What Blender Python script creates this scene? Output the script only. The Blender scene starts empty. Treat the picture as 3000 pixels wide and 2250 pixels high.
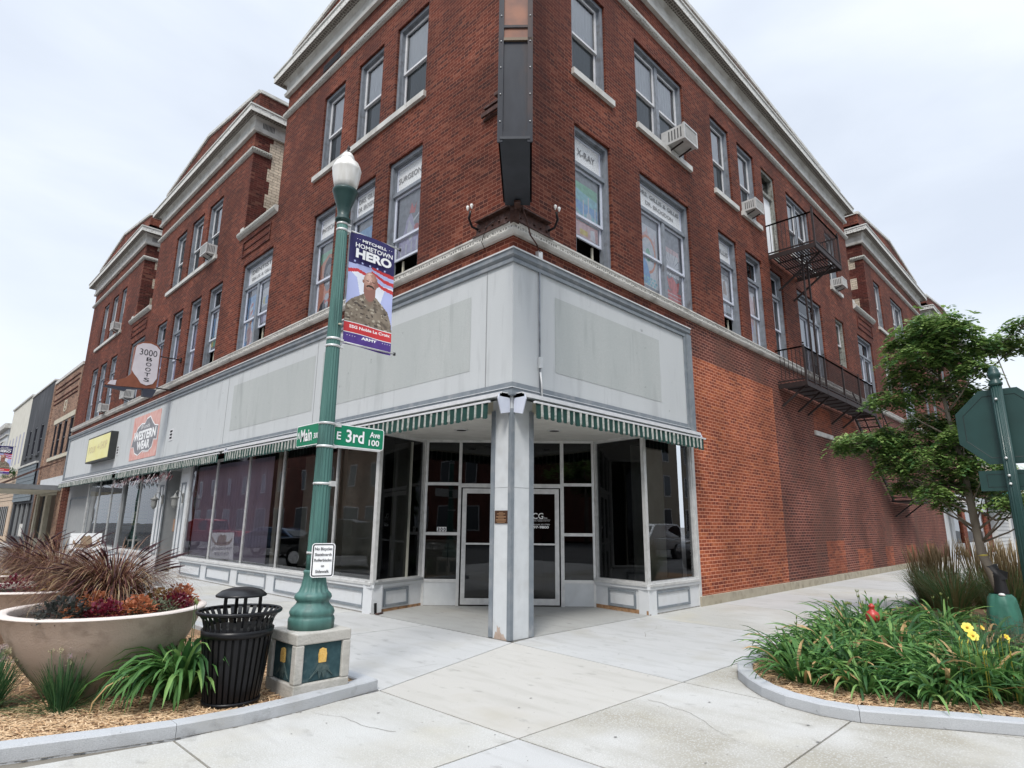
import bpy, bmesh, math, random
from mathutils import Vector, Matrix
import numpy as np
R = math.radians
random.seed(7)
S = bpy.context.scene
COL = S.collection
# ------------------------------------------------------------------ camera
cam_d = bpy.data.cameras.new("camera"); cam = bpy.data.objects.new("camera", cam_d); COL.objects.link(cam)
yaw, pitch, roll = 0.79367701, 0.22752516, 0.00905638
fw = Vector((math.sin(yaw)*math.cos(pitch), math.cos(yaw)*math.cos(pitch), math.sin(pitch)))
rt = Vector((math.cos(yaw), -math.sin(yaw), 0)); up = rt.cross(fw)
c_, s_ = math.cos(roll), math.sin(roll)
rt, up = c_*rt + s_*up, -s_*rt + c_*up
cam.matrix_world = Matrix(((rt.x, up.x, -fw.x, -6.4022), (rt.y, up.y, -fw.y, -6.2953), (rt.z, up.z, -fw.z, 1.6), (0, 0, 0, 1)))
cam_d.sensor_width = 36; cam_d.lens = 36*1766.15/3000; cam_d.clip_start = 0.05; cam_d.clip_end = 2000
S.camera = cam
# ------------------------------------------------------------------ sky, sun, exposure
SUN_EL, SUN_AZ = 52, 238      # azimuth clockwise from +Y
W = bpy.data.worlds.new("World"); S.world = W; W.use_nodes = True
nt = W.node_tree; N = nt.nodes; LK = nt.links; N.clear()
out = N.new("ShaderNodeOutputWorld"); bg = N.new("ShaderNodeBackground"); LK.new(bg.outputs[0], out.inputs[0])
sky = N.new("ShaderNodeTexSky"); sky.sky_type = 'NISHITA'; sky.sun_disc = False
sky.sun_elevation = R(SUN_EL); sky.sun_rotation = R(SUN_AZ); sky.air_density = 1.0; sky.dust_density = 2.0
sc = N.new("ShaderNodeVectorMath"); sc.operation = 'SCALE'; sc.inputs[3].default_value = 0.10
LK.new(sky.outputs[0], sc.inputs[0])
tc = N.new("ShaderNodeTexCoord"); mp = N.new("ShaderNodeMapping"); mp.inputs[3].default_value = (1.0, 1.0, 2.6)
LK.new(tc.outputs['Generated'], mp.inputs[0])
nz = N.new("ShaderNodeTexNoise"); nz.inputs['Scale'].default_value = 1.7; nz.inputs['Detail'].default_value = 7; nz.inputs['Roughness'].default_value = .5; nz.inputs['Distortion'].default_value = .4
LK.new(mp.outputs[0], nz.inputs[0])
rp = N.new("ShaderNodeValToRGB"); LK.new(nz.outputs[0], rp.inputs[0])
rp.color_ramp.elements[0].position = .33; rp.color_ramp.elements[0].color = (.485, .53, .605, 1)
rp.color_ramp.elements[1].position = .68; rp.color_ramp.elements[1].color = (.64, .675, .715, 1)
e = rp.color_ramp.elements.new(.5); e.color = (.55, .595, .665, 1)
mx = N.new("ShaderNodeMix"); mx.data_type = 'RGBA'; mx.inputs[0].default_value = .9
LK.new(sc.outputs[0], mx.inputs[6]); LK.new(rp.outputs[0], mx.inputs[7]); sx_ = N.new("ShaderNodeSeparateXYZ"); LK.new(tc.outputs['Generated'], sx_.inputs[0])
zr = N.new("ShaderNodeMapRange"); zr.interpolation_type = 'SMOOTHSTEP'; zr.inputs[1].default_value = .70; zr.inputs[2].default_value = .97; zr.inputs[3].default_value = 1; zr.inputs[4].default_value = 2.9; LK.new(sx_.outputs[2], zr.inputs[0])
zs_ = N.new("ShaderNodeVectorMath"); zs_.operation = 'SCALE'; LK.new(mx.outputs[2], zs_.inputs[0]); LK.new(zr.outputs[0], zs_.inputs[3]); LK.new(zs_.outputs[0], bg.inputs[0])   # an overcast sky is brightest overhead
bg.inputs[1].default_value = 1.0
sl = bpy.data.lights.new("sun", 'SUN'); sun = bpy.data.objects.new("sun", sl); COL.objects.link(sun)
sl.energy = 1.5; sl.angle = R(14); sl.color = (1, .96, .9)
dv = Vector((math.sin(R(SUN_AZ))*math.cos(R(SUN_EL)), math.cos(R(SUN_AZ))*math.cos(R(SUN_EL)), math.sin(R(SUN_EL))))
sun.rotation_euler = dv.to_track_quat('Z', 'Y').to_euler()
S.view_settings.view_transform = 'Standard'; S.view_settings.look = 'None'; S.view_settings.gamma = 1
S.view_settings.exposure = 0.72
S.cycles.max_bounces = 6; S.cycles.transparent_max_bounces = 12
# ------------------------------------------------------------------ materials
def NM(name):
    m = bpy.data.materials.new(name); m.use_nodes = True; t = m.node_tree; b = t.nodes['Principled BSDF']; return m, t, b
def c4(c): return (c[0], c[1], c[2], 1)
def noise_fac(t, scale, detail=4, lo=.35, hi=.65, stretch=None, coord='Object'):
    tcn = t.nodes.new("ShaderNodeTexCoord"); src = tcn.outputs[coord]
    if stretch:
        mpn = t.nodes.new("ShaderNodeMapping"); mpn.inputs[3].default_value = stretch; t.links.new(src, mpn.inputs[0]); src = mpn.outputs[0]
    n = t.nodes.new("ShaderNodeTexNoise"); n.inputs['Scale'].default_value = scale; n.inputs['Detail'].default_value = detail
    t.links.new(src, n.inputs[0])
    r = t.nodes.new("ShaderNodeMapRange"); r.inputs[1].default_value = lo; r.inputs[2].default_value = hi
    t.links.new(n.outputs[0], r.inputs[0]); return r.outputs[0]
def mixc(t, fac, a, b, mode='MIX', f=None):
    x = t.nodes.new("ShaderNodeMix"); x.data_type = 'RGBA'; x.blend_type = mode
    if f is not None: x.inputs[0].default_value = f
    else: t.links.new(fac, x.inputs[0])
    for i, v in ((6, a), (7, b)):
        if isinstance(v, tuple): x.inputs[i].default_value = c4(v)
        else: t.links.new(v, x.inputs[i])
    return x.outputs[2]
def bump(t, b, h, strength=.3, dist=.01):
    n = t.nodes.new("ShaderNodeBump"); n.inputs['Strength'].default_value = strength; n.inputs['Distance'].default_value = dist
    t.links.new(h, n.inputs['Height']); t.links.new(n.outputs[0], b.inputs['Normal'])
_M = {}
def M(name, col=None, rough=.6, metal=0., var=None, vs=4., stretch=None, bs=0, bstr=.2, spec=.5, dirt=None, ds=1.2, coat=0):
    if name in _M: return _M[name]
    m, t, b = NM(name); b.inputs['Roughness'].default_value = rough; b.inputs['Metallic'].default_value = metal
    b.inputs['Specular IOR Level'].default_value = spec; b.inputs['Coat Weight'].default_value = coat
    col = tuple(col); var = var if var else tuple(min(1, v*1.18+.004) for v in col)
    o = mixc(t, noise_fac(t, vs, 6, .3, .7, stretch), col, tuple(var))
    if dirt: o = mixc(t, noise_fac(t, ds, 8, .52, .75, stretch), o, tuple(dirt))
    t.links.new(o, b.inputs['Base Color'])
    if bs: bump(t, b, noise_fac(t, bs, 3, .2, .8), bstr)
    _M[name] = m; return m
def brick(name, c1, c2, mortar, dark, row=.073, ln=.212, ms=.0055, dirtc=None, bstr=.6, light=(.42, .22, .15), lightamt=.25):
    m, t, b = NM(name); n = t.nodes; l = t.links
    tcn = n.new("ShaderNodeTexCoord"); sp = n.new("ShaderNodeSeparateXYZ"); l.new(tcn.outputs['Object'], sp.inputs[0])
    ad = n.new("ShaderNodeMath"); l.new(sp.outputs[0], ad.inputs[0]); l.new(sp.outputs[1], ad.inputs[1])
    cb = n.new("ShaderNodeCombineXYZ"); l.new(ad.outputs[0], cb.inputs[0]); l.new(sp.outputs[2], cb.inputs[1])
    wob = n.new("ShaderNodeTexNoise"); wob.inputs['Scale'].default_value = 3.5; l.new(cb.outputs[0], wob.inputs[0])
    wv = n.new("ShaderNodeVectorMath"); wv.operation = 'SCALE'; wv.inputs[3].default_value = .012; l.new(wob.outputs[1], wv.inputs[0])
    wa = n.new("ShaderNodeVectorMath"); l.new(cb.outputs[0], wa.inputs[0]); l.new(wv.outputs[0], wa.inputs[1])
    bt = n.new("ShaderNodeTexBrick"); l.new(wa.outputs[0], bt.inputs[0])
    bt.inputs['Scale'].default_value = 1; bt.inputs['Brick Width'].default_value = ln; bt.inputs['Row Height'].default_value = row
    bt.inputs['Mortar Size'].default_value = ms; bt.inputs['Mortar Smooth'].default_value = .25; bt.inputs['Bias'].default_value = 0
    bt.inputs['Color1'].default_value = c4(c1); bt.inputs['Color2'].default_value = c4(c2); bt.inputs['Mortar'].default_value = c4(mortar)
    # scattered darker / lighter bricks : white noise per brick cell
    def cell(seed):
        d = n.new("ShaderNodeTexWhiteNoise"); d.noise_dimensions = '2D'
        sx = n.new("ShaderNodeSeparateXYZ"); l.new(wa.outputs[0], sx.inputs[0])
        ry = n.new("ShaderNodeMath"); ry.operation = 'DIVIDE'; ry.inputs[1].default_value = row; l.new(sx.outputs[1], ry.inputs[0])
        fy = n.new("ShaderNodeMath"); fy.operation = 'FLOOR'; l.new(ry.outputs[0], fy.inputs[0])
        md = n.new("ShaderNodeMath"); md.operation = 'MODULO'; md.inputs[1].default_value = 2; l.new(fy.outputs[0], md.inputs[0])
        hf = n.new("ShaderNodeMath"); hf.operation = 'MULTIPLY'; hf.inputs[1].default_value = .5; l.new(md.outputs[0], hf.inputs[0])
        rx = n.new("ShaderNodeMath"); rx.operation = 'DIVIDE'; rx.inputs[1].default_value = ln; l.new(sx.outputs[0], rx.inputs[0])
        xx = n.new("ShaderNodeMath"); xx.operation = 'ADD'; l.new(rx.outputs[0], xx.inputs[0]); l.new(hf.outputs[0], xx.inputs[1])
        fx = n.new("ShaderNodeMath"); fx.operation = 'FLOOR'; l.new(xx.outputs[0], fx.inputs[0])
        k = n.new("ShaderNodeCombineXYZ"); l.new(fx.outputs[0], k.inputs[0]); l.new(fy.outputs[0], k.inputs[1]); k.inputs[2].default_value = seed
        l.new(k.outputs[0], d.inputs[0]); return d.outputs[0]
    cv = cell(0)
    r1 = n.new("ShaderNodeMapRange"); r1.inputs[1].default_value = .62; r1.inputs[2].default_value = .9; r1.inputs[4].default_value = .85; l.new(cv, r1.inputs[0])
    inv = n.new("ShaderNodeMath"); inv.operation = 'SUBTRACT'; inv.inputs[0].default_value = 1; l.new(bt.outputs['Fac'], inv.inputs[1])
    m1 = n.new("ShaderNodeMath"); m1.operation = 'MULTIPLY'; l.new(r1.outputs[0], m1.inputs[0]); l.new(inv.outputs[0], m1.inputs[1])
    o = mixc(t, m1.outputs[0], bt.outputs['Color'], tuple(dark))
    r2 = n.new("ShaderNodeMapRange"); r2.inputs[1].default_value = .22; r2.inputs[2].default_value = .0; r2.inputs[4].default_value = lightamt; l.new(cv, r2.inputs[0])
    m2 = n.new("ShaderNodeMath"); m2.operation = 'MULTIPLY'; l.new(r2.outputs[0], m2.inputs[0]); l.new(inv.outputs[0], m2.inputs[1])
    o = mixc(t, m2.outputs[0], o, tuple(light))
    # blotches and soot
    g = noise_fac(t, .55, 5, .38, .7)
    o = mixc(t, g, o, (1, 1, 1), 'MULTIPLY', None) if False else o
    mul = n.new("ShaderNodeMapRange"); mul.inputs[3].default_value = .68; mul.inputs[4].default_value = 1.25; l.new(g, mul.inputs[0])
    fine = noise_fac(t, 45, 2, .25, .75)
    mu2 = n.new("ShaderNodeMapRange"); mu2.inputs[3].default_value = .72; mu2.inputs[4].default_value = 1.28; l.new(fine, mu2.inputs[0])
    mm = n.new("ShaderNodeMath"); mm.operation = 'MULTIPLY'; l.new(mul.outputs[0], mm.inputs[0]); l.new(mu2.outputs[0], mm.inputs[1])
    vm = n.new("ShaderNodeVectorMath"); vm.operation = 'SCALE'; l.new(o, vm.inputs[0]); l.new(mm.outputs[0], vm.inputs[3]); o = vm.outputs[0]
    if dirtc: o = mixc(t, noise_fac(t, .9, 6, .5, .8, (1, 1, .25)), o, tuple(dirtc))
    l.new(o, b.inputs['Base Color']); b.inputs['Roughness'].default_value = .85; b.inputs['Specular IOR Level'].default_value = .25
    hh = n.new("ShaderNodeMath"); hh.operation = 'MULTIPLY_ADD'; hh.inputs[1].default_value = .35; l.new(fine, hh.inputs[0]); l.new(inv.outputs[0], hh.inputs[2])
    bump(t, b, hh.outputs[0], bstr, .008)
    _M[name] = m; return m
BR = brick("red_brick", (.150, .033, .016), (.098, .022, .012), (.25, .105, .070), (.056, .016, .012), dirtc=(.075, .022, .016), light=(.28, .10, .06), lightamt=.5, ms=.0075)
BR_O = brick("orange_brick", (.36, .088, .036), (.25, .057, .026), (.66, .31, .20), (.16, .034, .02), light=(.5, .16, .06), lightamt=.5, ms=.0075)
BR_B = brick("brown_brick", (.145, .042, .028), (.105, .030, .022), (.42, .205, .155), (.058, .022, .020), dirtc=(.13, .065, .048), light=(.2, .08, .05), lightamt=.3, ms=.0075)
BR_P = brick("infill_brick", (.30, .08, .038), (.22, .055, .03), (.42, .19, .13), (.14, .04, .026), light=(.42, .15, .08), lightamt=.4)
BR_D = brick("dark_brick", (.105, .024, .018), (.075, .018, .014), (.14, .06, .045), (.045, .014, .012))
BR_T = brick("tan_brick", (.34, .20, .13), (.25, .145, .10), (.42, .33, .26), (.14, .08, .06), light=(.45, .3, .2), lightamt=.3)
BR_C = brick("cream_brick", (.62, .53, .42), (.56, .48, .38), (.2, .16, .12), (.45, .38, .3), row=.1, ln=.3, ms=.008, light=(.7, .62, .5))
STONE = M("white_terracotta", (.50, .49, .455), .6, var=(.62, .615, .58), vs=3, bs=40, bstr=.15, dirt=(.36, .34, .30), ds=2.4)
STONE_S = M("sill_stone", (.52, .50, .46), .7, var=(.66, .64, .60), vs=3, bs=30, dirt=(.30, .28, .25), ds=2)
def ornament(name, a, d, scale, thr=.09):
    m, t, b = NM(name); tcn = t.nodes.new("ShaderNodeTexCoord")
    v = t.nodes.new("ShaderNodeTexVoronoi"); v.feature = 'DISTANCE_TO_EDGE'; v.inputs['Scale'].default_value = scale; v.inputs['Randomness'].default_value = .35
    t.links.new(tcn.outputs['Object'], v.inputs[0])
    r = t.nodes.new("ShaderNodeMapRange"); r.inputs[1].default_value = thr*.5; r.inputs[2].default_value = thr*1.6; t.links.new(v.outputs[0], r.inputs[0])
    t.links.new(mixc(t, r.outputs[0], tuple(a), tuple(d)), b.inputs['Base Color']); b.inputs['Roughness'].default_value = .7
    iv = t.nodes.new("ShaderNodeMath"); iv.operation = 'SUBTRACT'; iv.inputs[0].default_value = 1; t.links.new(r.outputs[0], iv.inputs[1]); bump(t, b, iv.outputs[0], .8, .02)
    _M[name] = m; return m
SOFF = ornament("pierced_soffit", (.40, .37, .33), (.11, .095, .08), 11, .1)
FASC = ornament("leafy_fascia", (.68, .67, .63), (.30, .29, .27), 12, .16)
ROPE = ornament("rope_moulding", (.50, .49, .45), (.26, .26, .22), 14, .2)
DENT = ornament("egg_moulding", (.62, .60, .55), (.25, .24, .22), 16, .2)
def stucco(name, col, var):
    m, t, b = NM(name)
    o = mixc(t, noise_fac(t, 2.0, 7, .3, .7, (1, 1, .15)), tuple(col), tuple(var))
    o = mixc(t, noise_fac(t, 1.3, 8, .58, .78, (1.6, 1.6, .35)), o, tuple(v*.66 for v in col)); o = mixc(t, noise_fac(t, 9, 4, .60, .85, (1, 1, .12)), o, tuple(v*.72 for v in col)); o = mixc(t, noise_fac(t, 6, 9, .70, .76), o, tuple(v*.5 for v in col))
    o = mixc(t, noise_fac(t, 140, 2, .3, .75), o, tuple(v*.84 for v in col))
    t.links.new(o, b.inputs['Base Color']); b.inputs['Roughness'].default_value = .9
    bump(t, b, noise_fac(t, 110, 4, .3, .7), .35, .004); _M[name] = m; return m
PANEL = stucco("grey_stucco", (.56, .58, .585), (.62, .64, .645)); PATCH = stucco("worn_stucco", (.45, .475, .465), (.53, .55, .535))
TRIM = M("slate_trim", (.165, .19, .215), .6, var=(.22, .245, .265), vs=6, bs=30, dirt=(.30, .31, .32), ds=4)
WPAINT = M("pale_paint", (.56, .58, .59), .55, var=(.63, .65, .66), vs=5, bs=60, bstr=.12, dirt=(.52, .53, .53), ds=3.5)
WPAINT2 = M("kick_paint", (.60, .615, .63), .5, var=(.66, .675, .69), vs=4, bs=50, bstr=.12, dirt=(.55, .56, .56), ds=4)
GPAINT = M("grey_paint", (.27, .28, .285), .6, var=(.31, .32, .325), vs=5)
ALU = M("aluminium", (.62, .62, .61), .38, .35, vs=9, dirt=(.54, .54, .53), ds=6)
WFRAME = M("window_grey", (.17, .19, .215), .5, var=(.22, .24, .27), vs=8, dirt=(.12, .12, .13), ds=6)
WSASH = M("sash_white", (.60, .60, .61), .45, var=(.7, .7, .71), vs=8)
WSASHB = M("sash_lilac", (.56, .59, .68), .45, var=(.62, .65, .73), vs=8)
OLDW = M("peeling_frame", (.16, .17, .15), .8, var=(.30, .30, .27), vs=14, dirt=(.07, .05, .04), ds=9)
BLACK = M("interior_dark", (.010, .010, .012), .9)
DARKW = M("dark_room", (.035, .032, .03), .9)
CURT = M("white_curtain", (.78, .79, .80), .8, var=(.86, .87, .88), vs=9, stretch=(6, 6, .2))
PURP = M("purple_blind", (.62, .53, .68), .8, var=(.72, .63, .77), vs=1.2, stretch=(1, 1, .3))
BEIGE = M("beige_board", (.50, .46, .36), .8, var=(.6, .56, .45), vs=3)
RUST = M("rusty_steel", (.045, .022, .018), .7, .3, var=(.095, .04, .028), vs=12, bs=50, dirt=(.16, .10, .09), ds=8)
IRON = M("black_red_iron", (.014, .008, .008), .65, .1, var=(.026, .013, .012), vs=10)
GREENM = M("verdigris_paint", (.045, .125, .11), .5, var=(.085, .20, .175), vs=3.2, stretch=(3, 3, .35), dirt=(.014, .036, .034), ds=2.6, bs=60, bstr=.1)
GREEND = M("dark_green_paint", (.006, .036, .032), .5, var=(.010, .048, .043), vs=5, coat=.1)
CANB = M("black_powdercoat", (.005, .005, .006), .34, var=(.009, .009, .011), vs=8, coat=0, spec=.3)
CONC = M("old_concrete", (.40, .38, .34), .85, var=(.52, .50, .46), vs=5, bs=45, bstr=.4, dirt=(.27, .26, .22), ds=5)
FOUND = M("foundation", (.34, .30, .225), .9, var=(.42, .375, .29), vs=4, bs=40, dirt=(.22, .19, .14), ds=5)
BOWL = M("cast_stone", (.44, .34, .28), .8, var=(.50, .405, .335), vs=2.2, bs=60, bstr=.3, dirt=(.31, .24, .19), ds=6)
BOWLR = M("cast_stone_rim", (.60, .53, .48), .8, var=(.68, .61, .56), vs=4)
SOIL = M("soil", (.035, .025, .018), .95, var=(.06, .04, .03), vs=12, bs=30, bstr=.6)
WHITE = M("lettering_white", (.8, .8, .8), .5); INK = M("lettering_black", (.02, .02, .025), .5)
def glass(name, tint, ior=1.75, tr=1.0, rough=0.0):
    m = bpy.data.materials.new(name); m.use_nodes = True; t = m.node_tree; t.nodes.clear(); n = t.nodes
    o = n.new("ShaderNodeOutputMaterial"); a = n.new("ShaderNodeBsdfTransparent"); g = n.new("ShaderNodeBsdfGlossy"); f = n.new("ShaderNodeFresnel"); x = n.new("ShaderNodeMixShader")
    a.inputs[0].default_value = c4(tint); g.inputs['Roughness'].default_value = rough; g.inputs[0].default_value = (.9, .92, .94, 1); f.inputs[0].default_value = ior
    tcn = n.new("ShaderNodeTexCoord"); nn = n.new("ShaderNodeTexNoise"); nn.inputs['Scale'].default_value = .9; nn.inputs['Detail'].default_value = 1; t.links.new(tcn.outputs['Object'], nn.inputs[0])
    bp = n.new("ShaderNodeBump"); bp.inputs['Strength'].default_value = .12; bp.inputs['Distance'].default_value = .02; t.links.new(nn.outputs[0], bp.inputs['Height']); t.links.new(bp.outputs[0], g.inputs['Normal'])
    t.links.new(f.outputs[0], x.inputs[0]); t.links.new(a.outputs[0], x.inputs[1]); t.links.new(g.outputs[0], x.inputs[2]); t.links.new(x.outputs[0], o.inputs[0]); _M[name] = m; return m
GL = glass("shop_glass", (.97, .98, .98), 2.0); GLW = glass("window_glass", (.94, .95, .96), 2.5); GLS = glass("screened_glass", (.32, .34, .35), 1.35); GLD = glass("dark_glass", (.25, .26, .27), 1.6)
GLM = glass("mural_glass", (1, 1, 1), 1.55)
# ------------------------------------------------------------------ mesh helpers
class MB:
    def __init__(s): s.v = []; s.f = []; s.m = []; s.mats = []; s.sm = []
    def mi(s, m):
        if m not in s.mats: s.mats.append(m)
        return s.mats.index(m)
    def face(s, pts, m, smooth=False):
        b = len(s.v); s.v += [tuple(p) for p in pts]; s.f.append(tuple(range(b, b+len(pts)))); s.m.append(s.mi(m)); s.sm.append(smooth)
    def mesh(s, vs, fs, m, smooth=False):
        b = len(s.v); s.v += [tuple(p) for p in vs]; k = s.mi(m)
        for f in fs: s.f.append(tuple(b+i for i in f)); s.m.append(k); s.sm.append(smooth)
    def box(s, a, b, m):
        x0, x1 = sorted((a[0], b[0])); y0, y1 = sorted((a[1], b[1])); z0, z1 = sorted((a[2], b[2]))
        v = [(x0, y0, z0), (x1, y0, z0), (x1, y1, z0), (x0, y1, z0), (x0, y0, z1), (x1, y0, z1), (x1, y1, z1), (x0, y1, z1)]
        s.mesh(v, [(0, 3, 2, 1), (4, 5, 6, 7), (0, 1, 5, 4), (1, 2, 6, 5), (2, 3, 7, 6), (3, 0, 4, 7)], m)
    def obox(s, c, ax, ay, az, m):      # centre + half axis vectors
        c, ax, ay, az = map(Vector, (c, ax, ay, az))
        v = [c-ax-ay-az, c+ax-ay-az, c+ax+ay-az, c-ax+ay-az, c-ax-ay+az, c+ax-ay+az, c+ax+ay+az, c-ax+ay+az]
        s.mesh(v, [(0, 3, 2, 1), (4, 5, 6, 7), (0, 1, 5, 4), (1, 2, 6, 5), (2, 3, 7, 6), (3, 0, 4, 7)], m)
    def bar(s, p, q, w, h, m):          # rectangular bar between points
        p, q = Vector(p), Vector(q); d = (q-p); L = d.length
        if L < 1e-6: return
        d.normalize(); u = Vector((0, 0, 1)) if abs(d.z) < .9 else Vector((0, 1, 0)); sd = d.cross(u).normalized(); u2 = sd.cross(d)
        s.obox((p+q)/2, d*L/2, sd*w/2, u2*h/2, m)
    def tube(s, pts, r, m, n=8, caps=True):
        pts = [Vector(p) for p in pts]; rr = r if isinstance(r, (list, tuple)) else [r]*len(pts); vs = []; fs = []
        for i, p in enumerate(pts):
            d = (pts[min(i+1, len(pts)-1)]-pts[max(i-1, 0)]).normalized(); u = Vector((0, 0, 1)) if abs(d.z) < .95 else Vector((1, 0, 0))
            a = d.cross(u).normalized(); b = a.cross(d)
            for k in range(n):
                t = 2*math.pi*k/n; vs.append(p+(a*math.cos(t)+b*math.sin(t))*rr[i])
        for i in range(len(pts)-1):
            for k in range(n): fs.append((i*n+k, i*n+(k+1) % n, (i+1)*n+(k+1) % n, (i+1)*n+k))
        if caps: fs += [tuple(reversed(range(n))), tuple(range((len(pts)-1)*n, len(pts)*n))]
        s.mesh(vs, fs, m, True)
    def lathe(s, prof, c, m, n=32, flute=None, caps=True, sx=1, sy=1):
        vs = []; fs = []
        for (r, z) in prof:
            for k in range(n):
                t = 2*math.pi*k/n; q = r
                if flute and flute[0] <= z <= flute[1]: q = r*(1-flute[3]*(.5-.5*math.cos(flute[2]*t)))
                vs.append((c[0]+q*math.cos(t)*sx, c[1]+q*math.sin(t)*sy, c[2]+z))
        P = len(prof)
        for i in range(P-1):
            for k in range(n): fs.append((i*n+k, i*n+(k+1) % n, (i+1)*n+(k+1) % n, (i+1)*n+k))
        if caps: fs += [tuple(reversed(range(n))), tuple(range((P-1)*n, P*n))]
        s.mesh(vs, fs, m, True)
    def prism(s, poly, z0, z1, m, mt=None):   # horizontal polygon extruded up
        n = len(poly); v = [(x, y, z0) for x, y in poly]+[(x, y, z1) for x, y in poly]
        s.mesh(v, [tuple(reversed(range(n)))], m); s.mesh(v, [tuple(range(n, 2*n))], mt or m)
        s.mesh(v, [(i, (i+1) % n, n+(i+1) % n, n+i) for i in range(n)], m)
    def slab(s, pts, dvec, m):          # planar polygon extruded along dvec
        n = len(pts); d = Vector(dvec); v = [Vector(p) for p in pts]; v += [p+d for p in v]
        s.mesh(v, [tuple(reversed(range(n))), tuple(range(n, 2*n))]+[(i, (i+1) % n, n+(i+1) % n, n+i) for i in range(n)], m)
    def build(s, name, parent=None, recalc=False):
        me = bpy.data.meshes.new(name); o = Vector((0, 0, 0))
        if parent is not None:
            p = parent
            while p is not None: o += Vector(p.location); p = p.parent
        vv = [(x-o.x, y-o.y, z-o.z) for x, y, z in s.v] if o.length > 0 else s.v
        me.from_pydata(vv, [], s.f)
        for m in s.mats: me.materials.append(m)
        me.polygons.foreach_set('material_index', s.m); me.polygons.foreach_set('use_smooth', s.sm)
        if recalc:
            bm = bmesh.new(); bm.from_mesh(me); bmesh.ops.recalc_face_normals(bm, faces=bm.faces); bm.to_mesh(me); bm.free()
        me.update(); ob = bpy.data.objects.new(name, me); COL.objects.link(ob)
        if parent is not None: ob.parent = parent
        return ob
def tag(o, label=None, cat=None, group=None, kind=None):
    if label: o['label'] = label
    if cat: o['category'] = cat
    if group: o['group'] = group
    if kind: o['kind'] = kind
    return o
def thing(name, label, cat, loc=(0, 0, 0), group=None):
    o = bpy.data.objects.new(name, None); COL.objects.link(o); o.location = loc; o.empty_display_size = .2
    return tag(o, label, cat, group)
def solo(mb, name, label, cat, group=None, base=None):
    o = mb.build(name); return tag(o, label, cat, group)
def copy_tree(o, parent=None):
    c = o.copy(); COL.objects.link(c)
    if parent is not None: c.parent = parent
    for ch in list(o.children):
        copy_tree(ch, c)
    return c
DOFF = 0.
def P(side, u, z, d=0.):               # facade coordinates: u along, d outwards
    d += DOFF
    return (-d, u, z) if side == 'L' else (u, -d, z)
def fbox(mb, side, u0, u1, z0, z1, d0, d1, m): mb.box(P(side, u0, z0, d0), P(side, u1, z1, d1), m)
def fquad(mb, side, u0, u1, z0, z1, d, m):
    if side == 'L': u0, u1 = u1, u0
    mb.face([P(side, u0, z0, d), P(side, u1, z0, d), P(side, u1, z1, d), P(side, u0, z1, d)], m)
def facade(mb, side, u0, u1, z0, z1, holes, m, d=0, rev=.22, mrev=None):
    us = sorted({u0, u1, *[min(max(h[k], u0), u1) for h in holes for k in (0, 1)]}); zs = sorted({z0, z1, *[min(max(h[k], z0), z1) for h in holes for k in (2, 3)]})
    for i in range(len(us)-1):
        for j in range(len(zs)-1):
            cu, cz = (us[i]+us[i+1])/2, (zs[j]+zs[j+1])/2
            if any(h[0] < cu < h[1] and h[2] < cz < h[3] for h in holes): continue
            fquad(mb, side, us[i], us[i+1], zs[j], zs[j+1], d, m)
    mr = mrev or m
    for (a, b, c, e) in holes:
        c0, e0 = max(c, z0), min(e, z1)
        if e0 <= c0 or a >= u1 or b <= u0: continue
        for (p, q) in (((a, c0), (a, e0)), ((b, c0), (b, e0))):
            mb.face([P(side, p[0], p[1], d), P(side, q[0], q[1], d), P(side, q[0], q[1], d-rev), P(side, p[0], p[1], d-rev)], mr)
        if z0 <= e <= z1: mb.face([P(side, a, e, d), P(side, b, e, d), P(side, b, e, d-rev), P(side, a, e, d-rev)], mr)
        if z0 <= c <= z1: mb.face([P(side, a, c, d), P(side, b, c, d), P(side, b, c, d-rev), P(side, a, c, d-rev)], mr)
def sweep(mb, path, prof, mats):       # path: 2D points, outward = right of direction; prof: (d, z)
    n = len(path); nor = []
    for i in range(n):
        def rn(a, b):
            dx, dy = b[0]-a[0], b[1]-a[1]; L = math.hypot(dx, dy); return (dy/L, -dx/L)
        if i == 0: v = rn(path[0], path[1])
        elif i == n-1: v = rn(path[-2], path[-1])
        else:
            a = rn(path[i-1], path[i]); b = rn(path[i], path[i+1]); k = 1+a[0]*b[0]+a[1]*b[1]; v = ((a[0]+b[0])/k, (a[1]+b[1])/k)
        nor.append(v)
    for j in range(len(prof)-1):
        (d0, z0), (d1, z1) = prof[j], prof[j+1]; m = mats[j] if isinstance(mats, (list, tuple)) else mats
        for i in range(n-1):
            p, q, a, b = path[i], path[i+1], nor[i], nor[i+1]
            mb.face([(p[0]+a[0]*d0, p[1]+a[1]*d0, z0), (q[0]+b[0]*d0, q[1]+b[1]*d0, z0), (q[0]+b[0]*d1, q[1]+b[1]*d1, z1), (p[0]+a[0]*d1, p[1]+a[1]*d1, z1)], m)
    for i in (0, n-1):
        pts = [(path[i][0]+nor[i][0]*d, path[i][1]+nor[i][1]*d, z) for d, z in prof]
        mb.face(pts if i else pts[::-1], mats if not isinstance(mats, (list, tuple)) else mats[0])
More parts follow.
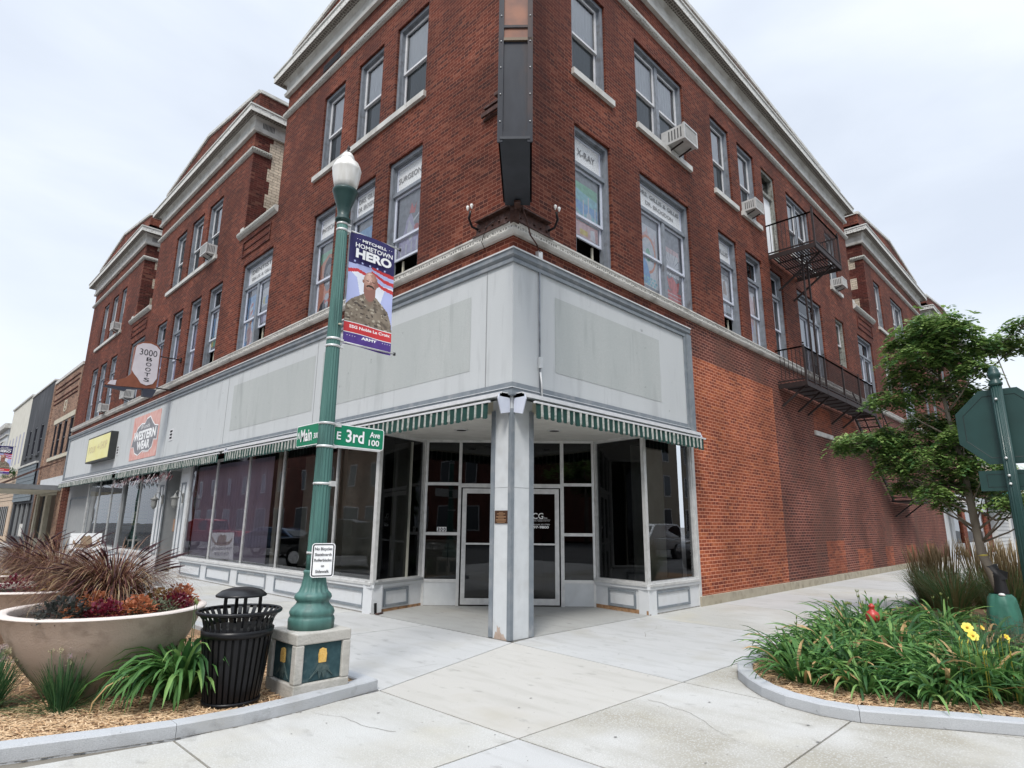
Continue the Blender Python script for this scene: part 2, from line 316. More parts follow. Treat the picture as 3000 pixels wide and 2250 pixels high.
def text(mb, body, o, r, u, h, m, width=None, bold=0., align='L', shear=0, ext=.003):
    cu = bpy.data.curves.new("t", 'FONT'); cu.body = body; cu.size = 1; cu.offset = bold; cu.shear = shear; cu.resolution_u = 3
    ob = bpy.data.objects.new("t", cu); COL.objects.link(ob); dg = bpy.context.evaluated_depsgraph_get(); me = bpy.data.meshes.new_from_object(ob.evaluated_get(dg))
    xs = [v.co.x for v in me.vertices]; x0, x1 = min(xs), max(xs); cap = .73
    k = h/cap; kx = (width/(x1-x0)) if width else k
    off = {'L': 0, 'C': -(x1-x0)*kx/2, 'R': -(x1-x0)*kx}[align]
    r, u, o = Vector(r).normalized(), Vector(u).normalized(), Vector(o); nn = r.cross(u)
    vs = [o+r*((v.co.x-x0)*kx+off)+u*(v.co.y*k)+nn*ext for v in me.vertices]
    mb.mesh(vs, [tuple(p.vertices) for p in me.polygons], m)
    bpy.data.objects.remove(ob); bpy.data.curves.remove(cu); bpy.data.meshes.remove(me)
FR = {'L': (Vector((0, -1, 0)), Vector((-1, 0, 0))), 'R': (Vector((1, 0, 0)), Vector((0, -1, 0)))}
# ================================================================== THE CORNER BUILDING
B = thing("corner_building", "three storey red brick corner building with white cornices and grey sign band", "building", (0, 0, 0))
b0 = Vector((0, 0, 0))
ZU, ZC = 10.25, 14.0
L2 = [(2.6, 3.79), (4.3, 5.39), (6.0, 7.08), (9.4, 11.45), (13.05, 14.22), (14.93, 16.0), (16.76, 17.85), (18.57, 19.75), (21.4, 23.5), (25.7, 26.9), (27.55, 28.85), (29.32, 30.6)]
L3 = [(2.6, 3.75), (4.3, 5.38), (6.02, 7.07), (14.0, 15.28), (15.79, 17.05), (17.63, 18.8), (25.9, 26.8), (27.42, 28.47), (29.21, 30.3)]
R2 = [(1.64, 2.8), (3.9, 6.06), (7.6, 8.68), (9.25, 10.35), (10.95, 11.9), (13.1, 15.4), (19.6, 21.65), (26.3, 28.6), (31.3, 32.2), (33.2, 34.3), (36.4, 38.4)]
R2s = [(16.88, 17.9), (23.45, 24.5)]
R3 = [(1.6, 2.75), (3.9, 6.1), (7.6, 8.72), (9.27, 10.42), (13.0, 15.1), (16.85, 17.95), (23.33, 24.45), (26.25, 28.65), (30.6, 31.7), (37.3, 38.4), (40.2, 42.4)]
DOOR3 = (10.97, 12.0, 9.55, 12.55)
hL = [(a, b, 6.35, 9.13) for a, b in L2]+[(a, b, 10.3, 12.57) for a, b in L3]
hR = [(a, b, 6.35, 9.13) for a, b in R2]+[(a, b, 7.3, 9.12) for a, b in R2s]+[(a, b, 10.3, 12.57) for a, b in R3]+[DOOR3]
hR = [h for h in hR if h[:2] not in ((16.88, 17.9),)]+[(16.88, 17.9, 7.3, 9.12)]
YE, XE = 33.0, 47.2
LB = [(0, 9.4), (11.75, 21.2), (23.5, 33.0)]; RB = [(0, 19.58), (22.1, 33.4), (35.8, XE)]
w = MB()
facade(w, 'L', 0, YE, 5.8, ZU, hL, BR); facade(w, 'R', 0, 5.55, 5.8, 6.17, [], BR)
facade(w, 'R', 0, XE, 6.17, ZU, hR, BR)
for a, b in LB: facade(w, 'L', a, b, ZU, ZC+.9, hL, BR)
for a, b in RB: facade(w, 'R', a, b, ZU, ZC+.9, hR, BR)
facade(w, 'R', 5.55, 10.3, .19, 5.32, [], BR_O); facade(w, 'R', 5.55, 10.3, 5.32, 6.17, [], BR_B); facade(w, 'R', 10.3, 31.5, .19, 6.17, [], BR_B)
facade(w, 'R', 31.5, XE, 3.5, 6.17, [], BR_B)
w.face([(0, YE, 0), (9, YE, 0), (9, YE, 14.9), (0, YE, 14.9)], BR_B); w.face([(XE, 0, 0), (XE, 9, 0), (XE, 9, 14.9), (XE, 0, 14.9)], BR_B)
for (y0, y1) in ((9.4, 11.75), (21.2, 23.5)):        # light wells on the Main side
    w.face([(0, y1, ZU), (1, y1, ZU), (1, y1, 14.9), (0, y1, 14.9)], BR_D); w.face([(1, y1, ZU), (7, y1, ZU), (7, y1, 14.9), (1, y1, 14.9)], BR_C)
    w.face([(0, y0, ZU), (7, y0, ZU), (7, y0, 14.9), (0, y0, 14.9)], BR); w.face([(7, y0, ZU), (7, y1, ZU), (7, y1, 14.9), (7, y0, 14.9)], BR_C)
    w.face([(0, y0, ZU), (7, y0, ZU), (7, y1, ZU), (0, y1, ZU)], SOIL)
for (x0, x1) in ((19.58, 22.1), (33.4, 35.8)):
    w.face([(x1, 0, ZU), (x1, 1.2, ZU), (x1, 1.2, 14.9), (x1, 0, 14.9)], BR_D); w.face([(x1, 1.2, ZU), (x1, 7, ZU), (x1, 7, 14.9), (x1, 1.2, 14.9)], BR_C)
    w.face([(x0, 0, ZU), (x0, 7, ZU), (x0, 7, 14.9), (x0, 0, 14.9)], BR); w.face([(x0, 7, ZU), (x1, 7, ZU), (x1, 7, 14.9), (x0, 7, 14.9)], BR_C)
    w.face([(x0, 0, ZU), (x1, 0, ZU), (x1, 7, ZU), (x0, 7, ZU)], SOIL)
w.build("wall", B)
r = MB(); r.face([(7.2, 7.2, 14.6), (XE, 7.2, 14.6), (XE, YE, 14.6), (7.2, YE, 14.6)], SOIL)
for a, b in LB: r.box((.3, a+.3, 14.3), (7.2, b-.02, 14.5), SOIL)
for a, b in RB[1:]: r.box((a+.3, .3, 14.3), (b-.3, 7.2, 14.5), SOIL)
r.box((7.2, .3, 14.3), (19.3, 7.2, 14.5), SOIL)
r.build("roof", B)
# toothed quoins in the light wells
for y1 in (11.75, 23.5):
    q = MB(); z = 10.5; k = 0
    while z < 13.8:
        if y1 < 12: q.box((.52, y1-.004, z), (.52+(.26 if k % 2 else .1), y1+.02, z+.46), BR_D); q.box((.60+(.0 if k % 2 else -.1), y1-.006, z), (1.02, y1+.02, z+.46), BR_C)
        elif k % 2: q.box((.45, y1-.006, z), (.75, y1+.02, z+.46), BR_C)
        z += .46; k += 1
    q.build("quoins", B)
for x1 in (22.1, 35.8):
    q = MB(); z = 10.9
    while z < 13.4: q.box((x1-.006, .35, z), (x1+.02, .62, z+.5), BR_C); z += .95
    q.build("quoins", B)
# cornices, rope mouldings, parapets
PRO = [(0, 13.9), (.10, 13.9), (.12, 13.99), (.07, 14.03), (.07, 14.30), (.12, 14.36), (.17, 14.365), (.345, 14.37), (.36, 14.365), (.36, 14.55), (.39, 14.56), (.39, 14.61), (0, 14.66)]
PM = [STONE, STONE, STONE, STONE, STONE, STONE, SOFF, STONE, FASC, STONE, STONE, STONE]
def ring(a, b, side):
    if side == 'C': return [(.9, 9.4), (0, 9.4), (0, 0), (19.58, 0), (19.58, .9)]
    if side == 'L': return [(.9, b), (0, b), (0, a), (3.2, a)]
    return [(a, 3.2), (a, 0), (b, 0), (b, .9)]
blocks = [(0, 0, 'C')]+[(a, b, 'L') for a, b in LB[1:]]+[(a, b, 'R') for a, b in RB[1:]]
for a, b, s in blocks:
    m = MB(); sweep(m, ring(a, b, s), PRO, PM)
    # fluted blocks on the frieze at the light well corners
    if s == 'L':
        for k in range(9): m.box((.18+k*.045, a-.085, 14.08), (.195+k*.045, a-.07, 14.28), INK)
    m.build("cornice", B)
    m = MB(); sweep(m, ring(a, b, s) if s == 'C' else ([(.5, b), (0, b), (0, a), (.56, a)] if s == 'L' else [(a, .5), (a, 0), (b, 0), (b, .5)]), [(0, 13.16), (.05, 13.17), (.09, 13.22), (.10, 13.27), (.08, 13.32), (.0, 13.34)], [STONE, ROPE, ROPE, ROPE, STONE]); m.build("string_moulding", B)
def gable(side, a, b, pk=16.0, en=15.36):
    m = MB(); mid = (a+b)/2; A_ = [P(side, a, 14.5, 0), P(side, b, 14.5, 0), P(side, b, en, 0), P(side, mid, pk, 0), P(side, a, en, 0)]
    nn = FR[side][1]; m.slab(A_, -nn*.32, BR)
    m.build("parapet", B)
    c = MB(); n_ = 26
    for i in range(n_):
        t0, t1 = i/n_, (i+1)/n_
        f = lambda t: en+(pk-en)*(1-abs(2*t-1))
        u0, u1 = a+(b-a)*t0, a+(b-a)*t1; g = .012
        c.slab([P(side, u0+g, f(t0), .06), P(side, u1-g, f(t1), .06), P(side, u1-g, f(t1)+.12, .06), P(side, u0+g, f(t0)+.12, .06)], -nn*.44, STONE)
    c.build("coping", B)
gable('L', 0, 9.4, 15.8); gable('L', 11.75, 21.2); gable('L', 23.5, 33.0); gable('R', 0, 19.58, 15.52, 15.30); gable('R', 22.1, 33.4); gable('R', 35.8, XE)
for (y1, e) in ((11.75, 2.6), (23.5, 2.6)):
    m = MB(); m.box((.33, y1, 14.5), (e, y1+.3, 15.35), BR_D if y1 < 12 else BR); m.box((.0, y1-.05, 15.36), (e+.4, y1+.3, 15.47), STONE); m.build("parapet_return", B)
for x1 in (22.1, 35.8):
    m = MB(); m.box((x1, .33, 14.5), (x1+.3, 2.6, 15.35), BR); m.box((x1-.05, 0, 15.36), (x1+.3, 3, 15.47), STONE); m.build("parapet_return", B)
# belt course under the second floor windows
m = MB(); sweep(m, [(0, YE), (0, 0), (XE, 0)], [(0, 6.16), (.06, 6.165), (.09, 6.20), (.10, 6.225), (.10, 6.30), (.115, 6.315), (.115, 6.345), (0, 6.35)], [STONE_S, STONE_S, STONE_S, DENT, STONE_S, STONE_S, STONE]); m.build("belt_course", B)
for s, l in (('L', [(2.56, 7.3), (13.9, 19.14), (25.72, 30.8)]), ('R', [(1.57, 2.96), (3.84, 6.28), (7.55, 8.95), (9.2, 10.55), (12.9, 15.4), (16.76, 18.1), (23.2, 24.7), (26.1, 28.8), (30.4, 31.9), (37.1, 38.6), (40, 42.6)])):
    for a, b in l:
        m = MB(); n_ = max(1, round((b-a)/.62))
        for i in range(n_): fbox(m, s, a+(b-a)*i/n_+.004, a+(b-a)*(i+1)/n_-.004, 10.165, 10.3, -.18, .07, STONE)
        m.build("sill", B)
# ledges and sunk panels below the light wells
for s, a, b in (('L', 9.35, 12.0), ('L', 21.1, 24.05), ('R', 19.5, 22.3), ('R', 33.2, 36.0)):
    m = MB()
    pth = [(0, b), (0, a)] if s == 'L' else [(a, 0), (b, 0)]
    sweep(m, pth, [(0, 10.14), (.07, 10.16), (.12, 10.22), (.13, 10.28), (.10, 10.34), (-.25, 10.36)], [STONE, ROPE, ROPE, ROPE, STONE])
    e = b-.22 if s == 'L' else a+.0
    fbox(m, s, e, e+.22, 10.34, 10.52, -.22, .03, STONE); m.build("ledge", B)
    m = MB(); c_, d_ = (a+.35, b-.35)
    for z in (9.42, 9.92): fbox(m, s, c_, d_, z, z+.05, 0, .03, BR_D)
    for u in (c_, d_-.06): fbox(m, s, u, u+.06, 9.47, 9.92, 0, .029, BR_D)
    for u in (c_+.12, ): fbox(m, s, u, d_-.12, 9.66, 9.70, 0, .02, BR_D)
    m.build("sunk_panel", B)
m = MB(); fbox(m, 'L', 6.3, 7.35, 13.45, 13.72, -.02, .012, BR_D)
for k in range(4): fbox(m, 'L', 6.38, 7.28, 13.49+k*.055, 13.515+k*.055, .012, .03, INK)
m.build("wall_vent", B)
# interior backing seen through the windows
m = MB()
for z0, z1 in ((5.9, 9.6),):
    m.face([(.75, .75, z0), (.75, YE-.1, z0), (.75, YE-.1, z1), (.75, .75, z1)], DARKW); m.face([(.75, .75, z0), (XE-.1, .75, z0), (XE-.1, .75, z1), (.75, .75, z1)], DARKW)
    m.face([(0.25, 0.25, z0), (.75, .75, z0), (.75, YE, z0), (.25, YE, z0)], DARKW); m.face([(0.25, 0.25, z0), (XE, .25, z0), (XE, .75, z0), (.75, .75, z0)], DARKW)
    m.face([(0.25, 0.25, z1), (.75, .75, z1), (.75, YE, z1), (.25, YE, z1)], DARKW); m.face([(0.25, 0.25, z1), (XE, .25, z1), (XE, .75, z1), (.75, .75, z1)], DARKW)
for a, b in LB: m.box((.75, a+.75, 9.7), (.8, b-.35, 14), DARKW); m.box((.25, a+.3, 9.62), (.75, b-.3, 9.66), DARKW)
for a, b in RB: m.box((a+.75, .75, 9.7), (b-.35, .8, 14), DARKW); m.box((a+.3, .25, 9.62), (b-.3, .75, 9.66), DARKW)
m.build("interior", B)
# ---- windows
def paint(n, c): c = tuple(min(.9, v*.98+.13) for v in c) if n != "charcoal" else c; return M("paint_"+n, c, .8, var=tuple(min(1, v*1.35+.02) for v in c), vs=10)
PG = paint("grey", (.26, .27, .30)); PL_ = paint("lavender", (.50, .46, .60)); PR_ = paint("red", (.60, .12, .11)); PB = paint("blue", (.22, .42, .72)); PO = paint("orange", (.78, .27, .14))
PGR = paint("green", (.24, .52, .36)); PT = paint("teal", (.30, .56, .60)); PW = paint("white", (.72, .72, .76)); PK = paint("charcoal", (.09, .09, .11)); PY = paint("yellow", (.75, .55, .16)); PP = paint("pink", (.68, .46, .46)); PS = paint("pale", (.60, .66, .74)); PBR = paint("brown", (.36, .23, .17))
def circ(x, y, rx, ry, n=18, a0=0): return [(x+rx*math.cos(2*math.pi*k/n+a0), y+ry*math.sin(2*math.pi*k/n+a0)) for k in range(n)]
def rc(a, b, c, d): return [(a, c), (b, c), (b, d), (a, d)]
def mural(mb, side, u0, u1, z0, z1, d, shapes):
    for k, (m, pts) in enumerate(shapes):
        q = [P(side, (u1-x*(u1-u0)) if side == 'L' else (u0+x*(u1-u0)), z0+y*(z1-z0), d+.00012*k) for x, y in pts]
        mb.face(q, m)
TXB = {  # generic painted scenes, one per window
 'robe': [(PG, rc(0, 1, 0, 1)), (PL_, [(.05, 0), (.1, .3), (.28, .45), (.35, .66), (.5, .8), (.62, .62), (.7, .4), (.9, .25), (.98, 0)]), (PW, [(.38, .42), (.44, .66), (.58, .5), (.66, .3), (.5, .22)]), (PR_, [(.45, .78), (.52, .98), (.62, .84), (.72, .94), (.66, .74)]), (PR_, circ(.74, .45, .09, .06)), (PW, [(.6, .62), (.98, .78), (.98, .74), (.62, .57)])]+[(PL_ if k % 2 else PW, rc(.16+k*.1, .2+k*.1, 0, .2)) for k in range(7)],
 'sky': [(PB, rc(0, 1, 0, 1)), (PS, circ(.3, .7, .3, .1)), (PS, circ(.7, .4, .25, .09)), (PGR, [(0, 0), (1, 0), (1, .2), (.6, .28), (.2, .2), (0, .26)])],
 'portrait': [(PO, rc(0, 1, 0, 1)), (PGR, [(0, .8), (0, 1), (1, 1), (1, .86), (.5, .94)]), (PK, [(.05, 0), (.2, .14), (.4, .2), (.8, .2), (.98, .1), (1, 0)]), (PW, [(.4, .2), (.56, .02), (.72, .2), (.62, .28), (.46, .28)]), (PK, circ(.54, .62, .3, .25)), (PG, circ(.56, .54, .22, .22)), (PK, circ(.45, .6, .05, .02)), (PK, circ(.65, .6, .05, .02)), (PW, circ(.56, .44, .09, .018)), (PK, [(.36, .76), (.5, .88), (.7, .84), (.76, .7), (.6, .78)]), (PR_, [(.42, .2), (.56, .16), (.7, .2), (.7, .12), (.56, .15), (.42, .12)])],
 'waves': [(PB, rc(0, 1, 0, 1)), (PW, [(.1, .1), (.5, .2), (.55, .5), (.4, .9), (.15, .8)]), (PP, circ(.34, .3, .2, .1)), (PR_, [(.3, .6), (.5, .66), (.5, .72), (.3, .68)]), (PR_, [(.3, .76), (.5, .8), (.48, .86), (.32, .84)]), (PO, [(.3, .4), (.7, .55), (.6, .6), (.35, .48)]), (PP, [(.2, 0), (.8, .08), (.6, .3), (.3, .26)])],
 'lamp': [(PG, rc(0, 1, 0, 1)), (PW, rc(0, .6, .5, 1)), (PY, circ(.24, .66, .12, .1)), (PB, circ(.44, .66, .17, .12)), (PP, rc(.66, 1, .42, .9)), (PL_, rc(.1, .9, .05, .35)), (PS, rc(.3, .36, .08, .3)), (PS, rc(.5, .56, .08, .3)), (PS, rc(.7, .76, .08, .3))],
 'field': [(PB, rc(0, 1, 0, 1)), (PS, rc(.2, 1, .4, 1)), (PGR, rc(0, 1, 0, .38)), (PY, rc(.02, .2, .02, .36)), (PG, rc(0, 1, 0, .08)), (PW, circ(.6, .75, .2, .1))],
 'pale': [(PS, rc(0, 1, 0, 1)), (PL_, rc(0, .35, 0, 1)), (PW, circ(.6, .7, .3, .2)), (PT, circ(.5, .3, .25, .12)), (PP, circ(.7, .45, .15, .1)), (PG, rc(0, 1, 0, .06))],
 'lilac': [(PL_, rc(0, 1, 0, 1)), (PW, circ(.5, .75, .35, .14)), (PB, [(.2, .5), (.5, .7), (.6, .45), (.4, .3)]), (PO, circ(.6, .2, .2, .05)), (PW, [(.5, 0), (.62, .3), (.5, .4)])],
 'wood': [(PP, rc(0, 1, 0, .3)), (PT, rc(0, 1, .28, 1)), (PGR, [(0, .9), (0, 1), (1, 1), (1, .8), (.4, .84)]), (PB, [(0, .45), (.2, .5), (.4, .42), (.7, .5), (1, .44), (1, .62), (0, .66)])]+[(PW, rc(x, x+.05, .34, y)) for x, y in ((.12, .86), (.42, .7), (.62, .8), (.88, .66))]+[(PW, circ(.66, .42, .1, .1)), (PW, circ(.2, .36, .1, .06)), (PY, rc(.3, .6, .04, .14)), (PW, [(.7, .02), (.9, 0), (.86, .22), (.7, .2)])],
 'dial': [(PW, rc(0, 1, 0, 1)), (PP, [(.0, .82), (.1, .98), (.2, .82), (.45, .9), (.5, .98), (.56, .86), (.85, .8), (.9, .95), (.95, .5), (0, .5)]), (PO, circ(.5, .56, .42, .29)), (PS, circ(.5, .56, .36, .25)), (PGR, circ(.52, .55, .12, .1)), (PB, [(.1, .12), (.05, .36), (.3, .48), (.44, .42), (.58, .26), (.55, .1)]), (PG, rc(0, 1, 0, .08))]+[(PT, circ(.12+.17*i+(.08 if j % 2 else 0), .11+.045*j, .065, .018)) for i in range(5) for j in range(3)],
 'flag': [(PG, rc(0, 1, 0, 1)), (PP, rc(.04, .94, .72, .86)), (PW, rc(.1, .9, .42, .78))]+[(PG, [(.5, .52), (.5+.45*math.cos(a), .6+.25*math.sin(a)), (.5+.45*math.cos(a+.06), .6+.25*math.sin(a+.06))]) for a in [k*.45 for k in range(14)]]+[(PR_, [(.16, .42), (.3, .36), (.5, .42), (.72, .34), (.9, .38), (.8, .2), (.5, .17), (.3, .22)]), (PR_, rc(.04, .96, .03, .19)), (PP, rc(.04, .96, .13, .15)), (PP, rc(.04, .96, .07, .09))],
 'figure': [(PW, rc(0, 1, 0, 1)), (PT, [(.05, .5), (.0, .95), (.3, 1), (.45, .7), (.35, .5)]), (PBR, [(.5, .5), (.5, .8), (.7, .86), (.8, .5)]), (PO, rc(.05, .4, .1, .3)), (PS, rc(.45, .95, .08, .44)), (PG, rc(0, 1, 0, .06))],
 'rose': [(PW, rc(0, 1, 0, 1)), (PP, [(.2, .3), (.7, .36), (.9, .8), (.5, .98), (.1, .7)]), (PL_, circ(.4, .3, .25, .14)), (PT, circ(.3, .12, .2, .07)), (PBR, rc(.88, .98, .03, .95))],
}
def frame_box(mb, s, u0, u1, z0, z1, w, d0, d1, m):
    fbox(mb, s, u0, u0+w, z0, z1, d0, d1, m); fbox(mb, s, u1-w, u1, z0, z1, d0, d1, m); fbox(mb, s, u0+w, u1-w, z0, z0+w, d0, d1, m); fbox(mb, s, u0+w, u1-w, z1-w, z1, d0, d1, m)
def window(s, u0, u1, z0, z1, style, arts=(), words=None, opened=(), old=False, label=None, curt=True):
    global DOFF
    DOFF = .0; fm = OLDW if old else WFRAME; f = MB(); w = .085
    frame_box(f, s, u0, u1, z0, z1, w, -.24, -.06, fm); frame_box(f, s, u0+w, u1-w, z0+.02, z1-w, .03, -.24, -.13, fm)
    tz = 8.36; dbl = (u1-u0) > 1.6; um = (u0+u1)/2
    cells = [(u0+w+.03, um-.06), (um+.06, u1-w-.03)] if dbl else [(u0+w+.03, u1-w-.03)]
    if dbl: fbox(f, s, um-.06, um+.06, z0+w, (tz if style == 'tr' else z1-w), -.24, -.10, fm)
    if style == 'tr': fbox(f, s, u0+w, u1-w, tz-.03, tz+.05, -.24, -.09, fm)
    o = f.build("window", B)
    if label: o['label'] = label
    if s == 'L': cells = cells[::-1]        # left cell first, as seen from the street
    wm = WSASHB if style == 'tr' else WSASH
    sa, pa, cu_ = MB(), MB(), MB(); extra = None
    if style == 'tr':
        a, b = u0+w+.03, u1-w-.03; frame_box(sa, s, a, b, tz+.05, z1-w-.03, .035, -.20, -.165, wm)
        fquad(pa, s, a+.035, b-.035, tz+.085, z1-w-.065, -.185, FROST if words else GLS)
        if words:
            lt = MB(); rr, nn = FR[s]
            for k, (tx, hh, fw_) in enumerate(words):
                zc = 8.80-k*.2 if len(words) > 1 else 8.66
                text(lt, tx, P(s, (a+b)/2, zc, -.178), rr, (0, 0, 1), hh, M("faded_letters", (.20, .20, .21), .8), width=fw_*(b-a), align='C', bold=.012)
            lt.build("lettering", o)
    for k, (a, b) in enumerate(cells):
        top = (tz-.03) if style == 'tr' else z1-w-.03; bot = z0+w+.02; mid = (7.33 if style == 'tr' else bot+(top-bot)*.48)
        op = opened[k] if k < len(opened) else 0
        ub = bot+op
        if style == 'tr': mid = max(mid, ub+.3) if op < .7 else mid
        frame_box(sa, s, a, b, mid-.02, top, .05, -.185, -.145, wm); frame_box(sa, s, a, b, ub, mid+.025, .05, -.225, -.19, wm if not old else OLDW)
        if op: fbox(sa, s, (a+b)/2+.25, (a+b)/2+.30, bot, ub, -.30, -.27, BEIGE)
        fquad(pa, s, a+.05, b-.05, mid+.03, top-.05, -.165, GLM if arts else GLW); fquad(pa, s, a+.05, b-.05, ub+.05, mid-.02, -.208, GLM if arts else GLS)
        if arts:
            art = arts[k % len(arts)]
            hgt = top-.04-(ub+.02); fquad(cu_, s, a, b, ub+.02, top-.02, -.2135, PG); mural(cu_, s, a+.03, b-.08 if s == 'R' else b-.03, ub+.08, top-.22, -.213, TXB[art])
        elif curt:
            n_ = 16; lo = bot+random.choice([0, 0, .1, .5])
            for i in range(n_):
                t0, t1 = a+(b-a)*i/n_, a+(b-a)*(i+1)/n_; dd = .012
                cu_.face([P(s, t0, lo, -.24-dd*(i % 2)), P(s, t1, lo, -.24-dd*((i+1) % 2)), P(s, t1, top, -.24-dd*((i+1) % 2)), P(s, t0, top, -.24-dd*(i % 2))], CURT)
    sa.build("sash", o); pa.build("pane", o)
    if cu_.f: cu_.build("mural" if arts else "curtain", o)
    DOFF = 0.
    return o
m_, t_, b_ = NM("frosted_glass"); t_.links.new(mixc(t_, noise_fac(t_, 60, 2, .35, .6), (.45, .46, .46), (.80, .81, .81)), b_.inputs['Base Color']); b_.inputs['Roughness'].default_value = .3; FROST = m_
G2 = [("DRS. GILLIS & GILLIS", .1, .9), ("DR. BROGDON", .1, .62)]
sp = {0: (('robe',), [("SURGEONS", .13, .92)], (.42,)), 1: (('sky',), [("DRS. GILLIS", .12, .88), ("DR. BROGDON", .12, .9)], ()), 2: (('portrait',), [("PHYSICIANS", .13, .92)], ()),
      3: (('waves', 'lamp'), [("DENTISTS", .13, .8), ("GILLIS & GILLIS", .1, .8)], (0, .5)), 4: (('field',), None, (.5,)), 5: (('pale',), None, ()), 6: (('lilac',), None, ()), 7: (('pale',), None, ())}
for i, (a, b) in enumerate(L2):
    arts, words, op = sp.get(i, ((), None, ())); window('L', a, b, 6.35, 9.13, 'tr', arts, words, op)
for a, b in L3: window('L', a, b, 10.3, 12.57, 'dh')
spR = {0: (('wood',), [("X-RAY", .15, .62)], (.44,)), 1: (('dial', 'flag'), G2, ()), 2: (('figure',), [("GILLIS", .13, .8)], (.45,)), 3: (('rose',), None, ())}
for i, (a, b) in enumerate(R2):
    arts, words, op = spR.get(i, ((), None, ())); window('R', a, b, 6.35, 9.13, 'tr', arts, words, op)
for a, b in R2s: window('R', a, b, 7.3, 9.12, 'dh', old=True, curt=False)
for a, b in R3: window('R', a, b, 10.3, 12.57, 'dh')
# third floor door onto the fire escape
m = MB(); frame_box(m, 'R', *DOOR3, .10, -.24, -.05, OLDW); fbox(m, 'R', 11.07, 11.9, 11.75, 11.85, -.22, -.08, OLDW); o = m.build("fire_door", B)
m = MB(); fbox(m, 'R', 11.07, 11.9, 9.65, 11.75, -.20, -.16, CURT); m.build("door_leaf", o); m = MB(); fquad(m, 'R', 11.07, 11.9, 11.85, 12.45, -.18, GLD); m.build("pane", o)
# bricked up openings and patches on the 3rd Avenue wall
for (a, b, z0, z1, sl_) in [(13.4, 15.05, 4.5, 5.3, 1), (16.35, 17.9, 4.45, 5.3, 0), (13.42, 15.1, .2, 1.18, 0), (16.4, 18.0, .2, .88, 0), (19.8, 20.9, .2, .89, 0), (22.95, 24.55, .2, .89, 0), (26.6, 28.2, .2, .88, 0)]:
    m = MB(); fquad(m, 'R', a, b, z0, z1, .004, BR_P); m.build("bricked_opening", B)
    if sl_: m = MB(); fbox(m, 'R', a-.02, b-.02, z0-.14, z0, 0, .05, STONE_S); m.build("sill", B)
m = MB(); fquad(m, 'R', 15.3, 16.3, 3.4, 4.5, .003, M("efflorescence", (.33, .2, .14), .9, var=(.2, .09, .06), vs=6)) if False else None
m = MB(); xs = [5.46, 10.2, 12.3, 13.9, 15.2, 17.4, 21, 25, 31.5]
for i in range(len(xs)-1): fbox(m, 'R', xs[i]+.006, xs[i+1]-.006, -.1, .19-.004*(i % 3), -.1, .055+.004*(i % 2), FOUND)
m.build("foundation", B)
# thin mortar scars
# ---- sign band
m = MB(); o_ = .05
sweep(m, [(0, 32.95), (0, 0), (5.56, 0)], [(0, 3.50), (.05, 3.50), (.05, 5.80), (0, 5.80)], [PANEL, PANEL, PANEL]); m.build("sign_band", B)
m = MB(); sweep(m, [(0, 33.0), (0, 0), (5.56, 0)], [(.05, 5.655), (.085, 5.66), (.085, 5.72), (.065, 5.73), (.11, 5.775), (.11, 5.85), (.13, 5.86), (.13, 5.885), (0, 5.90)], [TRIM]*6+[M("flashing", (.55, .56, .56), .5), M("flashing", (.55, .56, .56))])
fbox(m, 'R', 5.475, 5.56, 0, 3.5, -.25, .0, DARKW); fbox(m, 'R', 5.458, 5.56, 0, 3.5, .0, .02, ALU); fbox(m, 'R', 5.30, 5.38, 3.62, 5.70, .05, .08, TRIM); fbox(m, 'R', 5.38, 5.56, 3.50, 5.72, .052, .115, TRIM); fbox(m, 'L', 32.75, 32.98, 3.50, 5.72, .052, .1, TRIM)
sweep(m, [(0, 33.0), (0, 0), (5.56, 0)], [(.05, 3.70), (.075, 3.695), (.075, 3.62), (.085, 3.62), (.085, 3.61), (.066, 3.605), (.066, 3.50), (.0, 3.495)], [TRIM, TRIM, WPAINT, WPAINT, TRIM, TRIM, TRIM])
m.build("band_moulding", B)
m = MB()
for a, b in ((.93, 5.9), (6.27, 10.95)): fquad(m, 'L', a, b, 4.03, 5.32, .054, PATCH)
fquad(m, 'R', .96, 4.28, 4.025, 5.34, .054, PATCH); m.build("old_sign_patches", B)['label'] = 'darker worn rectangles where old signs hung on the grey band'  # worn stucco left where the old signs were mounted
m = MB()
fbox(m, 'L', .536, .550, 3.7, 5.66, .05, .058, GPAINT); fbox(m, 'L', 6.17, 6.18, 3.7, 5.66, .05, .057, GPAINT); fbox(m, 'L', 11.35, 11.36, 3.7, 5.66, .05, .057, GPAINT); fbox(m, 'L', 16.6, 16.61, 3.7, 5.66, .05, .057, GPAINT)
m.tube([P('R', .555, 3.62, .075), P('R', .55, 5.66, .075)], .014, WFRAME, 6); m.tube([P('R', .575, 3.55, .10), P('R', .57, 3.75, .10), P('R', .55, 3.95, .09)], .016, ALU, 6); fbox(m, 'R', .53, .585, 4.02, 4.2, .06, .11, WPAINT)
m.build("joint_strip", B)
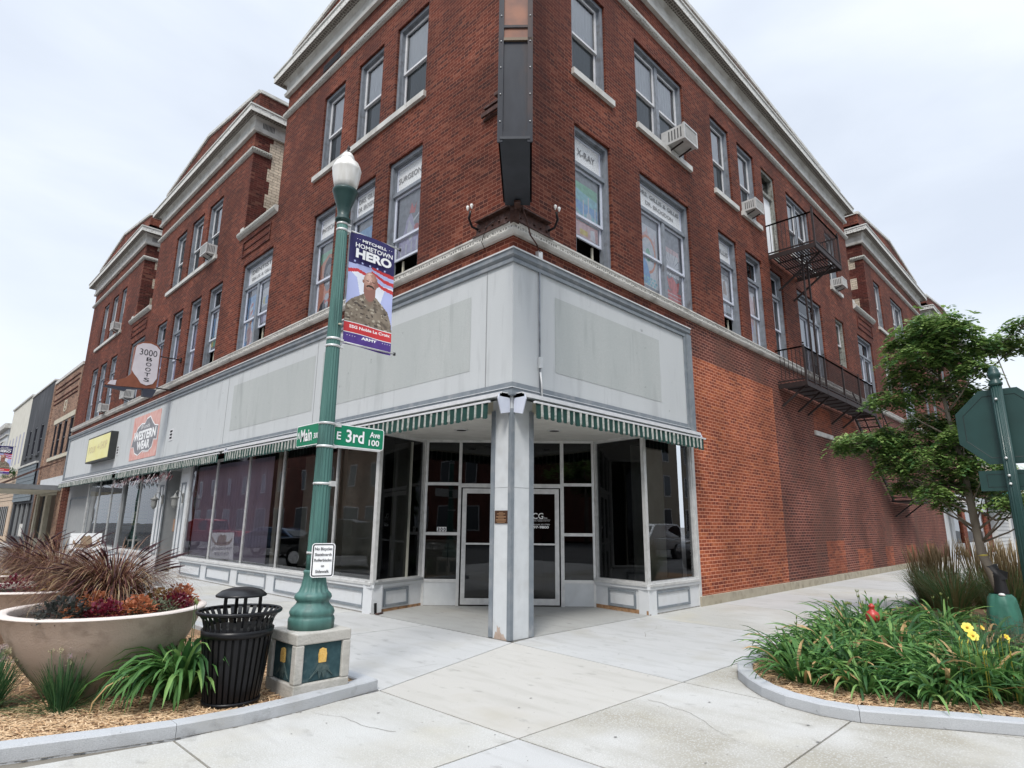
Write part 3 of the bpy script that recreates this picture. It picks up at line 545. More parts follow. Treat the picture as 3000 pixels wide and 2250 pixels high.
# ---- corner column
m = MB(); m.box((0, 0, 0), (.46, .41, 3.5), WPAINT)
m.box((.02, .02, -.05), (.44, .39, 0), CONC)
for z in (2.12,): m.box((-.002, -.002, z), (.462, .412, z+.006), GPAINT)
m.build("corner_column", B)
m = MB()
for zz in ((0.01, 3.28),):
    m.box((-.018, -.018, .01), (.045, .0, 3.3), TRIM); m.box((-.018, 0, .01), (0, .05, 3.3), TRIM)
    m.box((-.016, .345, .01), (0, .425, 3.3), TRIM); m.box((.385, -.016, .01), (.475, 0, 3.3), TRIM)
m.build("corner_strips", B)
m = MB(); m.mesh([(-.0035, .32, .0), (-.0035, .29, .10), (-.0035, .26, .09), (-.0035, .255, .19), (-.0035, .23, .15), (-.0035, .2, .17), (-.0035, .19, .10), (-.0035, .15, .07), (-.0035, .13, .09), (-.0035, .10, .04), (-.0035, .04, .0)], [tuple(range(11))], M("bare_wood", (.36, .27, .21), .9, var=(.5, .4, .34), vs=12)); m.build("peeled_patch", B)
m = MB(); m.box((-.012, .06, 1.6), (0, .325, 1.787), M("bronze", (.10, .05, .03), .4, .6)); o = m.build("plaque", B)
m = MB()
for k, (wd, hh) in enumerate([(.09, .008), (.17, .012), (.10, .008), (.2, .014), (.12, .009), (.21, .014), (.2, .010), (.16, .009)]): m.box((-.0145, .1925-wd/2, 1.765-.021*k-hh), (-.012, .1925+wd/2, 1.765-.021*k), M("bronze_relief", (.42, .25, .14), .4, .5))
m.build("raised_lines", o)
# ---- angled walls helper
class Fr:
    def __init__(s, a, b):
        s.a = Vector((a[0], a[1], 0)); s.u = (Vector((b[0], b[1], 0))-s.a); s.L = s.u.length; s.u.normalize(); s.n = s.u.cross(Vector((0, 0, 1)))
    def p(s, t, z, d=0): return s.a+s.u*t+Vector((0, 0, z))+s.n*d
    def box(s, mb, t0, t1, z0, z1, d0, d1, m): mb.obox(s.p((t0+t1)/2, (z0+z1)/2, (d0+d1)/2), s.u*(t1-t0)/2, s.n*(d1-d0)/2, Vector((0, 0, (z1-z0)/2)), m)
    def quad(s, mb, t0, t1, z0, z1, d, m): mb.face([s.p(t0, z0, d), s.p(t1, z0, d), s.p(t1, z1, d), s.p(t0, z1, d)], m)
    def mould(s, mb, t0, t1, z0, z1, w, d0, d1, m):
        s.box(mb, t0, t0+w, z0, z1, d0, d1, m); s.box(mb, t1-w, t1, z0, z1, d0, d1, m); s.box(mb, t0+w, t1-w, z0, z0+w, d0, d1, m); s.box(mb, t0+w, t1-w, z1-w, z1, d0, d1, m)
DW = Fr((1.34, 3.81), (3.77, 1.31)); RL = Fr((0, 3.49), (1.34, 3.81)); RRt = Fr((3.77, 1.31), (3.6, 0)); FL = Fr((0, 33), (0, 0)); FRR = Fr((0, 0), (50, 0))
# door wall
f = MB(); D = DW; Ld = D.L
for t0, t1, z0, z1 in ((0, .05, 0, 3.3), (.69, .75, 0, 3.3), (2.79, 2.86, 0, 3.3), (3.44, Ld, 0, 3.3), (.05, .69, 3.25, 3.3), (.75, 2.79, 3.25, 3.3), (2.86, 3.44, 3.25, 3.3), (.05, .69, 2.36, 2.42), (.75, 2.79, 2.32, 2.40), (2.86, 3.44, 2.36, 2.42), (1.74, 1.80, 2.4, 3.25), (.05, .69, 1.36, 1.42), (2.86, 3.44, 1.36, 1.42), (.05, .69, .45, .51), (2.86, 3.44, .45, .51)): D.box(f, t0, t1, z0, z1, -.06, .0, ALU)
D.box(f, .05, .69, .0, .45, -.05, -.012, WPAINT); D.box(f, 2.86, 3.44, 0, .45, -.05, -.012, WPAINT)
ent = f.build("entrance_frame", B)
g = MB()
for t0, t1, z0, z1 in ((.05, .69, .51, 1.36), (.05, .69, 1.42, 2.36), (.05, .69, 2.42, 3.25), (.75, 1.74, 2.4, 3.25), (1.8, 2.79, 2.4, 3.25), (2.86, 3.44, .51, 1.36), (2.86, 3.44, 1.42, 2.36), (2.86, 3.44, 2.42, 3.25)): D.quad(g, t0, t1, z0, z1, -.03, GLD)
g.build("pane", ent)
for t0, t1, hs in ((.78, 1.755, .05), (1.785, 2.76, -.05)):
    f = MB(); f2 = (t0+.0, t1); w_ = .085
    D.box(f, t0, t0+w_, .03, 2.3, -.055, -.008, ALU); D.box(f, t1-w_, t1, .03, 2.3, -.055, -.008, ALU); D.box(f, t0+w_, t1-w_, .03, .15, -.055, -.008, ALU); D.box(f, t0+w_, t1-w_, 2.2, 2.3, -.055, -.008, ALU)
    d_ = f.build("door", B); g = MB(); D.quad(g, t0+w_, t1-w_, .15, 2.2, -.03, GLD); g.build("pane", d_)
    h = MB(); D.box(h, t0+.05, t1-.05, 1.18, 1.215, .0, .03, ALU); D.box(h, (t1-.06 if hs > 0 else t0+.02), (t1-.02 if hs > 0 else t0+.06), 1.0, 1.3, -.008, .045, ALU); h.build("handle", d_)
m = MB(); D.quad(m, .06, .68, .52, 1.27, -.06, BEIGE); D.box(m, .50, .512, .75, 1.2, -.058, -.055, INK); m.build("paper_poster", ent)
m = MB(); D.box(m, .275, .465, 1.43, 1.52, -.02, -.015, WHITE)
for k in range(3): text(m, "300"[k], D.p(.285+.062*k, 1.44, -.014), D.u, (0, 0, 1), .07, INK, bold=.04, width=.045)
m.build("house_number", ent)
m = MB(); text(m, "CG", D.p(2.22, 1.70, -.028), D.u, (0, 0, 1), .12, WHITE, bold=.01, width=.22); text(m, "Inc.", D.p(2.46, 1.70, -.028), D.u, (0, 0, 1), .04, WHITE); D.box(m, 2.1, 2.58, 1.675, 1.68, -.029, -.027, WHITE)
text(m, "financials . business advisors", D.p(2.57, 1.65, -.028), D.u, (0, 0, 1), .015, WHITE, align='R', width=.4); text(m, "Mitchell, SD 57301", D.p(2.57, 1.575, -.028), D.u, (0, 0, 1), .025, WHITE, align='R', width=.35); text(m, "997-9800", D.p(2.55, 1.51, -.028), D.u, (0, 0, 1), .05, WHITE, align='R', width=.36, bold=.03); m.build("door_lettering", ent)
# display window returns
def display(name, F, t0, t1, zk=.44, open_mull=(), kicks=(), ledge=True, top=3.3, gm=GL, sillm=ALU):
    k = MB(); F.box(k, t0, t1, .0, zk, -.22, .0, WPAINT2)
    F.box(k, t0, t1, zk, zk+.055, -.22, .035, WPAINT2); F.box(k, t0, t1, zk+.055, zk+.10, -.22, .055, sillm); F.box(k, t0, t1, zk+.10, zk+.135, -.12, .015, ALU)
    o = k.build(name, B)
    for a, b in kicks: q = MB(); F.mould(q, a, b, .085, .405, .045, .0, .022, TRIM); q.build("panel_moulding", o)
    q = MB()
    for x in open_mull: e_ = .024 if x < .06 or x > F.L-.06 or x in (open_mull[0], open_mull[-1]) else .013; F.box(q, x-e_, x+e_, zk+.13, top, -.07, -.015 if e_ < .02 else 0, ALU)
    F.box(q, t0, t1, top-.06, top, -.10, -.0, ALU); q.build("mullions", o)
    q = MB(); F.quad(q, t0, t1, zk+.13, top-.06, -.05, gm); q.build("pane", o); return o
display("display_window", RL, 0, RL.L, open_mull=(.02, RL.L-.03), kicks=((.3, .98),), gm=GLD, sillm=GPAINT)
display("display_window", RRt, 0, RRt.L, open_mull=(.03, RRt.L-.02), kicks=((.33, 1.02),), gm=GLD)
display("display_window", FRR, 3.6, 5.46, open_mull=(3.63, 5.43), kicks=((3.83, 5.07),))
display("display_window", FL, 33-13.8, 33-3.49, open_mull=[33-y for y in (3.51, 5.07, 7.55, 9.5, 11.7, 13.78)], kicks=[(33-b, 33-a) for a, b in ((3.74, 5.33), (5.8, 7.41), (7.86, 9.48), (9.94, 11.57), (12.02, 13.66))])
display("display_window", FL, 33-27.1, 33-16.8, open_mull=[33-y for y in (16.83, 19.0, 23.0, 25.1, 27.07)], kicks=[(33-b, 33-a) for a, b in ((17.3, 18.9), (19.4, 21), (21.5, 23.1), (23.6, 25.2), (25.6, 26.9))])
m = MB(); FL.box(m, 33-21.22, 33-21.05, .5, 3.3, -.12, .03, GPAINT); m.build("thick_mullion", B)
m = MB(); RRt.box(m, .0, RRt.L-.02, -.02, .075, .001, .008, M("rotten_wood", (.26, .13, .06), .9, var=(.42, .26, .14), vs=18, dirt=(.1, .05, .03), ds=9)); RL.box(m, .05, RL.L, -.02, .055, .001, .008, M("rotten_wood")) ; m.build("rotten_edge", B)
m = MB(); CSHADE = M('contact_shade', (.20, .19, .175), .9, var=(.34, .33, .31), vs=14); fbox(m, 'L', 3.49, 13.8, 0, .022, 0, .006, CSHADE); fbox(m, 'R', 3.6, 5.46, 0, .022, 0, .006, CSHADE); DW.box(m, .05, .69, 0, .014, -.01, -.004, CSHADE); DW.box(m, 2.86, 3.44, 0, .014, -.01, -.004, CSHADE); m.build('base_strip', B)  # thin dark strips painted along the panel feet in place of contact shadow
# soffit of the recessed corner
m = MB(); m.prism([(.02, .02), (3.62, .02), (3.79, 1.33), (1.36, 3.84), (.02, 3.52)], 3.30, 3.36, M("soffit_paint", (.50, .49, .46), .8)); m.box((.01, .01, 3.28), (.10, 3.5, 3.5), BEIGE); m.box((.10, .01, 3.28), (3.6, .09, 3.5), BEIGE); so = m.build("soffit", B)
for x, y in ((.9, 2.2), (2.1, .95)): m = MB(); m.lathe([(.13, -.012), (.13, .0)], (x, y, 3.30), ALU, 20); m.lathe([(.09, -.016), (.09, -.011)], (x, y, 3.30), DARKW, 20); m.build("recessed_light", so)
# pilasters and recessed doorway further along Main
m = MB(); fbox(m, 'L', 13.8, 14.58, 0, 3.5, -.2, .012, WPAINT2); fbox(m, 'L', 15.95, 16.8, 0, 3.5, -.2, .012, WPAINT2); m.build("pilaster", B)
for a, b in ((13.98, 14.36), (16.12, 16.5)): q = MB(); FL.mould(q, 33-b, 33-a, .52, 2.75, .055, .012, .035, TRIM); q.build("panel_moulding", B)
m = MB(); m.box((-.02, 15.93, 0), (1.9, 15.99, 3.3), GPAINT); m.box((-.02, 14.54, 0), (1.9, 14.58, 3.3), GPAINT); m.box((1.5, 14.58, 0), (1.6, 15.93, 3.3), DARKW); m.box((0, 14.5, 3.2), (1.9, 16, 3.3), GPAINT); fbox(m, 'L', 15.88, 15.97, 0, 3.3, .012, .02, TRIM); m.build("doorway_recess", B)
m = MB(); m.box((.35, 15.90, 1.25), (.75, 15.93, 1.65), M("peach_card", (.5, .3, .2), .9)); m.box((.55, 15.90, .35), (.68, 15.93, .52), WPAINT); m.build("wall_notice", B)
m = MB(); fbox(m, 'L', 27.1, 32.98, 0, 3.5, -.4, -.3, GPAINT); FL.mould(m, .45+.3, 5.2, .35, 2.7, .10, -.3, -.26, TRIM); m.build("blank_panel", B)
# shop interiors
m = MB()
m.box((.3, 5.7, 0), (4.5, 32, .02), M("shop_floor", (.05, .045, .04), .8)); m.box((4.5, 3.9, 0), (4.6, 32, 3.6), DARKW)
m.face([(.12, 3.6, 3.42), (4.6, 3.95, 3.42), (4.6, 32, 3.42), (.12, 32, 3.42)], DARKW); m.box((.2, 13.85, 0), (4.5, 13.95, 3.4), DARKW); m.box((.2, 16.8, 0), (4.5, 16.9, 3.4), DARKW)
m.face([(1.36, 3.9, 0.02), (6, 8, 0.02), (9, 4, .02), (3.9, 1.4, .02)], DARKW); m.face([(1.38, 4.0, 0), (5.6, 4.2, 0), (5.6, 4.2, 3.4), (1.38, 4.0, 3.4)], BLACK); m.face([(5.4, 4.6, 0), (5.4, .3, 0), (5.4, .3, 3.4), (5.4, 4.6, 3.4)], BLACK); m.face([(3.8, .3, 3.4), (5.5, .2, 3.4), (5.6, 5, 3.4), (1.3, 4.2, 3.4)], BLACK)
m.box((.2, 3.75, .5), (.5, 3.78, 3.3), BLACK)
m.build("shop_interior", B)
m = MB(); y = 8.55; k = 0
while y < 13.7: m.box((.24+.002*(k % 2), y, .60), (.25, y+.088, 3.2), PURP); y += .09; k += 1
m.build("vertical_blinds", B)
for a, b, mt, nm in (((.30, 8.25, .5), (.45, 8.45, 3.3), BEIGE, "inner_post"), ((.25, 5.35, .5), (.42, 5.5, 3.3), M("dim_post", (.5, .46, .36), .8), "inner_post"), ((.9, 3.7, .55), (.92, 8.2, 3.2), M("dim_backdrop", (.26, .26, .22), .9), "window_backdrop"), ((4.1, .6, .5), (5.3, .62, 3.2), M("dim_backdrop"), "window_backdrop")): m = MB(); m.box(a, b, mt); m.build(nm, B)
# roof hatch etc. not visible
# ================================================================== GROUND
def concrete(name, c1, c2, stain, agg=0):
    m, t, b = NM(name)
    o = mixc(t, noise_fac(t, .9, 6, .3, .7), tuple(c1), tuple(c2))
    o = mixc(t, noise_fac(t, 3.5, 8, .5, .78, (1.6, .35, 1)), o, tuple(stain))
    o = mixc(t, noise_fac(t, 1.1, 4, .55, .8), o, (stain[0]*1.05, stain[1], stain[2]*.88)); o = mixc(t, noise_fac(t, 7, 9, .62, .72, (1, .5, 1)), o, tuple(v*.8 for v in stain)); o = mixc(t, noise_fac(t, 38, 3, .70, .74), o, tuple(v*.5 for v in stain))
    f = noise_fac(t, 85 if agg else 160, 3, .38, .66)
    o = mixc(t, f, o, tuple(v*(1.0-.22*max(agg, .35)) for v in c1))
    if agg:
        tcn = t.nodes.new("ShaderNodeTexCoord"); v = t.nodes.new("ShaderNodeTexVoronoi"); v.inputs['Scale'].default_value = 55; t.links.new(tcn.outputs['Object'], v.inputs[0])
        r = t.nodes.new("ShaderNodeMapRange"); r.inputs[1].default_value = .15; r.inputs[2].default_value = .45; r.inputs[4].default_value = agg; t.links.new(v.outputs[0], r.inputs[0])
        gm = t.nodes.new("ShaderNodeMath"); gm.operation = 'MULTIPLY'; t.links.new(r.outputs[0], gm.inputs[0]); t.links.new(noise_fac(t, .7, 4, .35, .58), gm.inputs[1])
        o = mixc(t, gm.outputs[0], o, (.22, .19, .12)); o = mixc(t, noise_fac(t, .8, 3, .55, .85), o, (.48, .45, .36), f=None)
    t.links.new(o, b.inputs['Base Color']); b.inputs['Roughness'].default_value = .9; b.inputs['Specular IOR Level'].default_value = .3; bump(t, b, f, .35, .004); _M[name] = m; return m
C1 = concrete("sidewalk_concrete", (.45, .45, .44), (.53, .53, .52), (.37, .365, .35)); C2 = concrete("warm_slab", (.47, .455, .42), (.52, .50, .465), (.38, .36, .32))
C3 = concrete("exposed_aggregate", (.50, .495, .475), (.56, .555, .53), (.42, .41, .38), .55); C4 = concrete("entry_floor", (.36, .36, .345), (.42, .42, .40), (.30, .295, .28)); CK = concrete("kerb_concrete", (.43, .445, .46), (.50, .51, .525), (.34, .34, .34))
CB = concrete("bare_slab", (.50, .50, .48), (.55, .545, .525), (.42, .41, .39), .25)
ASPH = M("asphalt", (.075, .076, .078), .92, var=(.11, .11, .11), vs=1.5, bs=120, bstr=.5, dirt=(.05, .05, .05), ds=1)
m = MB(); m.box((-220, -220, -.5), (400, 400, -.16), ASPH); tag(m.build("ground"), kind='structure')
m = MB(); m.face([(-60, -60, -.12), (120, -60, -.12), (120, 200, -.12), (-60, 200, -.12)], ASPH)
YP = M("yellow_marking", (.55, .38, .06), .8); WP = M("white_marking", (.6, .6, .58), .8)
for k in range(30): m.face([(-15.6, -2+k*6, -.116), (-15.45, -2+k*6, -.116), (-15.45, 1+k*6, -.116), (-15.6, 1+k*6, -.116)], YP); m.face([(-11.2, 4+k*3.2, -.116), (-8.2, 2+k*3.2, -.116), (-8.2, 2.1+k*3.2, -.116), (-11.2, 4.1+k*3.2, -.116)], WP)
tag(m.build("road"), kind='structure')
m = MB(); JT = M("joint_dirt", (.16, .145, .12), .95)
m.prism([(-7.8, -9), (12.6, -9), (12.6, -3.0), (60, -3.0), (60, 9), (34, .2), (34, 60), (-4.4, 60), (-4.4, 8.6), (-7.8, 8.6)], -.13, -.012, JT)
def slab(pts, mt, g=.008, z=0.):
    cx = sum(p[0] for p in pts)/len(pts); cy = sum(p[1] for p in pts)/len(pts); q = []
    for x, y in pts:
        dx, dy = cx-x, cy-y; L = math.hypot(dx, dy); q.append((x+dx/L*g*1.4, y+dy/L*g*1.4))
    m.face([(x, y, z) for x, y in q], mt)
    m.mesh([(x, y, z) for x, y in q]+[(x, y, -.03) for x, y in q], [(i, (i+1) % len(q), len(q)+(i+1) % len(q), len(q)+i) for i in range(len(q))], mt)
J0, JA, JB_, JC = (-.03, -.08), (-2.72, -.90), (-2.72, -2.775), (-.25, -2.79)
slab([J0, JC, JB_, JA], C2)
slab([J0, (0, 1.9), (-1.36, 1.95), (-2.72, 2.0), JA], C1); slab([(0, 1.9), (0, 4.0), (-2.72, 4.05), (-2.72, 2.0)], C1)
slab([(0.45, 0), J0, JC, (3.34, -2.80), (3.44, 0)], C1)
xs = [3.44, 6.28, 9.28, 12.3, 15.3, 18.3, 21.3, 24.3, 27.4, 31.4, 36, 41, 47, 54, 60]
for i in range(len(xs)-1): slab([(xs[i], 0.3), (xs[i]-.1, -2.80), (xs[i+1]-.1, -2.80), (xs[i+1], .3)], C1 if i % 2 else CB)
ys = [4.0, 6.1, 8.2, 10.3, 12.6, 15, 18, 21, 24, 28, 33, 40, 48, 60]
for i in range(len(ys)-1):
    slab([(.3, ys[i]), (.3, ys[i+1]), (-2.7, ys[i+1]), (-2.7, ys[i])], C1 if i % 2 else CB)
    if ys[i+1] > 8.5: slab([(-2.72, max(ys[i], 8.62)), (-2.72, ys[i+1]), (-4.3, ys[i+1]), (-4.3, max(ys[i], 8.62))], C1)
slab([JC, JB_, (-2.70, -4.42), (-.3, -4.43)], C3); slab([(-.25, -2.79), (-.3, -4.43), (.9, -7.4), (2.6, -7.4), (3.2, -2.80)], C3)
slab([JA, JB_, (-4.6, -2.77), (-4.6, -1.02)], CB); slab([(-4.6, -1.02), (-4.6, -2.77), (-7.7, -2.77), (-7.7, -.5)], CB)
slab([JB_, (-2.70, -4.42), (-4.6, -4.42), (-4.6, -2.77)], C1); slab([(-4.6, -2.77), (-4.6, -4.42), (-7.7, -4.42), (-7.7, -2.77)], C1)
slab([(-.3, -4.43), (-2.7, -4.42), (-2.7, -8.9), (.9, -8.9), (.9, -7.4)], C3); slab([(-2.7, -4.42), (-7.7, -4.42), (-7.7, -8.9), (-2.7, -8.9)], C1)
m.prism([(.0, .0), (0, 3.49), (1.34, 3.81), (3.77, 1.31), (3.6, 0)], -.02, .006, C4)
tag(m.build("sidewalk"), kind='structure')
LKo_ = [(-7.6, 8.6), (-7.6, -.1), (-6.6, -.45), (-5.57, -.69), (-5.05, -.86), (-4.58, -.98), (-4.1, -1.03), (-3.6, -1.0), (-3.15, -.93), (-2.72, -.86), (-2.72, 8.6)]
RKo_ = [(40, -2.9), (12.6, -2.88), (6, -2.86), (2.46, -2.86), (1.77, -2.84), (1.16, -2.87), (.64, -2.98), (.3, -3.14), (.03, -3.36), (-.2, -3.60), (-.36, -3.88), (-.42, -4.2), (-.38, -4.5), (-.26, -4.72), (.0, -5.15), (.2, -5.53), (.9, -6.9), (1.5, -8.9)]
m = MB()
for k in range(70):     # gum spots, twigs and specks lying about
    x, y = random.uniform(-3.5, 3), random.uniform(-5.5, -.2)
    a = random.random()*6.3; l = random.uniform(.006, .03); m.face([(x, y, .003), (x+l*math.cos(a), y+l*math.sin(a), .004), (x+l*math.cos(a)-.007*math.sin(a), y+l*math.sin(a)+.007*math.cos(a), .005)], JT)
for poly, sgn in ((LKo_, 1), (RKo_, -1)):
    for a, b in zip(poly[:-1], poly[1:]):
        L = math.dist(a, b)
        if L > 8: continue
        n_ = max(1, int(L/.035)); nx, ny = (b[1]-a[1])/L*sgn, -(b[0]-a[0])/L*sgn
        for k in range(n_):
            w0 = random.choice([.004, .008, .012, .02])*random.random(); x, y = a[0]+(b[0]-a[0])*k/n_, a[1]+(b[1]-a[1])*k/n_; x2, y2 = a[0]+(b[0]-a[0])*(k+1)/n_, a[1]+(b[1]-a[1])*(k+1)/n_
            m.face([(x-nx*.005, y-ny*.005, .0035), (x+nx*w0, y+ny*w0, .003), (x2+nx*(w0*.7+.002), y2+ny*(w0*.7+.002), .003), (x2-nx*.005, y2-ny*.005, .0035)], JT)
for (x, y, a0, n_) in ((-1.1, -2.9, 250, 26), (-3.3, -2.0, 120, 20), (1.7, -1.1, 20, 24), (-1.6, -.4, 160, 14), (4.6, -1.5, 95, 18)):   # hairline cracks
    a = R(a0)
    for k in range(n_):
        a += random.gauss(0, .35)*.6; a += (R(a0)-a)*.2; x2, y2 = x+.05*math.cos(a), y+.05*math.sin(a); w0 = .0022*(1-k/n_)+.0006; sx, sy = -math.sin(a)*w0, math.cos(a)*w0
        m.face([(x-sx, y-sy, .0042), (x2-sx, y2-sy, .0042), (x2+sx, y2+sy, .0042), (x+sx, y+sy, .0042)], JT); x, y = x2, y2
GUM = M("gum_spot", (.20, .195, .185), .8)
for k in range(60):
    x, y, r_ = random.uniform(-4, 3.2), random.uniform(-5, -.1), random.uniform(.005, .016); m.face([(x+r_*math.cos(q), y+r_*math.sin(q)*.8, .0046) for q in [i*.785 for i in range(8)]], GUM)
tag(m.build("pavement_specks"), kind='stuff', label='small bits of dirt and twigs scattered on the pale concrete', cat='debris')
# kerbs of the planting beds
def kerb(name, outer, inner, zt=.1, seg=1):
    mb = MB(); n = len(outer)
    o = [(x, y) for x, y in outer]; i_ = [(x, y) for x, y in inner]
    for k in range(n-1):
        a, b, c, d = o[k], o[k+1], i_[k+1], i_[k]
        if k % seg == 0 and k: # tight joint
            e = .004; L = math.dist(a, b); a = (a[0]+(b[0]-a[0])*e/L, a[1]+(b[1]-a[1])*e/L); L = math.dist(d, c); d = (d[0]+(c[0]-d[0])*e/L, d[1]+(c[1]-d[1])*e/L)
        bv = .012
        def ins(p, q, t): L = math.dist(p, q); return (p[0]+(q[0]-p[0])*t/L, p[1]+(q[1]-p[1])*t/L)
        a2, b2, c2, d2 = ins(a, d, bv), ins(b, c, bv), ins(c, b, bv), ins(d, a, bv)
        V3 = lambda p, z: (p[0], p[1], z)
        mb.face([V3(a, -.05), V3(b, -.05), V3(b, zt-bv), V3(a, zt-bv)], CK); mb.face([V3(a, zt-bv), V3(b, zt-bv), V3(b2, zt), V3(a2, zt)], CK)
        mb.face([V3(a2, zt), V3(b2, zt), V3(c2, zt), V3(d2, zt)], CK); mb.face([V3(d2, zt), V3(c2, zt), V3(c, zt-bv), V3(d, zt-bv)], CK); mb.face([V3(d, zt-bv), V3(c, zt-bv), V3(c, -.05), V3(d, -.05)], CK)
        if k % seg == 0 or k == n-2:
            for (p, q, p2, q2) in ((a, d, a2, d2), (b, c, b2, c2)): mb.face([V3(p, -.05), V3(q, -.05), V3(q, zt-bv), V3(q2, zt), V3(p2, zt), V3(p, zt-bv)], CK)
    return tag(mb.build(name), kind='structure')
LKo = [(-7.6, 8.6), (-7.6, -.1), (-6.6, -.45), (-5.57, -.69), (-5.05, -.86), (-4.58, -.98), (-4.1, -1.03), (-3.6, -1.0), (-3.15, -.93), (-2.72, -.86), (-2.72, 8.6)]
LKi = [(-7.45, 8.6), (-7.45, 0), (-6.55, -.27), (-5.56, -.52), (-5.05, -.69), (-4.58, -.83), (-4.12, -.88), (-3.62, -.85), (-3.2, -.79), (-2.87, -.72), (-2.87, 8.6)]
kerb("kerb", LKo, LKi, .1, 5)
RKo = [(40, -2.9), (12.6, -2.88), (6, -2.86), (2.46, -2.86), (1.77, -2.84), (1.16, -2.87), (.64, -2.98), (.3, -3.14), (.03, -3.36), (-.2, -3.60), (-.36, -3.88), (-.42, -4.2), (-.38, -4.5), (-.26, -4.72), (.0, -5.15), (.2, -5.53), (.9, -6.9), (1.5, -8.9)]
RKi = [(40, -3.05), (12.6, -3.03), (6, -3.01), (2.46, -3.01), (1.77, -2.99), (1.2, -3.02), (.72, -3.12), (.4, -3.27), (.14, -3.46), (-.06, -3.68), (-.2, -3.92), (-.26, -4.2), (-.22, -4.44), (-.1, -4.64), (.16, -5.08), (.36, -5.48), (1.07, -6.85), (1.68, -8.9)]
kerb("kerb", RKo, RKi, .1, 6)
# mulch beds
MU = M("mulch_base", (.11, .062, .032), .95, var=(.30, .19, .105), vs=26, bs=50, bstr=1)
CH = [M("chip_pale", (.60, .42, .25), .85, var=(.70, .52, .33), vs=12), M("chip_tan", (.46, .29, .155), .85, var=(.55, .37, .21), vs=12), M("chip_brown", (.20, .115, .065), .9, var=(.30, .17, .09), vs=12)]
bedL = LKi[1:10]+[(-2.87, 8.6), (-7.45, 8.6)]; bedR = RKi[2:]+[(12.4, -8.9), (12.4, -3.03)]
def inside(p, poly):
    c = False; j = len(poly)-1
    for i in range(len(poly)):
        (xi, yi), (xj, yj) = poly[i], poly[j]
        if (yi > p[1]) != (yj > p[1]) and p[0] < (xj-xi)*(p[1]-yi)/(yj-yi)+xi: c = not c
        j = i
    return c
def mulch(poly, areas, seed, nm, lab):
    rs = random.Random(seed); mb = MB(); mb.face([(x, y, .035) for x, y in poly], MU)
    for (x0, x1, y0, y1, n) in areas:
        for _ in range(n):
            x, y = rs.uniform(x0, x1), rs.uniform(y0, y1)
            if not inside((x, y), poly): continue
            a = rs.random()*6.283; l = rs.uniform(.012, .045)*(1 if rs.random() < .8 else 1.6); w_ = rs.uniform(.002, .006); t = rs.uniform(-.35, .35)
            z = .04+rs.random()*.028+.015*math.sin(x*3+y*4); u = Vector((math.cos(a)*math.cos(t), math.sin(a)*math.cos(t), math.sin(t))); v = Vector((-math.sin(a), math.cos(a), rs.uniform(-.5, .5))); c = Vector((x, y, z))
            k = CH[0 if rs.random() < .5 else (1 if rs.random() < .65 else 2)]
            b = u.cross(v)*.003
            mb.mesh([c-u*l-v*w_, c+u*l-v*w_*.6, c+u*l*.9+v*w_, c-u*l*.8+v*w_*.9, c+b*2+u*l*.1], [(0, 1, 4), (1, 2, 4), (2, 3, 4), (3, 0, 4)], k)
    return tag(mb.build(nm), lab, 'mulch', kind='stuff')
mulch(bedL, [(-6.2, -2.85, -1, .6, 17000), (-6.4, -2.9, .6, 3, 3500)], 3, "mulch", "pale wood chip mulch in the left planting bed")
mulch(bedR, [(-.3, 1.6, -5.6, -3.0, 11000), (.3, 3.2, -7, -3.0, 6000)], 4, "mulch", "pale wood chip mulch in the curved right planting bed")
# ================================================================== ON THE BUILDING
# blank projecting sign at the corner
sg = thing("blade_sign", "blank dark metal blade sign hanging at the corner, rust stained at the top", "sign", (-.2, -.2, 6.55))
dn = Vector((-.735, -.678, 0)); dr = Vector((.678, -.735, 0)); c0 = Vector((0, 0, 0))+dr*.07
SHEET = M("sign_sheet", (.012, .015, .024), .6, .0, var=(.026, .031, .043), vs=2, stretch=(2, 2, .6), dirt=(.06, .034, .03), ds=1.3, spec=.3); SHR = M("rust_sheet", (.30, .13, .075), .65, .1, var=(.20, .09, .06), vs=2.2, dirt=(.035, .035, .045), ds=1.3); SHD = M("sign_underside", (.022, .026, .034), .6, .2, var=(.035, .04, .05), vs=4)
def sbox(mb, d0, d1, z0, z1, hw, mt, ins=0): mb.obox(c0+dn*((d0+d1)/2)+Vector((0, 0, (z0+z1)/2)), dr*hw, dn*(d1-d0)/2, Vector((0, 0, (z1-z0)/2)), mt)
m = MB(); sbox(m, .28, 1.93, 6.58, 8.10, .225, SHEET); sbox(m, .28, 1.935, 8.11, 13.2, .228, SHR); m.build("cabinet", sg)
m = MB(); sbox(m, .26, 1.97, 6.54, 6.578, .2, SHD); m.build("underside", sg)
m = MB()
for s_ in (-1, 1):
    m.obox(c0+dn*1.95+dr*s_*.20+Vector((0, 0, 9.8)), dr*.035, dn*.012, Vector((0, 0, 3.3)), SHEET)
    for k in range(10): m.lathe([(.011, 0), (.009, .012)], tuple(c0+dn*1.965+dr*s_*.2+Vector((0, 0, 6.8+k*.42))), ALU, 8)
sbox(m, .3, 1.962, 8.085, 8.13, .238, M("brass_seam", (.12, .085, .055), .6, .2)); sbox(m, .3, 1.955, 6.58, 6.66, .225, SHEET); sbox(m, 1.93, 1.955, 8.3, 8.34, .22, SHEET); m.build("edge_strips", sg)
br = thing("sign_bracket", "rusty riveted steel beam bracket clasping the brick corner under the blade sign", "bracket", (0, 0, 6.4))
m = MB()
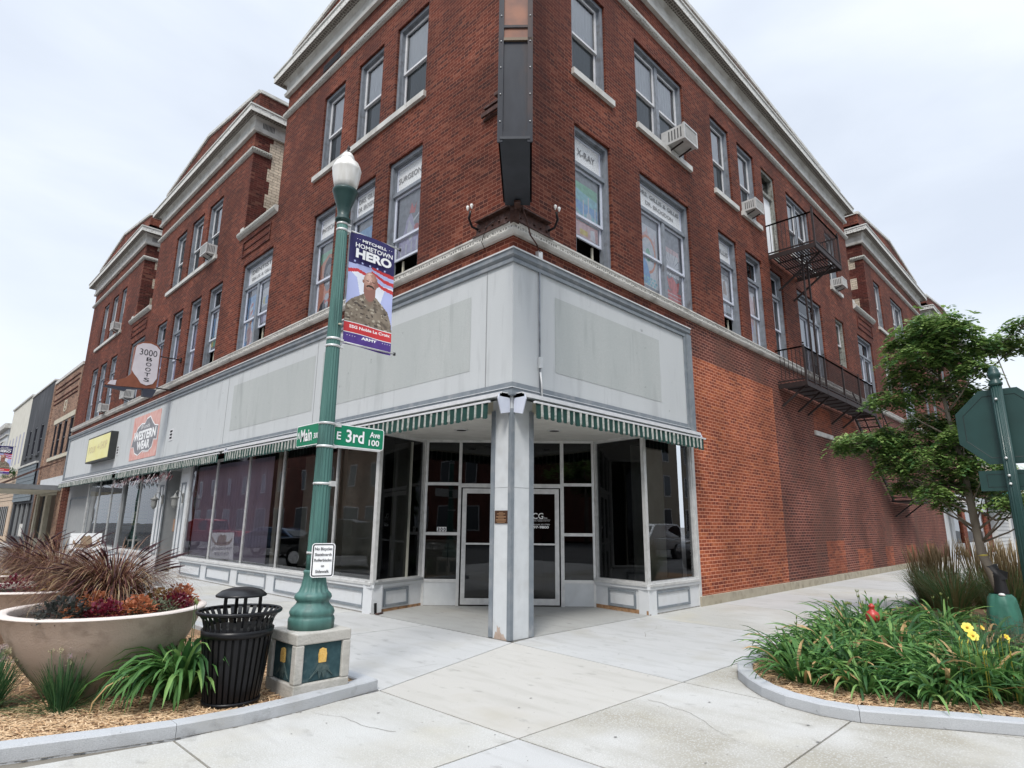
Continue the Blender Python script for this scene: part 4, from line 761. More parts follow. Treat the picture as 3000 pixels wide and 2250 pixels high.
for a, b in ((6.36, 6.62),):
    m.box((-.05, 0, a), (-.02, .85, b), RUST); m.box((-.14, 0, a-.02), (-.02, .85, a), RUST); m.box((-.14, 0, b), (-.02, .8, b+.02), RUST)
    m.box((0, -.05, a), (.85, -.02, b), RUST); m.box((0, -.14, a-.02), (.85, -.02, a), RUST); m.box((0, -.14, b), (.8, -.02, b+.02), RUST)
for k in range(5):
    m.lathe([(.02, -.02), (.02, .0)], (-.06, .12+k*.16, 6.49), RUST, 8); m.lathe([(.02, -.02), (.02, 0)], (.12+k*.16, -.06, 6.49), RUST, 8)
m.build("beam", br)
m = MB(); m.obox(c0*.3+dn*.16+Vector((0, 0, 6.55)), dr*.075, dn*.075, Vector((0, 0, .24)), RUST); m.obox(c0+dn*.3+Vector((0, 0, 6.5)), dr*.05, dn*.16, Vector((0, 0, .02)), RUST); m.build("post", br)
m = MB(); m.box((-.04, .28, 8.62), (.0, .75, 8.66), RUST); m.box((-.10, .28, 8.66), (-.06, .75, 8.74), RUST); m.box((-.08, .26, 8.82), (-.02, .7, 8.86), RUST); m.box((-.3, .05, 8.7), (-.06, .2, 8.76), RUST); solo(m, "wall_bracket", "small black steel bracket bolted to the brick left of the blade sign", "bracket")
m = MB(); pts = [c0+dn*.3+dr*.06+Vector((0, 0, 6.6)), c0+dn*.2+dr*.1+Vector((0, 0, 6.45)), Vector((.12, -.2, 6.35)), Vector((.22, -.17, 6.18)), Vector((.42, -.13, 6.1)), Vector((.53, -.1, 6.0))]
m.tube(pts, .014, RUST, 6); fbox(m, 'R', .49, .59, 5.88, 6.02, .04, .11, ALU); m.tube([P('L', .35, 6.5, .1), P('L', .5, 6.42, .14), P('L', .62, 6.2, .13), P('L', .6, 6.06, .06)], .007, IRON, 5); solo(m, "conduit", "thin brown cable looping from the blade sign down to a small junction box", "cable")
BULB = M("lamp_glass", (.75, .75, .72), .25)
for s_, lab in (('L', "pair of old clear floodlight bulbs on a bent arm left of the sign bracket"), ('R', "pair of old clear floodlight bulbs on a bent arm right of the sign bracket")):
    t_ = thing("flood_lamp", lab, "lamp", P(s_, .85, 6.5, 0), "floodlamp pairs at the brick corner"); m = MB()
    u = .78; m.tube([P(s_, u, 6.5, .06), P(s_, u+.08, 6.56, .14), P(s_, u+.10, 6.70, .2), P(s_, u+.04, 6.82, .22)], .022, CANB, 7); m.build("arm", t_)
    for q in (-.05, .05): m = MB(); m.lathe([(.010, -.04), (.014, -.025), (.026, .005), (.030, .025), (.02, .045), (.0, .052)], P(s_, u+.04+q, 6.87, .24), BULB, 12); m.build("bulb", t_)
# air conditioners : one prototype, copied
def make_ac():
    t = thing("air_conditioner", "x", "air conditioner"); m = MB(); AC = M("ac_white", (.46, .46, .45), .5, var=(.56, .56, .55), vs=6)
    m.box((-.31, -.42, .02), (.31, .12, .40), AC); m.box((-.33, -.44, .38), (.33, -.40, .42), AC); m.box((-.33, -.44, .0), (.33, -.40, .04), AC); m.box((-.33, -.44, .04), (-.29, -.40, .38), AC); m.box((.29, -.44, .04), (.33, -.40, .38), AC); m.build("housing", t)
    m = MB(); m.box((-.29, -.425, .04), (.29, -.419, .38), M("ac_coil", (.16, .165, .17), .5, .4))
    for k in range(13): m.box((-.29+k*.045, -.435, .04), (-.283+k*.045, -.426, .38), AC)
    for s_ in (-1, 1):
        for k in range(5): m.box((s_*.312, -.36+k*.07, .08), (s_*.316, -.33+k*.07, .34), M("ac_slot", (.1, .1, .1), .7))
    m.build("grille", t); m = MB(); m.bar((-.2, .1, -.12), (-.2, -.34, .0), .03, .03, IRON); m.bar((.2, .1, -.12), (.2, -.34, 0), .03, .03, IRON); m.build("support", t); return t
ac = make_ac(); acs = [('R', 5.42, 10.33, "large white window air conditioner on the upper sill right of the blade sign"), ('R', 9.62, 10.32, "white window air conditioner high on the wall beside the upper fire escape"), ('R', 17.3, 10.32, "white window air conditioner high on the wall beyond the upper fire escape"),
    ('L', 14.35, 10.33, "white air conditioner in a top floor window just left of the first light well"), ('L', 26.2, 10.33, "white air conditioner in a top floor window on the farthest bay"), ('L', 26.0, 6.38, "white air conditioner in a second floor window left of the boot sign"), ('L', 22.3, 6.5, "white air conditioner in the second floor window behind the boot sign")]
for i, (s_, u, z, lab) in enumerate(acs):
    o = ac if i == 0 else copy_tree(ac); o.location = P(s_, u, z, .02); o.rotation_euler = (0, 0, 0 if s_ == 'R' else -math.pi/2); o['label'] = lab; o['group'] = 'window air conditioners'
    if i == 0: o.scale = (.95, 1.1, 1.0)
    elif i in (1, 2): o.scale = (.85, .8, .8)
    elif i > 2: o.scale = (.85, .7, .9)
# fire escapes
def railing(mb, pts, zf, h=1.02, sp=.105, mt=IRON):
    for a, b in zip(pts[:-1], pts[1:]):
        a, b = Vector(a), Vector(b); L = (b-a).length; n_ = max(1, int(L/sp))
        for z in (zf+h, zf+.08, zf+h*.62 if h < 0 else zf+h): mb.bar((a.x, a.y, z), (b.x, b.y, z), .035, .035, mt)
        for k in range(1, n_): p = a+(b-a)*k/n_; mb.bar((p.x, p.y, zf+.08), (p.x, p.y, zf+h), .014, .014, mt)
def platform(fe, x0, x1, d, z, holes=()):
    m = MB(); n_ = int(d/.075)
    for k in range(n_+1): y = -.06-k*(d-.08)/n_; m.box((x0, y-.019, z-.02), (x1, y+.019, z), IRON)
    k = x0
    while k < x1: m.box((k, -d, z-.05), (k+.05, -.03, z-.021), IRON); k += .62
    m.box((x0, -d-.02, z-.12), (x1, -d, z+.02), IRON); m.box((x0-.02, -d, z-.12), (x0, 0, z+.02), IRON); m.box((x1, -d, z-.12), (x1+.02, 0, z+.02), IRON); m.build("platform", fe)
def braces(fe, xs, d, z, drop=.62):
    for x in xs: m = MB(); m.bar((x, -d+.08, z-.1), (x, -.02, z-drop), .05, .05, IRON); m.build("brace", fe)
fe = thing("fire_escape", "small dark iron fire escape balcony outside the third floor door", "fire escape", (12, 0, 9.5))
platform(fe, 10.95, 13.25, 1.32, 9.5); braces(fe, (11.5, 12.7), 1.32, 9.5, .95)
m = MB(); railing(m, [(10.95, 0, 0), (10.95, -1.32, 0), (13.25, -1.32, 0), (13.25, 0, 0)], 9.5, .98)
for x in (10.95, 13.25): m.bar((x, -1.32, 9.4), (x, -1.32, 10.58), .05, .05, IRON); m.lathe([(.0, -.03), (.035, 0), (.0, .04)], (x, -1.32, 10.62), IRON, 8)
m.build("railing", fe)
m = MB()
for x in (11.42, 11.86): m.bar((x, -.78, 5.5), (x, -.78, 9.45), .045, .045, IRON)
for k in range(3): m.bar((11.42, -.78, 5.8+k*1.9), (11.86, -.78, 5.8+k*1.9), .02, .02, IRON)
m.build("ladder", fe)
fe2 = thing("fire_escape", "long dark iron fire escape gallery at second floor level with stairs going down", "fire escape", (14, 0, 5.5))
platform(fe2, 10.8, 17.55, .76, 5.5); braces(fe2, (10.9, 12.1, 12.9, 15.1, 16.25), .76, 5.5, .6)
m = MB(); railing(m, [(10.8, 0, 0), (10.8, -.76, 0), (17.55, -.76, 0)], 5.5, 1.0)
for x in (10.8, 12.5, 14.2, 15.9, 17.55): m.bar((x, -.76, 5.4), (x, -.76, 6.55), .05, .05, IRON); m.lathe([(.0, -.03), (.035, 0), (.0, .04)], (x, -.76, 6.6), IRON, 8)
m.build("railing", fe2)
m = MB(); a0, a1 = Vector((17.5, 0, 5.42)), Vector((21.4, 0, 2.62))
for y in (-.12, -.76): m.bar((a0.x, y, a0.z), (a1.x, y, a1.z), .04, .16, IRON); m.bar((a0.x, y, a0.z+.95), (a1.x, y, a1.z+.95), .035, .035, IRON)
for k in range(13): p = a0+(a1-a0)*(k+.5)/13; m.box((p.x-.09, -.76, p.z-.01), (p.x+.09, -.12, p.z+.012), IRON)
for k in range(5): p = a0+(a1-a0)*(k)/4; m.bar((p.x, -.76, p.z), (p.x, -.76, p.z+.95), .025, .025, IRON)
m.build("stairs", fe2)
m = MB(); m.box((21.3, -.8, 2.56), (24.2, -.05, 2.62), IRON); m.bar((21.8, -.7, 2.55), (21.8, -.02, 2.0), .05, .05, IRON); m.bar((23.4, -.7, 2.55), (23.4, -.02, 2.0), .05, .05, IRON); railing(m, [(21.3, -.8, 0), (24.2, -.8, 0)], 2.62, .95, .14); m.build("landing", fe2)
# awnings
AG = M("awning_green", (.004, .034, .027), .8, var=(.008, .055, .044), vs=9); AW = M("awning_white", (.28, .29, .27), .8, var=(.46, .46, .43), vs=22, dirt=(.10, .15, .13), ds=12)
def awning(side, u0, u1, lab, hx=.0):
    t = thing("awning", lab, "awning", P(side, (u0+u1)/2, 3.35, 0), "green striped roll up awnings"); rs = random.Random(int(u0*10)+3)
    m = MB(); fbox(m, side, u0+hx, u1, 3.46, 3.52, .02, .24, WSASH); fbox(m, side, u0+hx, u1, 3.50, 3.535, .02, .20, WSASH)
    for u in (u0, u1-.02):
        nn = [P(side, u, z, d) for d, z in ((.02, 3.53), (.24, 3.50), (.27, 3.42), (.20, 3.20), (.02, 3.24))]; e = P(side, 1, 0, 0); m.slab(nn, Vector(e)*(.02), WSASHB)
    m.build("housing", t)
    m = MB(); r_ = FR[side][0]*(-1 if side == 'L' else 1)
    n_ = int((u1-u0-.2)/.12)
    for k in range(n_):   # rolled fabric bundle, folds
        a = u0+.12+k*(u1-u0-.22)/n_; b = a+(u1-u0-.22)/n_
        m.face([P(side, a, 3.46, .06), P(side, b, 3.46, .06), P(side, b, 3.40-.03*rs.random(), .22), P(side, a, 3.39, .22)], AG if k % 2 else AW); m.face([P(side, a, 3.39, .22), P(side, b, 3.39, .22), P(side, b, 3.37, .36), P(side, a, 3.37, .36)], AG if k % 2 else AW)
    m.build("fabric_roll", t)
    m = MB(); fbox(m, side, u0+.10, u1-.05, 3.355, 3.385, .335, .375, WSASH); m.build("front_rail", t)
    m = MB(); n_ = max(4, int((u1-u0-.2)/.078)); x = u0+.12; st = (u1-u0-.18)/n_; pv = .37
    for k in range(n_):
        wv = .37+rs.uniform(-.012, .012)+(.02 if k % 2 else -.01); nx = .37+rs.uniform(-.01, .01); lo = 3.15+rs.uniform(-.012, .01)-(.016 if k % 2 == 0 else -.012)
        mt = AG if k % 2 == 0 else AW; g = st*(.62 if k % 2 else 1.0); 
        wd = st*1.4*rs.uniform(.93, 1.06) if k % 2 == 0 else st*.6*rs.uniform(.8, 1.1)
        mid = 3.26
        m.face([P(side, x, lo, pv), P(side, x+wd*.5, lo-.008, wv), P(side, x+wd*.5, 3.357, wv-.005), P(side, x, 3.357, .365)], mt); m.face([P(side, x+wd*.5, lo-.008, wv), P(side, x+wd, lo, nx), P(side, x+wd, 3.357, .365), P(side, x+wd*.5, 3.357, wv-.005)], mt); x += wd; pv = nx
    m.build("valance", t); return t
awning('R', .02, 5.5, "green and white striped awning over the 3rd Avenue shop window"); awning('L', .02, 10.45, "green and white striped awning left of the corner column"); awning('L', 10.55, 21.3, "middle striped awning above the purple shop windows"); awning('L', 21.4, 32.2, "farthest striped awning under the yellow box sign")
# boot sign (perpendicular, in plane y = 16.2)
bt = thing("boot_sign", "brown and white cowboy boot sign reading 3000 BOOTS on two wall arms", "sign", (-1.1, 16.2, 5.6))
BL = M("boot_leather", (.20, .065, .035), .5, var=(.26, .09, .05), vs=5); BW = M("boot_shaft", (.60, .56, .60), .6, var=(.68, .64, .67), vs=4); BS = M("boot_sole", (.03, .035, .055), .6); BE = M("boot_edge", (.08, .03, .03), .6)
def ys(p, y=16.2): return [(x, y, z) for x, z in p]
m = MB(); m.slab(ys([(-1.36, 7.36), (-1.2, 7.46), (-1.0, 7.48), (-.82, 7.42), (-.68, 7.26), (-.66, 6.2), (-.68, 5.92), (-1.06, 5.86), (-1.5, 5.85), (-2.06, 5.78), (-2.14, 5.84), (-2.02, 5.98), (-1.8, 6.02), (-1.58, 6.14), (-1.45, 6.3), (-1.46, 7.2)], 16.12), (0, .16, 0), BL); m.build("boot", bt)
m = MB(); m.slab(ys([(-1.40, 7.28), (-1.25, 7.38), (-1.02, 7.41), (-.84, 7.36), (-.72, 7.24), (-.70, 6.25), (-.80, 6.05), (-.98, 5.97), (-1.15, 6.02), (-1.25, 6.16), (-1.38, 6.3), (-1.46, 6.42), (-1.43, 7.2)], 16.105), (0, .013, 0), BW); m.slab(ys([(-2.07, 5.84), (-1.85, 5.84), (-1.84, 6.01), (-2.0, 5.97)], 16.105), (0, .013, 0), BW); m.build("shaft_panel", bt)
m = MB(); m.slab(ys([(-2.15, 5.76), (-1.55, 5.70), (-1.5, 5.78), (-1.06, 5.84), (-1.04, 5.60), (-.76, 5.60), (-.66, 5.86), (-.7, 5.88), (-1.5, 5.82), (-2.1, 5.80)], 16.11), (0, .18, 0), BS); m.build("sole", bt)
m = MB(); text(m, "3000", (-1.05, 16.104, 6.98), (1, 0, 0), (0, 0, 1), .22, INK, width=.52, align='C')
for k, ch in enumerate("BOOTS"): text(m, ch, (-1.0, 16.104, 6.80-.175*k), (1, 0, 0), (0, 0, 1), .13, INK, width=.17, align='C', bold=.01)
m.build("lettering", bt)
m = MB(); m.tube([(-.72, 16.2, 7.05), (-.02, 16.2, 7.05)], .022, IRON, 6); m.tube([(-.7, 16.2, 5.95), (-.02, 16.2, 5.95)], .022, IRON, 6); m.box((-.05, 16.12, 6.98), (0, 16.28, 7.12), IRON); m.box((-.05, 16.12, 5.88), (0, 16.28, 6.02), IRON); m.build("bracket_arms", bt)
# wall signs on the grey band
yb = thing("box_sign", "dark framed box sign with a faded pale yellow face on the far grey band", "sign", (0, 25, 4.1))
m = MB(); fbox(m, 'L', 23.0, 27.0, 4.08, 5.22, .06, .32, M("sign_case", (.028, .03, .03), .6)); m.build("cabinet", yb)
m = MB(); fbox(m, 'L', 23.06, 26.9, 4.14, 5.16, .32, .326, M("faded_yellow", (.80, .74, .30), .5, var=(.84, .80, .42), vs=2)); fa = m.build("face", yb)
m = MB(); FLT = M("faded_sign_letters", (.62, .52, .33), .8); rr = FR['L'][0]
text(m, "POUR", P('L', 26.55, 4.5, .328), rr, (0, 0, 1), .3, FLT, width=1.25); text(m, "-&-", P('L', 25.05, 4.62, .328), rr, (0, 0, 1), .22, FLT, width=.45); text(m, "SHOP", P('L', 24.5, 4.55, .328), rr, (0, 0, 1), .36, FLT, width=1.1); m.build("lettering", yb)
ww = thing("wall_sign", "flat red and grey WESTERN WEAR sign panel on the grey band", "sign", (0, 19, 3.8))
m = MB(); WR = M("western_red", (.60, .22, .18), .6, var=(.74, .50, .45), vs=5, stretch=(1, 3, .6), dirt=(.7, .5, .45), ds=4); WG = M("western_grey", (.17, .175, .19), .6, var=(.28, .28, .30), vs=5)
fbox(m, 'L', 17.45, 20.8, 3.82, 5.5, .05, .062, WR)
pg = lambda pts, dd, mt: m.face([P('L', 20.8-x*3.35, 3.82+y*1.68, dd) for x, y in pts], mt)
pg([(.02, .30), (.06, .46), (.12, .60), (.2, .74), (.34, .82), (.46, .80), (.52, .9), (.64, .93), (.74, .80), (.84, .7), (.97, .66), (.98, .34), (.86, .36), (.84, .2), (.7, .12), (.5, .16), (.34, .08), (.2, .14), (.12, .3)], .066, WHITE); pg([(.035, .31), (.075, .46), (.135, .59), (.21, .71), (.34, .79), (.46, .77), (.52, .87), (.64, .90), (.74, .77), (.84, .67), (.965, .64), (.965, .36), (.85, .38), (.82, .22), (.7, .145), (.5, .185), (.34, .105), (.21, .165), (.13, .31)], .069, WG)
m.build("panel", ww); m = MB()
text(m, "Brands", P('L', 19.1, 4.96, .072), rr, (0, 0, 1), .16, WHITE, width=1.1, align='C', shear=.3); text(m, "WESTERN", P('L', 19.1, 4.56, .072), rr, (0, 0, 1), .33, WHITE, width=2.75, align='C', bold=.05); text(m, "WEAR", P('L', 19.1, 4.19, .072), rr, (0, 0, 1), .31, WHITE, width=1.6, align='C', bold=.05); text(m, "Store", P('L', 18.6, 4.02, .072), rr, (0, 0, 1), .12, WHITE, width=.8, align='C', shear=.3); m.build("lettering", ww)
for u0, u1, z0, z1, lab in ((15.82, 16.17, 4.21, 4.6, "small white slotted vent right of the WESTERN WEAR sign"), (22.55, 22.85, 4.2, 4.6, "small white slotted vent right of the yellow box sign")):
    v = thing("wall_vent", lab, "vent", P('L', u0, z0, .05)); m = MB(); fbox(m, 'L', u0, u1, z0, z1, .05, .065, WSASH); m.build("plate", v)
    m = MB()
    for k in range(3): fbox(m, 'L', u0+.06, u1-.06, z0+.06+k*.11, z0+.13+k*.11, .065, .068, BLACK)
    m.build("slots", v)
# wall lanterns
def lantern():
    t = thing("wall_lantern", "x", "lantern", group="carriage lanterns on the shop pilasters"); m = MB(); PW_ = M("pewter", (.20, .20, .19), .6, .2)
    m.tube([(-.02, 0, .15), (-.1, 0, .36), (-.2, 0, .36), (-.24, 0, .28)], .012, PW_, 6); m.box((-.03, -.05, .0), (0, .05, .3), PW_); m.build("arm", t)
    m = MB(); m.lathe([(.0, .30), (.02, .28), (.04, .22), (.13, .16), (.12, .14), (.085, .12), (.075, -.1), (.04, -.14), (0, -.18)], (-.24, 0, 0), PW_, 8); m.build("body", t); m = MB(); m.lathe([(.082, -.08), (.092, .11)], (-.24, 0, 0), M("lantern_glass", (.22, .22, .21), .3), 8, caps=False); m.build("glass", t); return t
ln = lantern()
for i, (y, lab) in enumerate(((14.05, "carriage lantern on the pilaster nearest the purple window"), (16.05, "carriage lantern on the pilaster left of the recessed doorway"))):
    o = ln if i == 0 else copy_tree(ln); o.location = (-.03, y, 2.12); o['label'] = lab
# garland under the far awning
m = MB(); rs = random.Random(5); GA = [M("garland_maroon", (.10, .015, .02), .8), M("garland_white", (.45, .40, .40), .8), M("garland_dark", (.03, .012, .012), .8)]
for k in range(230):
    y = 14.4+k*.03; z = 3.10-rs.uniform(0, .26); x = -.33+rs.uniform(-.05, .05); s_ = rs.uniform(.02, .05); m.mesh([(x, y-s_, z), (x, y+s_, z), (x-.03, y, z-s_*2.4), (x+.02, y, z+s_)], [(0, 1, 3), (0, 1, 2), (1, 3, 2), (0, 3, 2)], rs.choice(GA))
solo(m, "garland", "maroon and white garland hanging under the awning by the doorway", "garland")
# sandwich board
sb = thing("sandwich_board", "white sandwich board with a cowboy hat standing on the far sidewalk", "sign", (-1.95, 16.2, 0))
for nm, y0, y1, fc in (("front_panel", 16.0, 16.18, -1), ("back_panel", 16.42, 16.2, 1)):
    m = MB(); m.slab([(-2.35, y0, .02), (-1.55, y0, .02), (-1.55, y1, 1.2), (-2.35, y1, 1.2)], (0, .02, 0), WHITE); o = m.build(nm, sb)
    if fc < 0:
        m = MB(); r0, u0_, O = Vector((1, 0, 0)), Vector((0, .15, 1)).normalized(), Vector((-2.35, 15.995, .02)); HAT = M("hat_tan", (.28, .20, .13), .8, var=(.36, .27, .18), vs=9)
        pp = lambda pts, k=0: m.face([O+r0*(x*.8)+u0_*(y*1.18)-Vector((0, .003+k, 0)) for x, y in pts], HAT if k == 0 else M("hat_band", (.12, .07, .04), .8))
        pp([(.1, .86), (.2, .76), (.5, .70), (.8, .74), (.92, .9), (.96, .92), (.9, .76), (.8, .68), (.5, .64), (.2, .66), (.08, .78)]); pp([(.32, .70), (.34, .92), (.42, .96), (.5, .93), (.58, .96), (.66, .92), (.72, .71), (.5, .68)]); pp([(.31, .72), (.5, .69), (.72, .72), (.72, .75), (.5, .72), (.31, .75)], .002)
        for tx, z, h, wd in (("MERCHANDISE", .52, .09, .68), ("OUTLET", .36, .10, .5), ("Western", .2, .08, .5)): text(m, tx, O+r0*.4+u0_*(z*1.18)-Vector((0, .004, 0)), r0, u0_, h, INK, width=wd, align='C')
        m.build("printing", o)
# merchandise inside the far shop
mq = thing("mannequin", "dark mannequin in a red and white shirt behind the far shop glass", "mannequin", (1.1, 17.9, .55))
m = MB(); m.lathe([(.09, 0), (.11, .3), (.13, .55), (.15, .62)], (1.1, 17.9, .55), INK, 14); m.lathe([(.03, 1.2), (.07, 1.25), (.09, 1.36), (.07, 1.46), (0, 1.5)], (1.1, 17.9, .55), INK, 14); m.build("body", mq)
m = MB(); m.lathe([(.16, .58), (.17, .8), (.21, 1.08), (.17, 1.18), (.05, 1.22)], (1.1, 17.9, .55), M("shirt_print", (.62, .08, .06), .8, var=(.75, .70, .66), vs=9), 16); m.tube([(.92, 17.85, 1.68), (.84, 17.8, 1.4), (.95, 17.75, 1.2)], .05, M("shirt_print"), 8); m.build("shirt", mq)
for i, (y, z, h, col, lab) in enumerate(((17.3, .55, .35, (.5, .40, .12), "yellow wooden crate stack behind the far shop glass"), (24.2, 1.2, .7, (.25, .45, .5), "pale blue display case at the left of the far shop window"), (22.0, 1.4, .55, (.55, .48, .18), "yellow box on a shelf behind the far shop glass"))):
    m = MB(); mt = M("display_%d" % i, col, .7)
    for k in range(4): m.box((.7, y-.3, z+k*h/4+.01), (1.1, y+.3, z+(k+1)*h/4-.01), mt)
    m.box((.72, y-.28, z), (1.08, y+.28, z+h), DARKW); m.box((.75, y-.25, .02), (1.05, y+.25, z), DARKW); solo(m, "display_stack", lab, "display")
# black rubber wedge by the kick panel
m = MB(); m.bar((.06, 3.43, .0), (.0, 3.36, .19), .045, .045, CANB); m.bar((.0, 3.30, .02), (.16, 3.38, .02), .06, .02, RUST); solo(m, "door_stay", "short black stub of a broken door stay at the foot of the kick panel", "hardware")
# ================================================================== LAMP POST
LX, LY = -3.31, -.545
lp = thing("street_lamp", "green fluted cast iron street lamp with a white acorn globe on a concrete pedestal", "street lamp", (LX, LY, 0))
m = MB(); x0, x1, y0, y1 = -3.59, -3.03, -.83, -.27
m.box((x0, y0, 0.0), (x1, y1, .17), CONC); m.box((x0, y0, .50), (x1, y1, .60), CONC)
for a in (x0, x1-.085):
    for b in (y0, y1-.085): m.box((a, b, .17), (a+.085, b+.085, .50), CONC)
m.box((x0+.03, y0+.03, .17), (x1-.03, y1-.03, .50), M("panel_teal", (.012, .045, .055), .8, var=(.03, .075, .085), vs=16, dirt=(.12, .17, .17), ds=6))
o = m.build("pedestal", lp); bv = o.modifiers.new("b", 'BEVEL'); bv.width = .012; bv.segments = 2
CO = M("corn_yellow", (.72, .42, .09), .8, var=(.8, .52, .16), vs=40, bs=90, bstr=.8); HK = M("corn_husk", (.015, .04, .045), .8, var=(.10, .14, .13), vs=22)
for s_ in ('front', 'side'):
    m = MB(); O, r_, n_ = ((-3.31, y0+.028, 0), Vector((1, 0, 0)), Vector((0, -1, 0))) if s_ == 'front' else ((x0+.028, -.55, 0), Vector((0, -1, 0)), Vector((-1, 0, 0)))
    O = Vector(O); q = lambda pts, d, mt: m.slab([O+r_*a+Vector((0, 0, z))-n_*.0 for a, z in pts], n_*d, mt)
    q([(-.035, .33), (.035, .33), (.04, .40), (.03, .445), (0, .455), (-.03, .445), (-.04, .40)], .016, CO)
    q([(-.02, .34), (-.06, .27), (-.12, .2), (-.04, .26), (-.02, .19), (0, .25), (.02, .19), (.05, .26), (.12, .2), (.06, .28), (.02, .34)], .012, HK); m.build("corn_relief", lp)
def lam(prof, name, mt, par, n=48, flute=None): m = MB(); m.lathe(prof, (LX, LY, 0), mt, n, flute); return m.build(name, par)
lam([(.215, .60), (.218, .68), (.212, .70), (.20, .715), (.208, .73), (.213, .75), (.20, .78), (.165, .815), (.155, .83), (.15, .845), (.165, .86), (.178, .885), (.17, .91), (.155, .925), (.142, .94), (.125, .985), (.112, 1.05), (.106, 1.10), (.112, 1.115), (.112, 1.13), (.098, 1.14)], "base", GREENM, lp, 72, (.93, 1.07, 16, .12))
pts = [(.093, 1.13)]+[(.092-.0105*k, 1.15+k*1.24) for k in range(1)]
prof = [(.094-.034*(z-1.14)/3.76, z) for z in [1.14+3.76*k/24 for k in range(25)]]
lam(prof, "pole", GREENM, lp, 96, (1.2, 4.85, 16, .12))
lam([(.062, 4.90), (.085, 4.915), (.085, 4.94), (.066, 4.955), (.068, 5.03), (.085, 5.10), (.118, 5.20), (.13, 5.25), (.14, 5.27), (.14, 5.295), (.118, 5.31)], "capital", GREEND, lp, 40)
GLOBE = M("globe_white", (.72, .71, .67), .3, var=(.80, .79, .76), vs=7, stretch=(2, 2, .4), dirt=(.55, .52, .46), ds=3)
lam([(.115, 5.30), (.135, 5.38), (.155, 5.48), (.160, 5.54), (.165, 5.555), (.16, 5.57), (.15, 5.60), (.13, 5.64), (.085, 5.68), (.075, 5.70), (.078, 5.71), (.068, 5.74), (.045, 5.775), (.02, 5.79), (0, 5.795)], "globe", GLOBE, lp, 40)
lam([(.018, 5.78), (.022, 5.80), (.010, 5.82), (.022, 5.845), (.01, 5.87), (0, 5.90)], "finial", IRON, lp, 10)
for z, w_ in ((4.80, 0), (4.875, 0), (3.44, 0), (3.52, 0), (2.60, 0), (2.36, 0), (1.98, 1), (1.30, 0)):
    r_ = .094-.034*(z-1.14)/3.76+.003; m = MB(); m.lathe([(r_, -.012), (r_+.003, 0), (r_, .012)], (LX, LY, z), ALU, 24)
    if w_: m.box((LX+.03, LY-r_-.03, z-.025), (LX+.09, LY-r_+.02, z+.025), ALU)
    else: m.box((LX+r_-.03, LY-.05, z-.01), (LX+r_+.02, LY-.02, z+.01), ALU)
    m.build("clamp_band", lp)
m = MB(); m.lathe([(.02, -.006), (.02, .006)], (LX+.02, LY-.08, 3.68), BEIGE, 10); m.build("cover_cap", lp)
